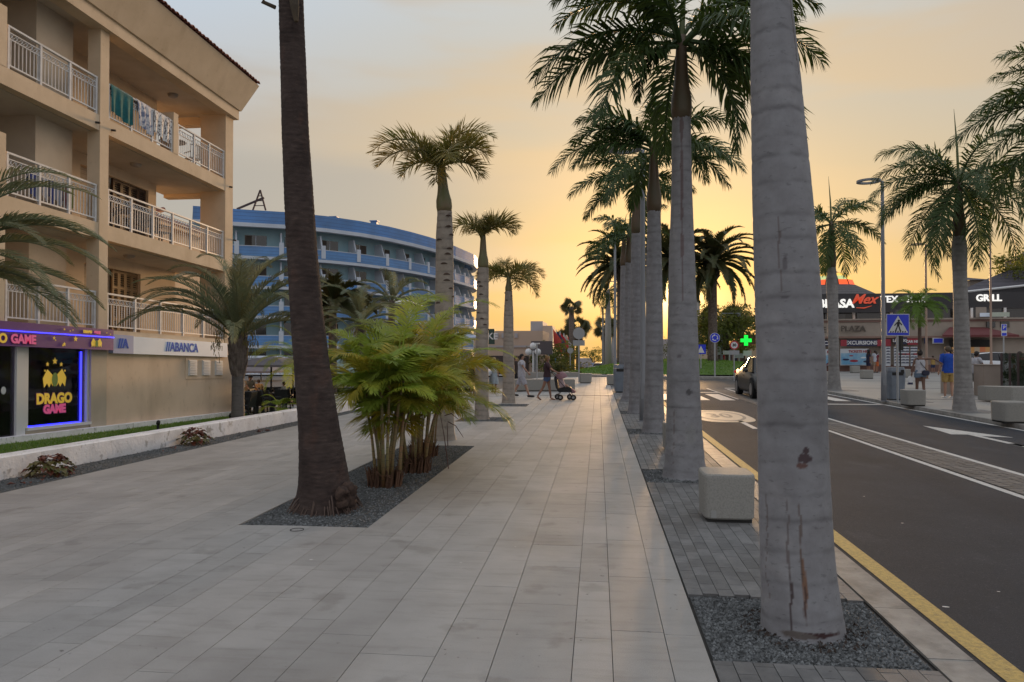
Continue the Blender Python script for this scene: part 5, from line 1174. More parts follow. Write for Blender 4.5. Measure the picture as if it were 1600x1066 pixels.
bl = thing('balustrade','white turned balustrade on the far side of the cafe lawn','balustrade',(-20,58,-1.2))
b0 = _C+ray(372,592)*(56/F_); b1 = _C+ray(478,592)*(56/F_); zt = b0.z+1.6
MB().tube([(b0.x,b0.y,zt),(b1.x,b1.y,zt)],.14,4).build('rail',M_hw,bl); MB().tube([(b0.x,b0.y,zt-1.3),(b1.x,b1.y,zt-1.3)],.16,4).build('rail',M_hw,bl)
for i in range(17): p = b0.lerp(b1,i/16); MB().lathe([(.08,0),(.14,.3),(.06,.6),(.06,1.1),(.1,1.2)],8,(p.x,p.y,zt-1.25)).build('baluster',M_hw,bl)
wl = thing('garden_wall','dark recessed wall and low pavilion behind the cafe parasols','wall',(-25,62,-1.5)); c = _C+ray(380,590)*(60/F_); d = _C+ray(560,590)*(60/F_)
MB().hexa([(c.x,c.y,-2),(d.x,d.y,-2),(d.x,d.y+.5,-2),(c.x,c.y+.5,-2),(c.x,c.y,1.2),(d.x,d.y,1.2),(d.x,d.y+.5,1.2),(c.x,c.y+.5,1.2)]).build('wall',M_hwall,wl)
# ------------------------------------------------------------------ blocks, bench, bins
M_conc = mat('concrete_pale', (.30,.29,.265), .7, (.20,.195,.18), 60, bump=.3, bs=120, detail=2, mixr=(.45,.8))
M_tag = mat('steel_plate',(.35,.35,.34),.4,metal=.3)
def block(x, y, s, h, label, rz=0, z0=0, plate=False):
    t = thing('concrete_block', label, 'bollard', (x,y,z0), 'squat concrete cube bollards', rz); b = MB(); n = 28; pr = []
    def sq(hw, z):
        for k in range(n):
            a = 2*math.pi*k/n; e = .32; c, s_ = math.cos(a), math.sin(a); b.v.append((hw*math.copysign(abs(c)**e,c), hw*math.copysign(abs(s_)**e,s_), z))
    lv = [(s*.46,.03),(s*.485,.045),(s*.5,h-.03),(s*.495,h-.012),(s*.47,h)]
    for hw, z in lv: sq(hw, z)
    for i in range(len(lv)-1):
        for j in range(n): b.f.append((i*n+j,i*n+(j+1)%n,(i+1)*n+(j+1)%n,(i+1)*n+j))
    b.f += [tuple(reversed(range(n))),tuple((len(lv)-1)*n+j for j in range(n))]
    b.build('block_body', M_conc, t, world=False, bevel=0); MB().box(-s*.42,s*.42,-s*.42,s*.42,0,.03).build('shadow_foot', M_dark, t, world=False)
    if plate: MB().box(-s*.36,-s*.26,-s*.485,-s*.47,.045,.11).build('maker_plate', M_tag, t, world=False)
    return t
block(1.19,7.15,.47,.44,'pale rounded concrete cube right behind the nearest pale trunk, plate at its foot',0,0,True)
block(1.25,12.0,.45,.44,'pale concrete cube half hidden left of the second pale trunk')
block(1.2,21.5,.45,.44,'concrete cube peeping out between the fourth and fifth pale trunks')
block(-.62,36.9,.62,.48,'concrete cube at the foot of the round grey sign at the end of the promenade'); block(.70,35.0,.62,.48,'concrete cube standing alone at the end of the promenade, right of the grass view')
for (u,v,s,h,lab) in ((1433,635,.56,.46,'concrete cube before the woman in the white top'),(1592,662,.62,.46,'concrete cube cut by the right picture edge'),(1357,592,.62,.5,'concrete cube in front of the excursion shop posters'),(1293,596,.5,.5,'concrete cube left of the small far palm trunk'),(1405,594,.62,.5,'concrete cube behind the litter bin'),(1417,590,.5,.5,'concrete cube just right of the litter bin, farther off'),(1338,583,.6,.5,'farthest concrete cube, under the person in the orange skirt')):
    c = G(u,v); block(c.x,c.y+s/2,s,h,lab,0)
bn = thing('concrete_bench','long pale concrete bench block behind the walkers','bench',(-2.1,29,gz(-2.1,29)))
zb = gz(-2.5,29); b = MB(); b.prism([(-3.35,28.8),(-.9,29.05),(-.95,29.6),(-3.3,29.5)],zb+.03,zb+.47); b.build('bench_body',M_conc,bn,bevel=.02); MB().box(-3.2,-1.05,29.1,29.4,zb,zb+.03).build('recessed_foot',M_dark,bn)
rb_ = thing('concrete_bench','long bent pale concrete bench on the far pavement at the right','bench',(12.6,24,0)); c = G(1540,628); d = G(1600,628)
MB().prism([(c.x,c.y),(c.x+.5,c.y-.5),(c.x+2.6,c.y-.55),(c.x+2.6,c.y+.2),(c.x+1.0,c.y+.4),(c.x,c.y+.5)],.03,.48).build('bench_body',M_conc,rb_,bevel=.02)
def bin_(x, y, label, z0=0):
    t = thing('litter_bin', label, 'litter bin', (x,y,z0), 'tall grey litter bins'); m = mat('bin_grey',(.17,.20,.24),.45,(.13,.155,.19),4)
    def oc(w,d,z): return [(x+sx*w, y+sy*d, z) for sx,sy in ((-1,-.6),(-.7,-1),(.7,-1),(1,-.6),(1,.6),(.7,1),(-.7,1),(-1,.6))]
    b = MB(); rings = [oc(.235,.20,z0+.04),oc(.275,.23,z0+.85),oc(.27,.225,z0+.92)]
    for r_ in rings: b.v += r_
    for k in range(2):
        for j in range(8): b.f.append((k*8+j,k*8+(j+1)%8,(k+1)*8+(j+1)%8,(k+1)*8+j))
    b.f += [tuple(range(16,24)),tuple(range(7,-1,-1))]; b.build('bin_body',m,t,bevel=.006)
    b = MB(); r1 = oc(.275,.23,z0+.93); r2 = oc(.24,.20,z0+1.06); b.v += r1+r2
    for j in range(8): b.f.append((j,(j+1)%8,8+(j+1)%8,8+j))
    b.f += [tuple(range(8,16)),tuple(range(7,-1,-1))]; b.build('lid',m,t); MB().box(x-.17,x+.17,y-.235,y-.225,z0+.80,z0+.90).build('slot',M_dark,t); MB().box(x+.10,x+.19,y-.245,y-.22,z0+.86,z0+.98).build('slot_shade',M_dark,t)
    MB().box(x-.2,x+.2,y-.17,y+.17,z0,z0+.04).build('foot',M_dark,t)
bin_(.86,28.6,'tall grey litter bin at the left of the pale palm row'); bin_(9.5,25.1,'tall grey litter bin behind the crossing sign post')
# ------------------------------------------------------------------ lamp posts
M_post = mat('lamp_grey',(.22,.23,.25),.45); M_postw = mat('lamp_warm',(.30,.20,.15),.5)
def ringlamp(x, y, H, R, az, label, m=M_post):
    t = thing('street_lamp', label, 'street lamp', (x,y,0), 'tall street lamps with a flat ring head')
    MB().tube([(x,y,0),(x,y,.9),(x,y,.95),(x,y,H-.1),(x,y,H)],[.085,.08,.065,.05,.045],12).build('pole', m, t, smooth=True); MB().box(x-.12,x+.12,y-.12,y+.12,0,.02).build('base_plate', m, t)
    MB().box(x-.045,x+.045,y-.09,y-.05,.5,.8).build('hatch', m, t)
    cx_, cy_ = x+(R+.05)*math.cos(az), y+(R+.05)*math.sin(az); b = MB(); n = 32
    for k in range(n):
        a = 2*math.pi*k/n
        for rr_, zz in ((R,H-.03),(R,H+.03),(R-.12,H+.03),(R-.12,H-.03)): b.v.append((cx_+rr_*math.cos(a),cy_+rr_*math.sin(a),zz))
    for k in range(n):
        for j in range(4): b.f.append((k*4+j,k*4+(j+1)%4,((k+1)%n)*4+(j+1)%4,((k+1)%n)*4+j))
    b.build('ring_head', m, t)
c = G(1381,627); ringlamp(c.x,c.y,1.56+(549.5-305)/F_*c.y*1.04,.36,math.pi,'tall ring headed street lamp beside the crossing sign')
c = G(1448,592); ringlamp(c.x,c.y,1.56+(549.5-398)/F_*c.y*1.05,.38,math.pi*.95,'farther ring headed street lamp above the small bright palm',M_postw)
ringlamp(1.0,16.8,6.1,.36,math.pi*1.1,'thin street lamp pole among the pale palm row')
ringlamp(.75,33,7.0,.36,0,'street lamp pole at the far end of the pale palm row')
c = G(1549,590); ringlamp(c.x,c.y,1.56+(549.5-380)/F_*c.y,.36,math.pi,'reddish lamp pole behind the hanging fronds, in front of the white car',M_postw)
for u,v,d,lab in ((942,480,62,'thin far lamp pole with a square bracket, left of the street end'),(951,440,75,'pale slender far lamp pole'),(1127,490,60,'grey lamp pole beyond the round blue sign')):
    c = _C+ray(u,v)*(d/F_); zb = far(c.y)-.1; t = thing('lamp_post', lab, 'street lamp', (c.x,c.y,zb)); MB().tube([(c.x,c.y,zb),(c.x,c.y,c.z)],[.11,.07],8).build('pole',M_post,t); MB().tube([(c.x,c.y,c.z),(c.x+1.5,c.y,c.z)],.05,6).build('arm',M_post,t); MB().box(c.x+1.3,c.x+1.6,c.y-.1,c.y+.1,c.z-.25,c.z).build('lamp_head',M_post,t)
# ------------------------------------------------------------------ traffic signs
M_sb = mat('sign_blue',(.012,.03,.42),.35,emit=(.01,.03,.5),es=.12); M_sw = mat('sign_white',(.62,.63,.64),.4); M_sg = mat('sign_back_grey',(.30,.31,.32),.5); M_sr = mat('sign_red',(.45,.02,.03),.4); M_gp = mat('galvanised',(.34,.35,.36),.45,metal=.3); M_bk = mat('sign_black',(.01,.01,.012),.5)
def disc(c, r, y0, y1, n=28): return MB().prism([(c[0]+r*math.cos(2*math.pi*k/n),c[1]+r*math.sin(2*math.pi*k/n)) for k in range(n)],y0,y1,'y')
c = G(1400,629); x,y = c.x+.05,c.y; pm = y/F_; zc = EYE+(549.5-510)*pm; s = .335
t = thing('crossing_sign','square blue pedestrian crossing sign on a grey post before the litter bin','traffic sign',(x,y,0))
MB().tube([(x,y,0),(x,y,zc+s)],.035,10).build('post',M_gp,t); MB().box(x-s,x+s,y-.06,y-.045,zc-s,zc+s).build('panel_edge',M_sw,t,bevel=.004); MB().box(x-s+.02,x+s-.02,y-.068,y-.061,zc-s+.02,zc+s-.02).build('panel',M_sb,t)
MB().prism([(x-.29,zc-.24),(x+.29,zc-.24),(x,zc+.28)],y-.074,y-.069,'y').build('white_triangle',M_sw,t)
b = MB(); yy = y-.080
b.prism([(x+.02+.035*math.cos(a),zc+.125+.035*math.sin(a)) for a in fr(0,2*math.pi,10)[:-1]],yy,yy+.005,'y')
for P4 in ([(x-.03,zc+.09),(x+.05,zc+.09),(x+.035,zc-.04),(x-.035,zc-.04)],[(x-.03,zc-.03),(x+.0,zc-.03),(x-.055,zc-.19),(x-.10,zc-.19)],[(x+.0,zc-.03),(x+.035,zc-.03),(x+.09,zc-.19),(x+.045,zc-.19)],[(x-.03,zc+.09),(x-.03,zc+.05),(x-.10,zc-.04),(x-.115,zc-.01)],[(x+.05,zc+.09),(x+.05,zc+.04),(x+.10,zc-.02),(x+.12,zc+.01)]): b.prism(P4,yy,yy+.005,'y')
b.build('walker_figure',M_bk,t)
b = MB()
for k in range(7): xx = x-.24+.07*k; b.prism([(xx,zc-.235),(xx+.035,zc-.235),(xx+.045,zc-.19),(xx+.015,zc-.19)],y-.0795,y-.0755,'y')
b.build('crossing_bars',M_bk,t)
c = G(1407,608); t = thing('sign_post','thin black edge-on sign post beside the litter bin','sign post',(c.x,c.y,0)); MB().tube([(c.x,c.y,0),(c.x,c.y,EYE+(549.5-524)*c.y/F_)],.03,8).build('post',M_bk,t); MB().box(c.x-.012,c.x+.012,c.y-.3,c.y+.3,EYE+(549.5-548)*c.y/F_,EYE+(549.5-524)*c.y/F_).build('panel',M_bk,t)
# roundabout sign
c = G(1117,592,.02); x,y = c.x,46.0; x = 46/c.y*c.x; pm = y/F_; zc = EYE+(549.5-528.5)*pm; r_ = 7.6*pm
t = thing('roundabout_sign','round blue roundabout sign with white arrows on the grass mound','traffic sign',(x,y,0)); MB().tube([(x,y,0),(x,y,zc)],.05,8).build('post',M_gp,t); disc((x,zc),r_,y-.07,y-.05).build('panel_edge',M_sw,t); disc((x,zc),r_*.92,y-.08,y-.071).build('panel',M_sb,t)
for k in range(3):
    a0 = math.pi/2+k*2*math.pi/3+.25; b = MB(); R1, R2 = r_*.62, r_*.44; P = [a0+1.25*q/6 for q in range(7)]
    for q in range(6): b.poly([(x+R1*math.cos(P[q]),y-.085,zc+R1*math.sin(P[q])),(x+R1*math.cos(P[q+1]),y-.085,zc+R1*math.sin(P[q+1])),(x+R2*math.cos(P[q+1]),y-.085,zc+R2*math.sin(P[q+1])),(x+R2*math.cos(P[q]),y-.085,zc+R2*math.sin(P[q]))])
    am = P[0]; b.poly([(x+r_*.74*math.cos(am),y-.085,zc+r_*.74*math.sin(am)),(x+r_*.32*math.cos(am),y-.085,zc+r_*.32*math.sin(am)),(x+r_*.55*math.cos(am-.5),y-.085,zc+r_*.55*math.sin(am-.5))]); b.build('arrow',M_sw,t,recalc=False)
def rsign(u,v,vb,Y,lab,num=None,r=.33,red=True,back=False,plate=None):
    c = atY(u,v,Y); x,y,zc = c.x,c.y,c.z; zb = atY(u,vb,Y).z; t = thing('round_sign',lab,'traffic sign',(x,y,zb)); MB().tube([(x,y,zb),(x,y,zc+r*.8)],.035,8).build('post',M_gp,t)
    disc((x,zc),r,y-.06,y-.045).build('panel',M_sr if red else M_sg,t)
    if back: pass
    elif red: disc((x,zc),r*.74,y-.068,y-.061).build('white_face',M_sw,t)
    if num: text(num,r*.85,M_bk,t,(x,y-.072,zc),(1,0,0),(0,0,1),'number',.002,.01)
    if plate: MB().box(x-plate[0],x+plate[0],y-.05,y-.035,zc-r-.05-plate[1],zc-r-.05).build('plate',M_sg,t)
rsign(1147,539.5,600,43,'small round speed limit sign ringed in red, left of the car','30',.25,plate=(.28,.24))
rsign(904.5,521,598,36.6,'round grey back of a traffic sign on a tall post by the concrete cube',r=.29,red=False,back=True,plate=(.29,.27))
rsign(891,548,575,55,'smaller grey sign back on a short post by the bushes',r=.22,red=False,back=True)
c = atY(839,536,36); t = thing('sign_post','thin pale post with small lamp tops between the man in white and the woman','sign post',(c.x,c.y,-.1)); MB().tube([(c.x,c.y,-.3),(c.x,c.y,c.z)],.035,8).build('post',M_gp,t); MB().box(c.x-.14,c.x+.14,c.y-.03,c.y+.03,c.z-.06,c.z).build('top_bar',M_sw,t)
for u,lab in ((1096,'small square blue sign half hidden right of the second pale trunk'),): 
    c = atY(u-1,546,48); t = thing('blue_sign',lab,'traffic sign',(c.x,c.y,.2)); MB().tube([(c.x,c.y,.0),(c.x,c.y,c.z)],.04,8).build('post',M_gp,t); MB().box(c.x-.3,c.x+.3,c.y-.06,c.y-.04,c.z-.3,c.z+.3).build('panel',M_sb,t); MB().prism([(c.x-.22,c.z-.22),(c.x+.22,c.z-.22),(c.x,c.z+.22)],c.y-.07,c.y-.061,'y').build('white_triangle',M_sw,t)
c = atY(1568,516,34); x,y,z = c.x,c.y,c.z; t = thing('parking_sign','small upright blue and white sign on a thin pole before the restaurant','traffic sign',(x,y,0)); MB().tube([(x,y,0),(x,y,z+.2)],.03,8).build('post',M_gp,t); MB().box(x-.11,x+.11,y-.05,y-.035,z-.26,z+.26).build('panel',M_sw,t); MB().box(x-.09,x+.09,y-.056,y-.051,z-.02,z+.24).build('blue_field',M_sb,t); text('P',.2,M_sw,t,(x,y-.06,z+.11),(1,0,0),(0,0,1),'letter',.002,.005); MB().box(x-.09,x+.09,y-.056,y-.051,z-.24,z-.12).build('arrow_bar',M_sb,t)
# ------------------------------------------------------------------ RIGHT PLAZA AND RESTAURANT
M_pz = mat('plaza_wall',(.34,.285,.235),.8,(.27,.22,.185),.6,bump=.4,bs=12); M_pz2 = mat('plaza_trim',(.24,.15,.12),.8); M_pzb = mat('plaza_brick',(.22,.12,.10),.85,(.17,.10,.085),2); M_char = mat('charcoal',(.035,.033,.036),.6,(.028,.026,.03),.5); M_glassd = mat('dark_glass',(.02,.02,.022),.12,spec=.7)
M_litw = mat('lit_white',(.8,.8,.78),.5,emit=(1,.97,.9),es=.7); M_litp = mat('printed_white',(.62,.62,.62),.5); M_navy = mat('navy_panel',(.012,.015,.06),.4); M_redp = mat('red_panel',(.28,.02,.035),.5); M_mex = mat('mex_red',(.45,.05,.03),.5,emit=(.9,.12,.05),es=.35)
pz = thing('plaza_building','two storey plaza building with shop posters below and dark restaurant front above','building',(24,61,0))
def PZ(u, v, Y=60.0): return atY(u,v,Y)
# facade plan: a gentle curve, left end farther
FP = [(15.6,62.0),(18,61.3),(22,60.6),(26,60.2),(30,60.0),(36,60.2),(46,61)]
def fband(name, o, z0, z1, m, i0=0, i1=None, par=None, th=.4):
    i1 = len(FP)-1 if i1 is None else i1; b = MB(); n = i1-i0+1
    for i in range(i0,i1+1):
        x,y = FP[i]
        for oo,z in ((o,z0),(o,z1),(o-th,z1),(o-th,z0)): b.v.append((x,y-oo,z))
    for k in range(n-1):
        for j in range(4): b.f.append((k*4+j,k*4+(j+1)%4,(k+1)*4+(j+1)%4,(k+1)*4+j))
    b.f += [(0,1,2,3),tuple((n-1)*4+j for j in (3,2,1,0))]; return b.build(name,m,par or pz)
def fx(x):
    for i in range(len(FP)-1):
        if x <= FP[i+1][0]: a,c = FP[i],FP[i+1]; return a[1]+(c[1]-a[1])*(x-a[0])/(c[0]-a[0])
    return FP[-1][1]
fband('ground_wall',0,0,2.6,M_pz); fband('brick_plinth',.03,0,.55,M_pzb); fband('name_band',.5,2.75,3.85,M_pz,th=1.0); fband('trim',.55,2.6,2.75,M_pz2,th=1.0); fband('trim',.56,3.85,4.0,M_pzb,th=1.0); fband('parapet_cap',.62,4.0,4.12,M_pz,th=1.0)
fband('upper_front',-1.2,4.1,4.9,M_glassd); fband('dark_fascia',-1.0,4.9,6.15,M_char,1); fband('roof_deck',-1.2,6.12,6.18,M_char,1,th=10)
for (x0,x1) in ((18.2,20.2),(20.5,22.9),(23.2,24.6),(27.4,28.6),(29.0,31.0)): MB().box(x0,x1,fx((x0+x1)/2)+1.1,fx((x0+x1)/2)+1.18,4.15,4.9).build('terrace_glass',M_glassd,pz)
for x in (17.9,20.35,23.05,25.2,28.8,31.2): MB().box(x-.09,x+.09,fx(x)+.95,fx(x)+1.15,4.1,4.95).build('white_pillar',M_whitem,pz)
# domed corner with stained glass and finial, concave shingled roof
dc = (atY(1299,450,69.0).x,69.0); dm = thing('dome_roof','small dome with glowing stained glass panes, a finial and flaring shingles','dome',(dc[0],dc[1],4))
zz = lambda v: EYE+(549.5-v)*68/F_
b = MB(); b.lathe([(4.9,zz(475)),(4.1,zz(468)),(3.2,zz(460)),(2.5,zz(454)),(2.05,zz(450))],20,(dc[0],dc[1],0)); b.build('shingle_skirt',mat('shingles',(.12,.11,.11),.9,(.08,.075,.075),5,wave=(.22,.2,(.06,.055,.055))),dm)
cols = [((.9,.10,.02),'glass_red'),((.95,.5,.05),'glass_amber'),((.45,.5,.2),'glass_green')]
lev = [(1.95,zz(450)),(1.75,zz(442)),(1.45,zz(436)),(.95,zz(431)),(.35,zz(428))]
for k in range(12):
    a0, a1 = 2*math.pi*k/12+.03, 2*math.pi*(k+1)/12-.03
    for j in range(3):
        (r0,z0),(r1,z1) = lev[j],lev[j+1]; cc_,nm = cols[(0 if j==0 else (2 if (j==1 and k%2) else 1))] if k%4 else cols[1]
        MB().poly([(dc[0]+r*math.cos(a),dc[1]+r*math.sin(a),z) for r,a,z in ((r0,a0,z0),(r0,a1,z0),(r1,a1,z1),(r1,a0,z1))]).build('stained_pane',mat(nm,cc_,.3,emit=cc_,es=.9),dm,recalc=False)
MB().lathe([(1.9,lev[0][1]-.1),(1.9,lev[0][1]),(1.68,lev[1][1]),(1.38,lev[2][1]),(.95,lev[3][1]),(.3,lev[4][1])],12,(dc[0],dc[1],0)).build('dome_core',M_char,dm)
MB().lathe([(.7,lev[3][1]+.02),(.3,lev[4][1]+.1),(.06,lev[4][1]+.2),(.16,lev[4][1]+.4),(.04,lev[4][1]+.6),(.01,lev[4][1]+1.0)],10,(dc[0],dc[1],0)).build('finial',M_char,dm)
# signs
def wtext(s,u,v,size,m,par,Y=None,**k):
    Y = Y or 59.2; c = atY(u,v,Y); return text(s,size,m,par,tuple(c),(1,0,0),(0,0,1),'lettering',.04,k.get('bold',.01),shear=k.get('shear',0))
sg = thing('restaurant_sign','white capital BRASA with red script Mex on the dark fascia','sign',(19,61.2,5.2))
c = atY(1302,474,61.2); MB().box(c.x-2.6,c.x+4.7,61.25,61.35,c.z-.75,c.z+.75).build('backing',M_char,sg)
wtext('BRASA',1306,475,.92,M_litw,sg,61.2,bold=.03); wtext('Mex',1349,468,1.05,M_mex,sg,61.18,shear=.5,bold=.02)
u0 = atY(1338,481,61.18); u1 = atY(1362,478,61.18); MB().tube([tuple(u0),tuple(u0.lerp(u1,.5)+Vector((0,0,-.1))),tuple(u1)],[.03,.05,.02],6).build('underline',M_mex,sg)
sg2 = thing('restaurant_sign','white lettering TEX - MEX on the dark fascia behind the small palm','sign',(23,61,5.5)); wtext('TEX - MEX',1411,468,.72,M_litw,sg2,61.1,bold=.015)
sg3 = thing('restaurant_sign','white lettering GRILL on the dark fascia right of the pale palm','sign',(30,61,5.5)); wtext('GRILL',1545,466,.72,M_litw,sg3,60.9,bold=.02)
sg4 = thing('plaza_name','raised bronze letters CENTER PLAZA on the stone band','sign',(20,60,3.3)); mb_ = mat('bronze_letter',(.09,.07,.055),.6); wtext('PLAZA',1333,514,.62,mb_,sg4,fx(20.6)-.54); wtext('CENTER',1275,516,.62,mb_,sg4,fx(17.6)-.56)
def panel(name,lab,cat,u0,u1,v0,v1,m,Y,txt=None,tm=None,size=.5,off=0,th=.06):
    a = atY(u0,v1,Y); c = atY(u1,v0,Y); t = thing(name,lab,cat,((a.x+c.x)/2,Y,a.z)); MB().box(a.x,c.x,Y-.03,Y+.03,a.z,c.z).build('board',m,t)
    if txt: text(txt,size,tm or M_litp,t,((a.x+c.x)/2+off,Y-.05,(a.z+c.z)/2),(1,0,0),(0,0,1),'lettering',.008,.012)
    return t, a, c
panel('shop_sign','navy sign ending in AR beside the thick palm','sign',1262,1297,532,541,M_navy,60.75,'RENT A CAR',size=.42)
t,a,c = panel('shop_sign','long navy sign reading EXCURSIONS over the posters','sign',1313,1383,531,541,M_navy,60.2,'EXCURSIONS',size=.40,off=-.12)
MB().box(a.x-.0,a.x+.45,60.1,60.16,a.z,c.z).build('red_end',M_redp,t); MB().box(c.x-.6,c.x,60.1,60.16,a.z,c.z).build('red_end',M_redp,t)
panel('shop_sign','small dark red sign right of the navy one','sign',1380,1392,530,541,M_redp,60.1)
panel('shop_sign','dark sign with two rows of white lettering behind the crossing sign post','sign',1398,1417,527,538,M_navy,59.9,'LOUNGE',size=.3)
panel('shop_sign','red and white sign beside the dark trunk of the small palm','sign',1418,1436,529,539,M_redp,59.8,'CAR HIRE',size=.26)
panel('shop_sign','blue emblem panel on the wall, left of the pair','sign',1444,1450,528,537,M_navy,59.7); t,a,c = panel('shop_sign','blue emblem panel on the wall, right of the pair','sign',1457,1474,528,537,M_sw,59.7); MB().box(a.x+.08,c.x-.08,59.63,59.66,a.z+.06,c.z-.06).build('blue_field',M_sb,t)
M_sea = mat('poster_sea',(.06,.25,.45),.4,(.30,.45,.55),1.3,detail=6); M_post2 = mat('poster_white',(.50,.52,.55),.5)
t,a,c = panel('poster','wide holiday poster of turquoise sea with red TICKETS HERE lettering','poster',1313,1357,545,571,M_post2,60.3)
MB().box(a.x+.05,c.x-.05,60.24,60.27,a.z+.05,a.z+.95).build('sea_picture',M_sea,t); text('TICKETS HERE',.26,M_redp,t,(a.x+1.45,60.25,c.z-.22),(1,0,0),(0,0,1),'lettering',.006,.008)
for i,(dx,dz,s) in enumerate(((.4,.45,.16),(1.0,.35,.2),(1.7,.6,.13),(1.95,.3,.17),(.8,.75,.1))): MB().ell((a.x+dx,60.235,a.z+dz),(s*1.6,.006,s*.5),10,6).build('boat_print',[M_navy,M_redp,M_sw][i%3],t)
t,a,c = panel('poster','smaller sea poster beside the thick palm','poster',1265,1299,546,571,M_post2,60.8); MB().box(a.x+.05,c.x-.05,60.74,60.77,a.z+.05,a.z+.8).build('sea_picture',M_sea,t); disc((a.x+1.45,c.z-.2),.13,60.74,60.77).build('red_badge',M_redp,t)
MB().prism([(a.x+1.2,a.z+.06),(c.x-.05,a.z+.06),(c.x-.05,a.z+.4),(a.x+1.7,a.z+.3)],60.72,60.735,'y').build('car_print',M_redp,t)
for i,(u0,u1,n) in enumerate(((1384,1391,1),(1397,1420,4),(1423,1433,2))):
    t,a,c = panel('poster',['narrow white price board with one column of cars','large white price board with rows of small dark cars','right white price board with rows of small dark cars'][i],'poster',u0,u1,542,572,M_post2,59.75-.1*i)
    for r_ in range(6):
        for k in range(n):
            x = a.x+(c.x-a.x)*(k+.5)/n; z = c.z-.12-(c.z-a.z-.15)*r_/6
            if i and r_ == 2 and k > 0: MB().box(x-.2,x+.2,a.y-.05,a.y-.035,z-.06,z+.06).build('red_label',M_redp,t)
            else: MB().prism([(x-.14,z-.04),(x+.14,z-.04),(x+.14,z),(x+.07,z+.045),(x-.06,z+.045),(x-.14,z)],a.y-.05,a.y-.035,'y').build('car_print',M_navy,t)
# maroon canopy, doors, upper windows on the right
aw = thing('awning','dark maroon pitched canopy over the plaza entrance','awning',(28,58,2.5)); a = atY(1458,524,59); c = atY(1575,524,59); mz = atY(1520,511,59)
MB().hexa([(a.x,57.5,a.z-.15),(c.x,57.5,c.z-.15),(c.x-1.5,59.6,c.z+.0),(a.x+1.5,59.6,a.z+.0),(a.x,57.5,a.z),(c.x,57.5,c.z),((a.x+c.x)/2+1.2,59.6,mz.z),((a.x+c.x)/2-1.2,59.6,mz.z)]).build('canopy_roof',mat('maroon',(.12,.022,.022),.7),aw)
en = MB(); a = atY(1480,531,60.0); c = atY(1545,575,60.0); en.box(a.x,c.x,59.55,59.65,c.z,a.z); en.build('entrance',M_dark,pz)
for k in range(7): x = a.x+.3+(c.x-a.x-.6)*k/6; MB().box(x-.2,x+.2,59.45,59.5,1.3,1.9).build('lit_shelf',mat('shelf%d'%(k%3),((.30,.18,.08),(.25,.22,.18),(.32,.12,.06))[k%3],.6,emit=((.5,.25,.08),(.4,.3,.2),(.5,.15,.06))[k%3],es=.25),pz)
for u0,u1 in ((1540,1553),(1562,1575)): a = atY(u0,512,59.6); c = atY(u1,503,59.6); MB().box(a.x,c.x,59.4,59.5,a.z,c.z).build('upper_window',M_glassd,pz)
for u0,u1,v0,v1,lab,m in ((1525,1541,480,496,'pale square board on the terrace under the GRILL letters',M_pz),(1531,1548,489,495,'pale blue board on the terrace edge',M_bank),(1549,1577,488,495,'pale green banner on the terrace edge',mat('pale_green',(.42,.46,.38),.6))): panel('board',lab,'board',u0,u1,v0,v1,m,59.0-.15*((u0-1525)//6))
# roofs at right
M_slate = mat('slate_roof',(.085,.075,.09),.8,(.06,.055,.065),2,wave=(.3,.15,(.04,.035,.045)))
rf = thing('pitched_roof','big dark pitched roof with a pale gutter at the right edge behind the palm','roof',(36,63,6.5)); a = atY(1490,458,62); e = atY(1660,440,62); tp = atY(1640,395,68); tq = atY(1575,424,68)
MB().poly([tuple(a),tuple(e),tuple(tp),tuple(tq)]).poly([tuple(a-Vector((0,0,.2))),tuple(e-Vector((0,0,.2))),tuple(tp+Vector((0,2,-.2))),tuple(tq+Vector((0,2,-.2)))]).build('roof_slope',M_slate,rf,recalc=False); MB().tube([tuple(a),tuple(e)],.10,6).build('gutter',M_whitem,rf)
MB().poly([tuple(a),tuple(e),(e.x,e.y+.3,4),(a.x,a.y+.3,4)]).build('gable_wall',M_char,rf,recalc=False)
pg = thing('pagoda_roof','small upswept roof top at the right picture edge','roof',(38,66,9)); a = atY(1586,404,66); 
MB().poly([tuple(a),(a.x+5,a.y,a.z+.2),(a.x+5,a.y,a.z+2.6),(a.x+1.6,a.y+1,a.z+1.0)]).poly([tuple(a),(a.x+5,a.y,a.z+.2),(a.x+5,a.y+3,a.z+.1),(a.x+.5,a.y+3,a.z)]).build('roof_slope',M_slate,pg,recalc=False); MB().box(a.x+.5,a.x+5,a.y+.5,a.y+2.5,a.z-1.6,a.z).build('lantern_wall',M_pz,pg)
ct = thing('tower_house','pale little roof tower behind the dark fascia','building',(29,70,5)); a = atY(1515,445,68); c = atY(1548,445,68); z1 = atY(1520,438,68).z; ap = atY(1521,431,68)
MB().box(a.x,c.x,68,71,5,z1).build('wall',M_pz,ct); MB().poly([(a.x-.2,67.8,z1),(c.x+.2,67.8,z1),(ap.x,69.5,ap.z)]).poly([(c.x+.2,67.8,z1),(c.x+.2,71,z1),(ap.x,69.5,ap.z)]).poly([(a.x-.2,71,z1),(a.x-.2,67.8,z1),(ap.x,69.5,ap.z)]).build('roof',M_slate,ct,recalc=False)
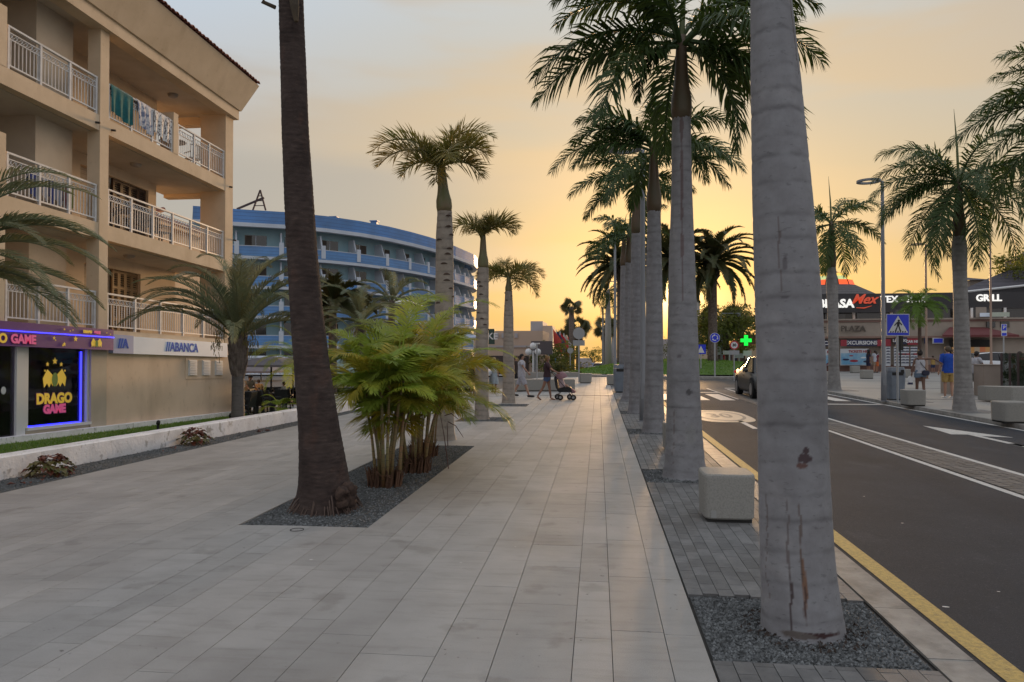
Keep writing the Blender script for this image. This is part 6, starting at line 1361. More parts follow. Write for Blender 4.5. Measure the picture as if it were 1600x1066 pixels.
# planter wall and box at right
pw = thing('planter_wall','tan stone planter block at the end of the concrete bench','planter',(13,26.5,0)); a = atY(1537,597,27.5); c = atY(1565,571,27.5); MB().box(a.x,c.x,27.5,28.2,0,c.z).build('block',M_pz,pw,bevel=.01); MB().box(a.x-.03,c.x+.03,27.47,28.23,c.z,c.z+.03).build('cap',M_pz,pw)
MB().box(a.x-.55,a.x,28.3,29.5,0,c.z-.1).build('side_wall',M_pz,pw)
pn = thing('dark_planter','row of dark glass screen panels with plants behind, at the right picture edge','screen',(15,26,0))
for k in range(4): a = atY(1567+13*k,600,27.0-.3*k); c = atY(1578+13*k,552,27.0-.3*k); MB().box(a.x,c.x,a.y,a.y+.03,.35,c.z).build('glass_panel',glassmat('screen_glass',(.03,.045,.03),.55),pn); MB().box(a.x-.05,a.x-.01,a.y-.02,a.y+.05,.2,c.z).build('post',M_steel,pn)
a = atY(1565,600,27.1); MB().hexa([(a.x,27.0,.1),(a.x+3,25.9,.1),(a.x+3,26.2,.1),(a.x,27.3,.1),(a.x,27.0,.35),(a.x+3,25.9,.5),(a.x+3,26.2,.5),(a.x,27.3,.35)]).build('base_rail',M_steel,pn)
leafmass(pn,[(a.x+1.2,27.9,.8,1.1,.35,.5)],700,.09,M_lf2,4,'plants')
b = MB().box(17.2,17.9,31,31.6,0,1.15).box(17.1,18.0,30.9,31.7,1.15,1.22)
tag(b.build('lit_kiosk',mat('kiosk_glow',(.4,.3,.22),.5,emit=(.9,.5,.25),es=.25),None),'small warmly lit stand behind the dark screen panels','stand')
# pharmacy cross and shops behind the car
ps = thing('pharmacy_cross','glowing green pharmacy cross partly hidden by the thick trunk','sign',tuple(atY(1166,532,57))); c = Vector(ps.location); M_gl = mat('green_light',(.02,.6,.05),.4,emit=(.0,1,.06),es=1.1); s = .13
MB().box(c.x-s,c.x+s,c.y,c.y+.15,c.z-3*s,c.z+3*s).build('upright',M_gl,ps); MB().box(c.x-3*s,c.x-s-.002,c.y,c.y+.15,c.z-s,c.z+s).build('arm',M_gl,ps); MB().box(c.x+s+.002,c.x+3*s,c.y,c.y+.15,c.z-s,c.z+s).build('arm',M_gl,ps)
MB().tube([(c.x+.9,c.y+.08,-.1),(c.x+.9,c.y+.08,c.z-.9)],.06,8).build('pole',M_post,ps)
sh_ = thing('shop_row','dark row of shops with a flat lit roof edge beyond the roundabout','building',tuple(atY(1140,580,72))); a = atY(1060,580,72); c = atY(1270,519,72)
MB().box(a.x,c.x,72,80,-1.2,c.z-1.2).build('wall',M_pzb,sh_); a2 = atY(1155,519,71); MB().box(a2.x,c.x+2,70,80,c.z-.5,c.z-.25).build('roof_edge',M_char,sh_); MB().box(a2.x,c.x+2,70.6,71,c.z-1.2,c.z-.5).build('fascia',M_pz2,sh_)
for k in range(5): x = a.x+1+k*2.6; MB().box(x,x+1.7,71.9,71.95,.1,1.9).build('shop_window',mat('shop_lit%d'%(k%2),((.20,.17,.13),(.06,.06,.06))[k%2],.4,emit=((.5,.4,.28),(.2,.15,.1))[k%2],es=.2),sh_)
for k,(u,v,w,h_,col) in enumerate(((1168,552,13,8,(.45,.46,.45)),(1140,551,20,6,(.35,.37,.37)),(1155,556,14,7,(.30,.32,.33)),(1120,548,12,13,(.28,.31,.31)))):
    a = atY(u-w/2,v+h_/2,58+k); c = atY(u+w/2,v-h_/2,58+k); tag(MB().box(a.x,c.x,a.y,a.y+.08,a.z,c.z).box((a.x+c.x)/2-.05,(a.x+c.x)/2+.05,a.y+.02,a.y+.06,-.3,a.z).build('street_board',mat('board%d'%k,col,.6),None),['pale sign board under the green cross','wide grey direction board behind the speed sign','grey board left of the green cross','tall grey board behind the roundabout sign'][k],'board')
# ------------------------------------------------------------------ far left buildings
M_fb = mat('far_pink_wall',(.50,.37,.29),.85,(.44,.33,.26),.2); M_fb2 = mat('far_grey_wall',(.38,.35,.36),.85); M_fbd = mat('far_dark_front',(.045,.032,.032),.7)
def fbox(name,lab,u0,u1,v0,v1,Y,m,dp=6,parts=()):
    a = atY(u0,v1,Y); c = atY(u1,v0,Y); t = thing(name,lab,'building',((a.x+c.x)/2,Y,far(Y)-.2)); MB().box(a.x,c.x,Y,Y+dp,far(Y)-.5,c.z).build('wall',m,t)
    for (nm,x0,x1,y0,y1,mm) in parts: p = atY(x0,y1,Y); q = atY(x1,y0,Y); MB().box(p.x,q.x,Y-.12,Y-.02,p.z,q.z).build(nm,mm,t)
    return t
fbox('mall_building','pinkish shopping building with a dark glazed ground floor behind the girl in the pale dress',740,848,517,600,62,M_fb,8,[('dark_front',752,826,556,590,M_fbd)]+[('window',774+10*k,779+10*k,521,528,M_fb2) for k in range(4)]+[('cornice',740,848,540,543,M_fb2),('pillar',800,803,556,590,M_fb)])
panel('shop_board','dark green board with white letters KE behind the slim palm','sign',755,773,514,538,mat('deep_green',(.015,.045,.035),.5),60,'BIKE',size=.75,off=.0)
fbox('office_tower','plain grey tower block left of the billboard',829,848,502,560,150,M_fb2,14); fbox('office_block','lower pinkish block with sloping top beside the tower',848,863,509,560,148,M_fb,10)
fbox('low_house','small pale gabled roof house left of the tower',808,832,530,560,120,M_fb,10)
t,a,c = panel('billboard','dark rectangular billboard on posts under the grey tower','billboard',830,863,533,554,mat('billboard_dark',(.085,.07,.075),.6),58)
for x in (a.x+.3,c.x-.3): MB().tube([(x,58.1,-.5),(x,58.1,a.z)],.06,6).build('post',M_post,t)
fbox('street_house','pink wall with arches behind the flags and walkers',826,884,556,600,85,M_fb,8,[('arch',846+8*k,850+8*k,566,580,M_fb2) for k in range(4)])
fbox('far_house','far pale house at the street end',905,925,560,590,190,M_fb2,8); fbox('far_house','far dark block behind the pale row of trunks',1010,1100,530,600,120,M_fb2,8)
for i,(u,lab) in enumerate(((863,'red and white flag, first of the row'),(869,'dark flag, second of the row'),(875,'red flag, third of the row'),(881,'pale flag, fourth of the row'),(886,'red flag nearest the round sign'))):
    Y = 64+3*i; c = atY(u,512+3*i,Y); t = thing('flag',lab,'flag',(c.x,c.y,-.4)); MB().tube([(c.x,Y,-.8),(c.x,Y,c.z)],.04,6).build('pole',M_sw,t)
    b = MB(); cl = [(.5,.08,.07),(.08,.06,.12),(.5,.04,.05),(.45,.42,.4),(.5,.06,.06)][i]
    for k in range(7):
        for j in range(2): b.v.append((c.x+.05+.12*k+(.1*j), Y+.1*math.sin(k*1.3), c.z-.1-j*1.5-.16*k))
    for k in range(6): b.f.append((2*k,2*k+1,2*k+3,2*k+2))
    b.build('cloth',mat('flag%d'%i,cl,.8,trans=.4),t,recalc=False)
lp = thing('globe_lamp','old style lamp post with three white globes by the billboard','street lamp',tuple(atY(833,600,56))); c = atY(833,548,56); MB().tube([(c.x,c.y,-.5),(c.x,c.y,c.z)],.06,8).build('pole',M_sw,lp)
for dx,dz in ((-.35,-.1),(.35,-.1),(0,.35)): MB().ell((c.x+dx,c.y,c.z+dz),(.26,.26,.26),12,8).build('globe',M_sw,lp)
lw2 = thing('low_wall','pale low wall and planter beyond the promenade end behind the bushes','wall',(-6,46,-.2)); a = atY(815,590,46); c = atY(905,582,46); MB().box(a.x,c.x,46,46.4,-.3,c.z).build('wall',M_conc,lw2); 
hg = thing('hedge','dark clipped hedge behind the low wall','hedge',(-6,47.5,0)); a = atY(836,585,47.5); c = atY(905,572,47.5); leafmass(hg,[((a.x+c.x)/2,47.6,.3,(c.x-a.x)/2,.5,.55)],1500,.09,M_lf2,5,'leaves')
hg = thing('hedge','dark green shrub beside the girl on the mall front','hedge',(-9,45,0)); c = atY(718,580,40); leafmass(hg,[(c.x,40,.3,.8,.6,.7)],900,.08,M_lf2,6,'leaves')
# ------------------------------------------------------------------ CARS
M_tyre = mat('tyre',(.012,.012,.012),.85); M_rim = mat('rim',(.35,.35,.36),.3,metal=.8); M_cglass = mat('car_glass',(.012,.013,.015),.15,spec=.5); M_tail = mat('tail_light',(.35,.01,.01),.2,emit=(.8,.02,.02),es=.3); M_head = mat('head_light',(.6,.6,.6),.1,spec=.8); M_trim = mat('car_trim',(.015,.015,.016),.8,spec=.2)
def car(x, y, z, rz, label, paint, kind='sedan', Lc=4.5, Wc=1.8, H=1.45, name='car'):
    t = thing(name,label,'car',(x,y,z),rz=rz); w = Wc/2     # +X is forward
    f = Lc/4.5
    # stations: x, bottom z, belt z, half width at bottom, half width at belt
    if kind == 'sedan': ST = [(-2.22,.38,.74,.62,.60),(-2.15,.30,.92,.80,.76),(-1.7,.24,.97,.88,.84),(-.8,.20,.96,.90,.86),(.3,.20,.93,.90,.86),(1.1,.20,.90,.90,.85),(1.6,.24,.82,.88,.80),(2.05,.28,.72,.80,.70),(2.22,.36,.60,.60,.52)]; CB = [(-1.75,.97,.62),(-1.0,1.36,.56),(-.5,1.44,.57),(.25,1.43,.57),(1.15,.93,.66)]
    else: ST = [(-2.05,.38,.85,.70,.66),(-2.0,.30,1.0,.82,.78),(-1.6,.24,1.02,.88,.84),(-.8,.20,1.0,.90,.86),(.3,.20,.97,.90,.86),(1.1,.20,.93,.90,.85),(1.6,.24,.85,.88,.80),(2.0,.28,.74,.80,.70),(2.12,.36,.62,.60,.52)]; CB = [(-1.98,1.0,.66),(-1.72,1.38,.60),(-.6,1.50,.60),(.2,1.47,.59),(1.2,.96,.66)]
    b = MB()
    for (sx,zb,zt,wb,wt) in ST:
        wb*=w/.9; wt*=w/.9; m = (zb+zt)/2
        b.v += [(sx*f,-wb*.94,zb),(sx*f,-wb,zb+.14),(sx*f,-wb*1.0,m+.06),(sx*f,-wt,zt-.03),(sx*f,-wt*.86,zt+.02),(sx*f,wt*.86,zt+.02),(sx*f,wt,zt-.03),(sx*f,wb*1.0,m+.06),(sx*f,wb,zb+.14),(sx*f,wb*.94,zb)]
    n = 10
    for i in range(len(ST)-1):
        for j in range(n): b.f.append((i*n+j,i*n+(j+1)%n,(i+1)*n+(j+1)%n,(i+1)*n+j))
    b.f += [tuple(range(n)),tuple((len(ST)-1)*n+j for j in reversed(range(n)))]
    body = b.build('body',paint,t,world=False,smooth=True)
    g = MB()
    for (sx,z_,hw) in CB: hw*=w/.9; g.v += [(sx*f,-hw-(.10 if z_<1.1 else 0),z_ if z_>1.1 else z_-.02),(sx*f,hw+(.10 if z_<1.1 else 0),z_ if z_>1.1 else z_-.02),(sx*f,-w*.90,.93),(sx*f,w*.90,.93)]
    for i in range(len(CB)-1):
        g.f += [(i*4,i*4+1,i*4+5,i*4+4),(i*4,i*4+4,i*4+6,i*4+2),(i*4+1,i*4+3,i*4+7,i*4+5)]
    g.build('windows',M_cglass,t,world=False,smooth=False)
    r_ = MB(); pr = CB[1:4]
    for (sx,z_,hw) in pr: hw*=w/.9; r_.v += [(sx*f,-hw-.01,z_-.02),(sx*f,-hw*.8,z_+.03),(sx*f,hw*.8,z_+.03),(sx*f,hw+.01,z_-.02)]
    for i in range(2):
        for j in range(3): r_.f.append((i*4+j,i*4+j+1,(i+1)*4+j+1,(i+1)*4+j))
    r_.build('roof',paint,t,world=False,smooth=True)
    p = MB()
    for s in (-1,1):
        for a,c in ((CB[0],CB[1]),(CB[4],CB[3])): p.tube([(a[0]*f,s*(a[2]*w/.9+.10),a[1]-.02),(c[0]*f,s*c[2]*w/.9,c[1])],.035,5)
        p.tube([(-.25*f,s*w*.93,.95),(-.3*f,s*CB[2][2]*w/.9,1.42)],.03,5)
    p.build('pillars',M_trim,t,world=False)
    for sx in (-1.33*f,1.38*f):
        for s in (-1,1):
            wt = MB().tube([(sx,s*(w-.21),.33),(sx,s*(w+.0),.33)],.33,24); o = wt.build('wheel',M_tyre,t,world=False); MB().tube([(sx,s*(w-.02),.33),(sx,s*(w+.012),.33)],.21,16).build('rim',M_rim,o,world=False)
            MB().tube([(sx,s*(w-.15),.36),(sx,s*(w-.008),.36)],.39,24).build('wheel_arch',M_trim,t,world=False)
    MB().box(1.95*f,2.245*f,-w*.5,w*.5,.32,.45).build('grille',M_trim,t,world=False,bevel=.01); MB().box(2.20*f,2.255*f,-.26,.26,.40,.51).build('number_plate',M_sw,t,world=False); MB().box(-2.24*f,-2.15*f,-.26,.26,.58,.69).build('number_plate',M_sw,t,world=False)
    for s in (-1,1):
        MB().ell((2.02*f,s*w*.72,.64),(.16,.16,.07),10,6).build('headlight',M_head,t,world=False); MB().ell((-2.08*f,s*w*.78,.86),(.10,.16,.08),10,6).build('tail_light',M_tail,t,world=False); MB().ell((.85*f,s*(w+.08),.98),(.07,.10,.07),8,6).build('mirror',paint,t,world=False)
    MB().box(-.1*f,.05*f,-w*1.005,w*1.005,.78,.80).build('door_handle',M_trim,t,world=False)
    return t
M_cblk = mat('car_black',(.012,.012,.014),.38,spec=.5); M_cwht = mat('car_white',(.55,.56,.58),.25,coat=.8); M_csil = mat('car_silver',(.30,.31,.33),.25,coat=.6)
car(6.25,28.3,-.1,-math.pi/2,'black car approaching on the far lane, half hidden by the thick pale trunk',M_cblk)
c = atY(1556,571,49.5); car(c.x,49.5,0,R_(8),'white hatchback parked in front of the plaza entrance',M_cwht,'hatch',4.3)
def fcar(u,v,Y,rz,lab,p,kind='hatch',zo=0): c = atY(u,v,Y); car(c.x,Y,far(Y)-.1+zo,rz,lab,p,kind)
fcar(936,580,105,math.pi/2,'small white car far down the street left of the slim trunks',M_cwht); fcar(965,578,112,-math.pi/2,'distant silver car coming up the street with bright windscreen',M_csil); fcar(957,580,135,-math.pi/2,'second distant car behind the silver one',M_csil); fcar(972,576,128,-math.pi/2,'distant white van like car on the right of the street',M_cwht)
# ------------------------------------------------------------------ PEOPLE
SKIN = [mat('skin_fair',(.42,.24,.17),.55),mat('skin_tan',(.28,.145,.095),.55),mat('skin_dark',(.15,.08,.055),.55)]
PEND = []
def skinmesh(name, verts, edges, rad, m, parent, sub=1, root=0):
    me = bpy.data.meshes.new(name); me.from_pydata(verts, edges, [])
    ob = bpy.data.objects.new(name, me); COL.objects.link(ob); ob.parent = parent
    md = ob.modifiers.new('skin','SKIN'); md.use_smooth_shade = True
    sv = me.skin_vertices[0].data
    for i, r in enumerate(rad):
        sv[i].radius = (r if isinstance(r,(tuple,list)) else (r,r)); sv[i].use_root = (i == root)
    if sub: sd = ob.modifiers.new('sub','SUBSURF'); sd.levels = sub; sd.render_levels = sub
    PEND.append((ob, m, parent)); return ob
def person(x, y, z, rz, label, H=1.75, skin=0, top=None, bottom='shorts', bcol=None, shoe=(.02,.02,.02), hair=(.05,.03,.02), longhair=False, legs=((0,0),(0,0)), arms=((0,0,5),(0,0,5)), cap=None, sleeve=.55, female=False, dress=None, sandals=False, bun=False, detail=True, cat='person', lean=0, hem=.5):
    "local: +X forward, +Y left. legs: (thigh fwd deg, knee bend deg); arms: (shoulder fwd, elbow bend, abduct)"
    if x < 1 and y < 50 and x > -9: H *= .86
    t = thing('person', label, cat, (x,y,z), rz=rz); t.scale = (H/1.79,)*3
    V = Vector; hipz = .93; sh = (.185 if not female else .165); hw = .09; ln = math.sin(R_(lean))
    pel = V((0,0,.96)); wst = V((.01+ln*.15,0,1.12)); ch = V((.0+ln*.33,0,1.32)); nb = V((-.005+ln*.45,0,1.47)); nt_ = V((.02+ln*.5,0,1.53)); hd = V((.035+ln*.53,0,1.60)); ht_ = V((.03+ln*.54,0,1.66))
    verts = [pel,wst,ch,nb,nt_,hd,ht_]; rad = [(.115,.115),(.098,.098) if female else (.11,.11),(.115,.115),(.055,.055),(.048,.048),(.085,.085),(.075,.075)]; edges = [(i,i+1) for i in range(6)]
    info = {}
    def add(p, r, e): verts.append(p); rad.append(r if isinstance(r, tuple) else (r,r)); edges.append((e,len(verts)-1)); return len(verts)-1
    for si, s in enumerate((1,-1)):
        th, kb = legs[si]; a = R_(th); hip = V((0,s*hw,hipz-.03)); kn = hip+V((math.sin(a)*.43,s*.005,-math.cos(a)*.43)); b_ = a-R_(kb); an = kn+V((math.sin(b_)*.42,0,-math.cos(b_)*.42)); ft = V((math.cos(b_),0,math.sin(b_)*1.0)) if kb > 8 else V((1,0,0)); he = an+V((-.03,0,-.03)); to = an+ft*.13+V((0,0,-.045))
        h_ = add(hip,(.088 if not female else .092),0); m1 = add(hip.lerp(kn,.5),.075,h_); k_ = add(kn,.054,m1); m2 = add(kn.lerp(an,.35),.054,k_); n_ = add(an,.034,m2); t_ = add(to,.03,n_); add(to+ft*.06,.022,t_)
        info[('leg',s)] = (hip,kn,an,to,ft)
        af, eb, ab = arms[si]; a = R_(af); q = R_(ab); so = V((ln*.42,s*sh,1.42)); d1 = V((math.sin(a)*math.cos(q),s*math.sin(q),-math.cos(a)*math.cos(q))); el_ = so+d1*.28; a2 = a+R_(eb); d2 = V((math.sin(a2)*math.cos(q*.6),s*math.sin(q*.6),-math.cos(a2)*math.cos(q*.6))); wr = el_+d2*.25
        s_ = add(so,.052,2); e1 = add(el_,.036,s_); e2 = add(el_.lerp(wr,.35),.035,e1); w_ = add(wr,.023,e2); info[('arm',s)] = (so,el_,wr,d2); add(wr+d2*.07,(.032,.022),w_)
    body = skinmesh('body', [tuple(v) for v in verts], edges, rad, SKIN[skin], t)
    # hands: palm with five tapered bent fingers
    for s in (1,-1):
        so,el_,wr,d2 = info[('arm',s)]; side = d2.cross(V((0,1,0))).normalized(); nn = side.cross(d2).normalized(); b = MB(); pc = wr+d2*.06
        b.tube([wr,wr+d2*.03,wr+d2*.085],[.022,.034,.030],8)
        for k in range(4):
            o = pc+d2*.02+side*(-.026+.0175*k); l = (.062,.072,.068,.052)[k]; b.tube([o,o+d2*l*.6,o+d2*l+nn*(-.012)],[.010,.009,.006],5)
        o = wr+d2*.03+side*(-.03); b.tube([o,o-side*.025+d2*.03,o-side*.03+d2*.06],[.012,.011,.007],5); b.build('hand', SKIN[skin], t, world=False, smooth=True)
    # head details
    b = MB(); hx = hd.x; b.tube([(hx+.085,0,1.615),(hx+.112,0,1.59),(hx+.09,0,1.582)],[.008,.013,.008],6)
    for s in (-1,1): b.ell((hx-.0,s*.088,1.60),(.018,.010,.03),8,6)
    b.build('face', SKIN[skin], t, world=False, smooth=True)
    if detail:
        b = MB(); 
        for s in (-1,1): b.ell((hx+.078,s*.032,1.618),(.010,.013,.008),6,5)
        b.ell((hx+.082,0,1.558),(.008,.025,.006),6,5); b.build('eyes_and_mouth', M_bk, t, world=False)
    hm = mat('hair_%d'%int(sum(hair)*1000), hair, .7, tuple(c*.6 for c in hair), 20)
    b = MB(); b.ell((hx-.018,0,1.635),(.106,.098,.112),16,12); b.v = [(vx if vx < hx+.055 else hx+.055, vy, max(vz, 1.625+(vx-hx)*.5 if vx > hx-.02 else 1.53)) for vx,vy,vz in b.v]
    if longhair: b.tube([(hx-.06,0,1.62),(hx-.085,0,1.51),(hx-.09,0,1.38),(hx-.08,0,1.28)],[.085,.095,.085,.03],10)
    if longhair:
        for s in (-1,1): b.tube([(hx,s*.075,1.64),(hx+.01,s*.095,1.52),(hx+.03,s*.10,1.38)],[.03,.04,.015],8)
    if bun: b.ell((hx-.07,0,1.72),(.055,.055,.05),10,8)
    b.build('hair', hm, t, world=False, smooth=True)
    if cap: b = MB(); b.ell((hx-.01,0,1.67),(.112,.104,.085),14,8); b.box(hx+.05,hx+.19,-.07,.07,1.66,1.672); b.build('cap', cap, t, world=False, smooth=False)
    # clothing as slightly larger skins that end at neckline, sleeve and hem
    L_ = info
    def loft(b, rings, n=20):
        k = len(b.v); m_ = len(rings)
        for (z_,rx,ry,ox) in rings:
            for j in range(n):
                q = 2*math.pi*j/n; f_ = 1+.03*math.sin(j*5+z_*30); b.v.append((ox+rx*f_*math.copysign(abs(math.cos(q))**.85,math.cos(q)), ry*f_*math.copysign(abs(math.sin(q))**.85,math.sin(q)), z_))
        for i in range(m_-1):
            for j in range(n): b.f.append((k+i*n+j,k+i*n+(j+1)%n,k+(i+1)*n+(j+1)%n,k+(i+1)*n+j))
    ox = lambda z_: ln*max(0,z_-.96)*.95
    if top:
        b = MB(); wf = .88 if female else 1; zb_ = .98 if dress else (.90 if female else .84)
        loft(b, [(zb_,.152,.198,ox(zb_)),(1.0,.146,.185,ox(1.0)),(1.12,.132*wf,.165*wf,ox(1.12)),(1.25,.142,.178,ox(1.25)),(1.36,.140,.188 if not female else .172,ox(1.36)),(1.43,.112,.178 if not female else .155,ox(1.43)),(1.475,.075,.095,ox(1.475)),(1.49,.062,.066,ox(1.49))] if not (dress or sleeve < .05) else [(zb_,.150,.180,ox(zb_)),(1.12,.126,.150,ox(1.12)),(1.25,.136,.165,ox(1.25)),(1.35,.134,.160,ox(1.35)),(1.385,.128,.145,ox(1.385))])
        for s in (1,-1):
            so,el_,wr,d2 = L_[('arm',s)]
            if sleeve > .05: e_ = so.lerp(el_,sleeve); b.tube([so+V((0,-s*.05,.012)),so+V((0,0,.006)),so.lerp(e_,.5),e_],[.066,.072,.066,.062],12,cap=False)
            else: b.tube([V((ox(1.38)-.06,s*.09,1.375)),V((ox(1.45)-.01,s*.10,1.475)),V((ox(1.38)+.07,s*.085,1.375))],.012,5)
        b.build('shirt', top, t, world=False, smooth=True)
    if bcol:
        b = MB(); loft(b, [(.78,.135,.180,0),(.86,.142,.186,0),(.95,.138,.180,0),(1.02,.128,.168,0)])
        hm_ = {'shorts':hem+.35,'hot':.36,'trousers':None}.get(bottom,.8)
        for s in (1,-1):
            hip,kn,an,to,ft = L_[('leg',s)]; h0 = hip+V((0,s*.004,-.01))
            if hm_: e_ = hip.lerp(kn,hm_); b.tube([h0,h0.lerp(e_,.4),e_],[.112,.110,.098 if hm_ > .5 else .106],14,cap=False)
            else: b.tube([h0,hip.lerp(kn,.5),kn,kn.lerp(an,.5),an.lerp(kn,.08)],[.112,.10,.080,.070,.064],14,cap=False)
        b.build(('trousers' if bottom == 'trousers' else 'shorts'), bcol, t, world=False, smooth=True)
    if dress:
        col, zh = dress; b = MB(); n = 24; prof = [(zh,.235),(zh+.15,.22),(.8,.195),(.95,.165),(1.08,.13),(1.15,.125)]
        for (zz_,rr_) in prof:
            for k in range(n): a = 2*math.pi*k/n; w_ = 1+.07*math.sin(a*6+zz_*4)*(zz_<.8); b.v.append((rr_*.85*math.cos(a)*w_, rr_*math.sin(a)*w_, zz_))
        for i in range(len(prof)-1):
            for k in range(n): b.f.append((i*n+k,i*n+(k+1)%n,(i+1)*n+(k+1)%n,(i+1)*n+k))
        b.build('skirt', col, t, world=False, smooth=True)
    sm = mat('shoe_%d'%int(sum(shoe)*1000), shoe, .6)
    for s in (1,-1):
        hip,kn,an,to,ft = L_[('leg',s)]; up = V((0,1,0)).cross(ft)*-1; b = MB(); c0 = an+V((0,0,-.045))-ft*.05
        if sandals: 
            c1 = to+ft*.09+V((0,0,-.02)); b.hexa([tuple(c0+V((0,w,-.02))) if i<1 else p for i,(w,p) in enumerate(((-.035,None),))]+[tuple(c1+V((0,-.045,-.02))),tuple(c1+V((0,.045,-.02))),tuple(c0+V((0,.035,-.02))),tuple(c0+V((0,-.035,.0))),tuple(c1+V((0,-.045,.0))),tuple(c1+V((0,.045,.0))),tuple(c0+V((0,.035,.0)))])
            b.tube([tuple(to+V((0,-.04,0))),tuple(to+V((0,0,.035))),tuple(to+V((0,.04,0)))],.01,5)
        else: b.tube([c0-ft*.01,c0+ft*.05+V((0,0,.01)),to+V((0,0,0)),to+ft*.07+V((0,0,-.005)),to+ft*.10+V((0,0,-.01))],[.035,.050,.045,.036,.015],8)
        b.build('shoe', sm, t, world=False, smooth=True)
    return t, L_
def cm(n, c, **k): return mat('cloth_'+n, c, .9, tuple(x*.75 for x in c), 12, bump=.3, **k)
def gp(u, v): c = G(u,v); return c.x, c.y, gz(c.x,c.y) if c.x < 1 else 0
# walkers on the promenade
x,y,z = gp(815,621.5); person(x,y,z,R_(-8),'man in white shirt and white shorts striding right past the slim palm',1.78,0,cm('white',(.50,.50,.56)),'shorts',cm('white2',(.46,.46,.52)),hair=(.02,.014,.01),legs=((-22,8),(24,4)),arms=((-15,8,8),(32,12,6)),hem=.6)
x,y,z = gp(855,625); pw_,LL = person(x,y,z,R_(-6),'blonde woman in dark shirt and denim shorts pushing a pushchair',1.70,1,cm('plum',(.055,.028,.035)),'hot',cm('denim',(.07,.11,.22)),hair=(.30,.17,.06),bun=True,female=True,legs=((10,2),(-20,12)),arms=((38,22,4),(42,22,4)),sandals=True,shoe=(.25,.12,.08),sleeve=.8)
st = pw_; MB().tube([(-.10,-.12,1.45),(.10,.0,1.30),(.13,.12,1.12),(.05,.17,.98)],.014,5).build('bag_strap',M_sw,st,world=False); MB().box(-.10,.08,.14,.22,.86,1.02).build('shoulder_bag',M_bank,st,world=False,bevel=.02)
x,y,z = gp(772,609); person(x,y,z,R_(-95),'woman with long pale hair in a long pale blue jumpsuit, facing the camera',1.70,1,cm('iceblue',(.40,.46,.50)),'none',None,hair=(.42,.30,.16),longhair=True,female=True,dress=(MATS.get('cloth_iceblue') or cm('iceblue',(.40,.46,.50)),.42),legs=((5,0),(-6,3)),arms=((5,5,8),(60,95,10)),sleeve=0,shoe=(.12,.03,.02))
c = G(738,614); person(c.x,c.y,gz(c.x,c.y),R_(-120),'person in black top and pale shorts half hidden by the slim grey palm',1.6,1,cm('black',(.012,.012,.014)),'shorts',cm('khaki',(.22,.19,.14)),longhair=True,female=True,sleeve=0,hair=(.04,.02,.015),hem=.25)
c = G(714,612); person(c.x,c.y,gz(c.x,c.y),R_(60),'person in pinkish top and black trousers seen through the palm fronds',1.72,0,cm('rose',(.34,.22,.20)),'trousers',cm('black2',(.014,.013,.015)),hair=(.05,.03,.02))
c = G(806,606); person(c.x,c.y,gz(c.x,c.y),R_(-20),'person in dark clothes almost hidden behind the slim brown palm',1.68,0,cm('brown',(.05,.035,.03)),'trousers',cm('black2',(.014,.013,.015)))
# pushchair
x,y,z = gp(882,625); pc = thing('pushchair','black and pink pushchair with a hood and four double wheels','pushchair',(x,y,z),rz=R_(-5)); pc.scale = (.86,)*3; M_pk = mat('dusty_pink',(.30,.17,.19),.9,(.24,.13,.15),9); M_pkl = mat('pale_pink',(.42,.32,.34),.9)
for k,(dx,dy) in enumerate(((-.30,.22),(-.12,-.24),(.17,.22),(.36,-.20))):
    o = MB().tube([(dx,dy-.035,.105),(dx,dy+.035,.105)],.105,18).build('wheel',M_tyre,pc,world=False); MB().tube([(dx,dy-.04,.105),(dx,dy+.04,.105)],.05,10).build('hub',M_rim,o,world=False)
for s in (-.22,.22):
    MB().tube([(.34,s,.12),(.05,s,.48),(-.30,s,.88),(-.42,s*.95,1.0),(-.50,s*.9,1.02)],.013,6).build('frame_tube',M_blk,pc,world=False); MB().tube([(-.28,s,.12),(-.05,s,.45),(.05,s,.52)],.013,6).build('frame_tube',M_blk,pc,world=False)
MB().tube([(-.50,-.2,1.02),(-.54,0,1.03),(-.50,.2,1.02)],.018,6).build('handlebar',M_blk,pc,world=False)
MB().hexa([(-.22,-.2,.30),(.32,-.2,.30),(.32,.2,.30),(-.22,.2,.30),(-.28,-.2,.44),(.24,-.2,.50),(.24,.2,.50),(-.28,.2,.44)]).build('seat',M_blk,pc,world=False,bevel=.02)
MB().hexa([(-.30,-.19,.42),(-.20,-.19,.40),(-.20,.19,.40),(-.30,.19,.42),(-.38,-.19,.86),(-.28,-.19,.90),(-.28,.19,.90),(-.38,.19,.86)]).build('backrest',M_blk,pc,world=False,bevel=.02)
b = MB(); n=10
for i in range(6):
    a = R_(20+i*32)
    for k in range(n+1):
        q = math.pi*k/n; rr_ = .27; b.v.append((-.12+rr_*math.cos(a)*math.sin(q)*1.0, .22*math.cos(q)*-1, .78+rr_*math.sin(a)*math.sin(q)*1.05))
for i in range(5):
    for k in range(n): b.f.append((i*(n+1)+k,i*(n+1)+k+1,(i+1)*(n+1)+k+1,(i+1)*(n+1)+k))
b.build('hood',M_pk,pc,world=False,smooth=True,recalc=False)
MB().hexa([(-.16,-.17,.46),(.06,-.17,.46),(.06,.17,.46),(-.16,.17,.46),(-.24,-.15,.84),(-.06,-.15,.80),(-.06,.15,.80),(-.24,.15,.84)]).build('padding',M_pkl,pc,world=False,bevel=.03)
MB().hexa([(.28,-.17,.26),(.44,-.17,.28),(.44,.17,.28),(.28,.17,.26),(.26,-.17,.44),(.40,-.17,.36),(.40,.17,.36),(.26,.17,.44)]).build('footrest',M_pk,pc,world=False,bevel=.02)
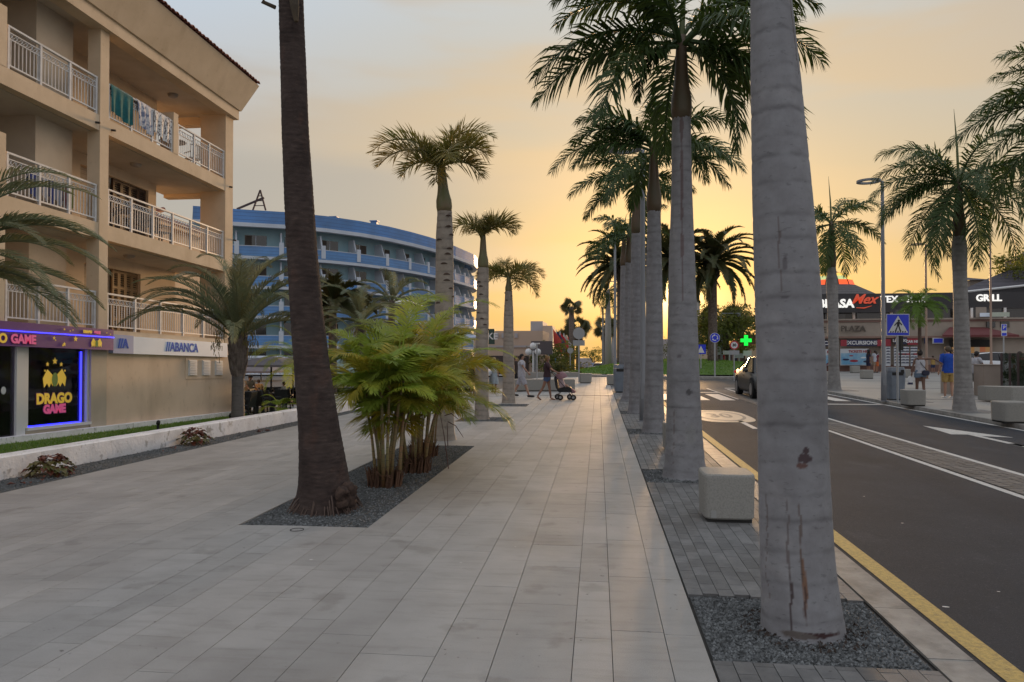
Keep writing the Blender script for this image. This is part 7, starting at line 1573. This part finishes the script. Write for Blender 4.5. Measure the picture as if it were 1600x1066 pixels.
# baby inside (one continuous body)
bt = thing('baby','small child in pale clothes sitting in the pushchair','child',(x,y,z),rz=R_(-5)); bt.scale = (.86,)*3; skinmesh('body',[(-.08,0,.50),(-.13,0,.62),(-.16,0,.70),(-.16,0,.78),(.10,.05,.54),(.12,-.05,.54),(.18,.05,.42),(.2,-.05,.42),(-.04,.13,.60),(-.04,-.13,.60)],[(0,1),(1,2),(2,3),(0,4),(0,5),(4,6),(5,7),(1,8),(1,9)],[.085,.08,.045,.075,.045,.045,.03,.03,.03,.03],SKIN[0],bt); MB().ell((-.165,0,.80),(.083,.08,.07),10,8).build('hair',mat('hair_fairbaby',(.25,.16,.08),.8),bt,world=False)
# far walkers
for (u,v,Y,rz,lab,tc_,bc_,H) in ((908,584,118,95,'distant walker in grey top and dark shorts, left of the far pair',(.25,.25,.27),(.02,.02,.03),1.7),(917,584,118,90,'distant walker in pale grey shirt, middle of the far group',(.35,.35,.38),(.03,.02,.03),1.72),(926.5,584,116,88,'distant man in pale blue shirt and black shorts, right of the far pair',(.36,.42,.55),(.012,.012,.015),1.82),(868.5,585,62,20,'distant person in a light blue shirt above the pushchair',(.20,.40,.60),(.08,.08,.10),1.6),(862,584,66,150,'distant person in dark top beside the light blue shirt',(.12,.07,.06),(.06,.05,.05),1.6)):
    c = atY(u,v,Y); person(c.x,Y,far(Y)-.05 if Y>70 else c.z,R_(rz),lab,H,0,cm('f%d'%int(u),tc_),'shorts',cm('g%d'%int(u),bc_),legs=((12,3),(-14,10)),detail=False)
# right side people
x,y = G(1438,622).x, G(1438,622).y
pw2,LL2 = person(x,y,0,R_(82),'woman in white vest and denim shorts pointing right with a bag in her other hand',1.66,2,cm('vest',(.50,.50,.54)),'hot',cm('denim2',(.15,.21,.29)),hair=(.02,.013,.01),bun=True,female=True,legs=((6,2),(-8,6)),arms=((-2,4,14),(20,4,92)),sleeve=0,sandals=True,shoe=(.1,.05,.03))
MB().box(-.22,-.08,-.26,-.02,.82,1.0).build('shoulder_bag',mat('navy_bag',(.012,.014,.04),.5),pw2,world=False,bevel=.03); MB().tube([(-.13,-.2,1.0),(-.15,-.02,1.22),(-.08,.13,1.46)],.012,5).build('bag_strap',M_blk,pw2,world=False)
pb = thing('carrier_bag','white and navy plastic carrier bag hanging from the pointing woman\'s hand','bag',(x-.33,y,0)); b = MB(); b.prism([(x-.40,.46),(x-.24,.46),(x-.23,.64),(x-.30,.74),(x-.35,.74),(x-.41,.62)],y-.04,y+.05,'y'); b.build('bag_body',M_sw,pb,bevel=.02); MB().box(x-.39,x-.25,y-.045,y+.055,.45,.52).build('navy_base',M_navy,pb)
x,y = G(1482,622).x, G(1482,622).y; person(x,y,0,R_(88),'man in a bright blue shirt and mustard shorts standing with his back turned',1.80,0,cm('cobalt',(.012,.07,.42)),'shorts',cm('mustard',(.40,.27,.09)),hair=(.10,.07,.045),legs=((2,0),(-3,2)),arms=((2,12,10),(3,14,8)),shoe=(.5,.5,.5),sleeve=.85,hem=.5)
x,y = G(1526,616).x, G(1526,616).y; person(x,y,0,R_(10),'boy in white shirt and grey shorts walking behind the pale palm trunk',1.62,2,cm('white3',(.48,.48,.52)),'shorts',cm('greyshort',(.22,.23,.22)),hair=(.02,.014,.012),legs=((-20,28),(18,4)),arms=((-25,20,8),(28,65,8)),shoe=(.35,.35,.35),hem=.55)
x,y = G(1491,600).x, G(1491,600).y; person(x,y,0,R_(90),'person in a light blue shirt just behind the man in blue',1.74,1,cm('sky',(.22,.34,.52)),'trousers',cm('grey4',(.10,.10,.12)),hair=(.12,.08,.05))
for (u,v,rz,lab,sk,tc_,bt_,bc_,H,fem) in ((1337,580,60,'woman in orange skirt before the sea poster',1,(.18,.03,.04),'shorts',(.60,.14,.04),1.62,True),(1352,582,20,'person in a dark navy dress with a wide dark hat by the poster',1,(.015,.015,.04),'shorts',(.02,.02,.05),1.66,True),(1362,582,100,'person in white shirt and tan shorts looking at the posters',0,(.48,.50,.56),'shorts',(.32,.24,.17),1.72,False),(1458,583,90,'child in a yellow top in the distance right of the pointing woman',1,(.38,.25,.08),'shorts',(.03,.04,.10),1.3,False),(1530,578,200,'shirtless person near the plaza entrance',1,(.30,.15,.11),'shorts',(.06,.06,.08),1.7,False),(1542,577,160,'person with reddish top near the plaza entrance',1,(.32,.13,.09),'shorts',(.1,.08,.08),1.68,False),(1505,577,30,'person in brown clothes at the lit shop entrance',1,(.12,.07,.05),'trousers',(.05,.04,.04),1.7,False)):
    x,y = G(u,v).x, min(G(u,v).y,57.5); tt,_ = person(x,y,0,R_(rz),lab,H,sk,cm('p%d'%u,tc_),bt_,cm('q%d'%u,bc_),longhair=fem,female=fem,detail=False)
    if u == 1352: MB().lathe([(.30,1.70),(.30,1.715),(.12,1.73),(.11,1.84),(.05,1.86)],16,(.02,0,0)).build('hat',M_blk,tt,world=False)
c = atY(1585,556,31); person(c.x,31,c.z-1.55,R_(150),'person in white shirt beyond the dark screen panels',1.7,1,cm('white5',(.5,.5,.53)),'trousers',cm('grey5',(.1,.1,.1))); c = atY(1594,553,31.5); person(c.x,31.5,c.z-1.55,R_(170),'person in a red top beyond the dark screen panels',1.7,1,cm('red5',(.30,.03,.03)),'trousers',cm('grey5',(.1,.1,.1)))
for (u,rz,lab,tc_) in ((1070+0,0,'',None),): pass
for i,(u,tc_,lab) in enumerate(((1130,(.45,.03,.04),'small figure in a red top beyond the grass mound'),(1116,(.05,.05,.06),'dark figure behind the roundabout sign post'),(1141,(.12,.08,.10),'figure in brown beyond the mound, left of the car'),(1150,(.06,.06,.10),'dark blue figure just left of the car'))):
    Y = 64; c = atY(u,571,Y); person(c.x,Y,-.1,R_(70*i),lab,1.68,1,cm('m%d'%u,tc_),'shorts',cm('n%d'%u,(.35,.33,.33) if i==0 else (.03,.03,.04)),detail=False)
# cafe guests
for (u,v,d,rz,lab,tc_,bc_,cp,ln_) in ((388,586,28,-30,'waiter in a beige shirt and dark cap bending over a cafe table',(.30,.25,.18),(.02,.02,.02),True,16),(404,593,29.5,100,'cafe guest in an ochre top seen from behind',(.42,.25,.10),(.012,.012,.012),False,4),(444,603,27,180,'cafe guest in pale clothes sitting near the dark trunk',(.36,.34,.30),(.2,.2,.2),False,0)):
    c = _C+ray(u,v)*(d/F_); zb = gard(c.x,c.y)+.06; H = min(1.85,max(1.2,(c.z-zb)*1.03)); person(c.x,c.y,zb,R_(rz),lab,H,0,cm('c%d'%u,tc_),'trousers',cm('d%d'%u,bc_),cap=M_blk if cp else None,lean=ln_,arms=((30,30,5),(30,20,5)),detail=False)
# ------------------------------------------------------------------ settle the skinned figures into plain meshes
dg = bpy.context.evaluated_depsgraph_get(); done = []
for ob, m, par in PEND: done.append((ob, m, bpy.data.meshes.new_from_object(ob.evaluated_get(dg))))
for ob, m, me in done:
    ob.modifiers.clear(); ob.data = me; me.name = ob.name; me.materials.clear(); me.materials.append(m); me.polygons.foreach_set('use_smooth',[True]*len(me.polygons))

# small ring cover set in the paving
cc_ = G(464,828); b = MB(); n = 24
for k in range(n):
    a = 2*math.pi*k/n
    for rr_, zz_ in ((.06,.001),(.06,.003),(.052,.003),(.052,.001)): b.v.append((cc_.x+rr_*math.cos(a),cc_.y+rr_*math.sin(a),gz(cc_.x,cc_.y)+zz_))
for k in range(n):
    for j in range(4): b.f.append((k*4+j,k*4+(j+1)%4,((k+1)%n)*4+(j+1)%4,((k+1)%n)*4+j))
tag(b.build('valve_cover', M_dark), 'small dark ring cover set in the paving below the dark palm', 'cover')
r = random.Random(77); b = MB()
for i in range(260):
    a = r.uniform(0,6.28); d = r.uniform(.21,.36); x = 1.15+d*math.cos(a); y = 4.37+d*math.sin(a); l = r.uniform(.01,.04); q = r.uniform(0,6.28)
    b.poly([(x,y,r.uniform(-.008,.004)),(x+l*math.cos(q),y+l*math.sin(q),r.uniform(-.006,.012)),(x+l*.5*math.cos(q+.5),y+l*.5*math.sin(q+.5),r.uniform(.0,.02))])
tag(b.build('bark_litter', mat('bark_litter',(.05,.035,.028),.9), None, kind='stuff', recalc=False), 'dark bark crumbs and dry bits round the foot of the nearest pale trunk', 'litter')
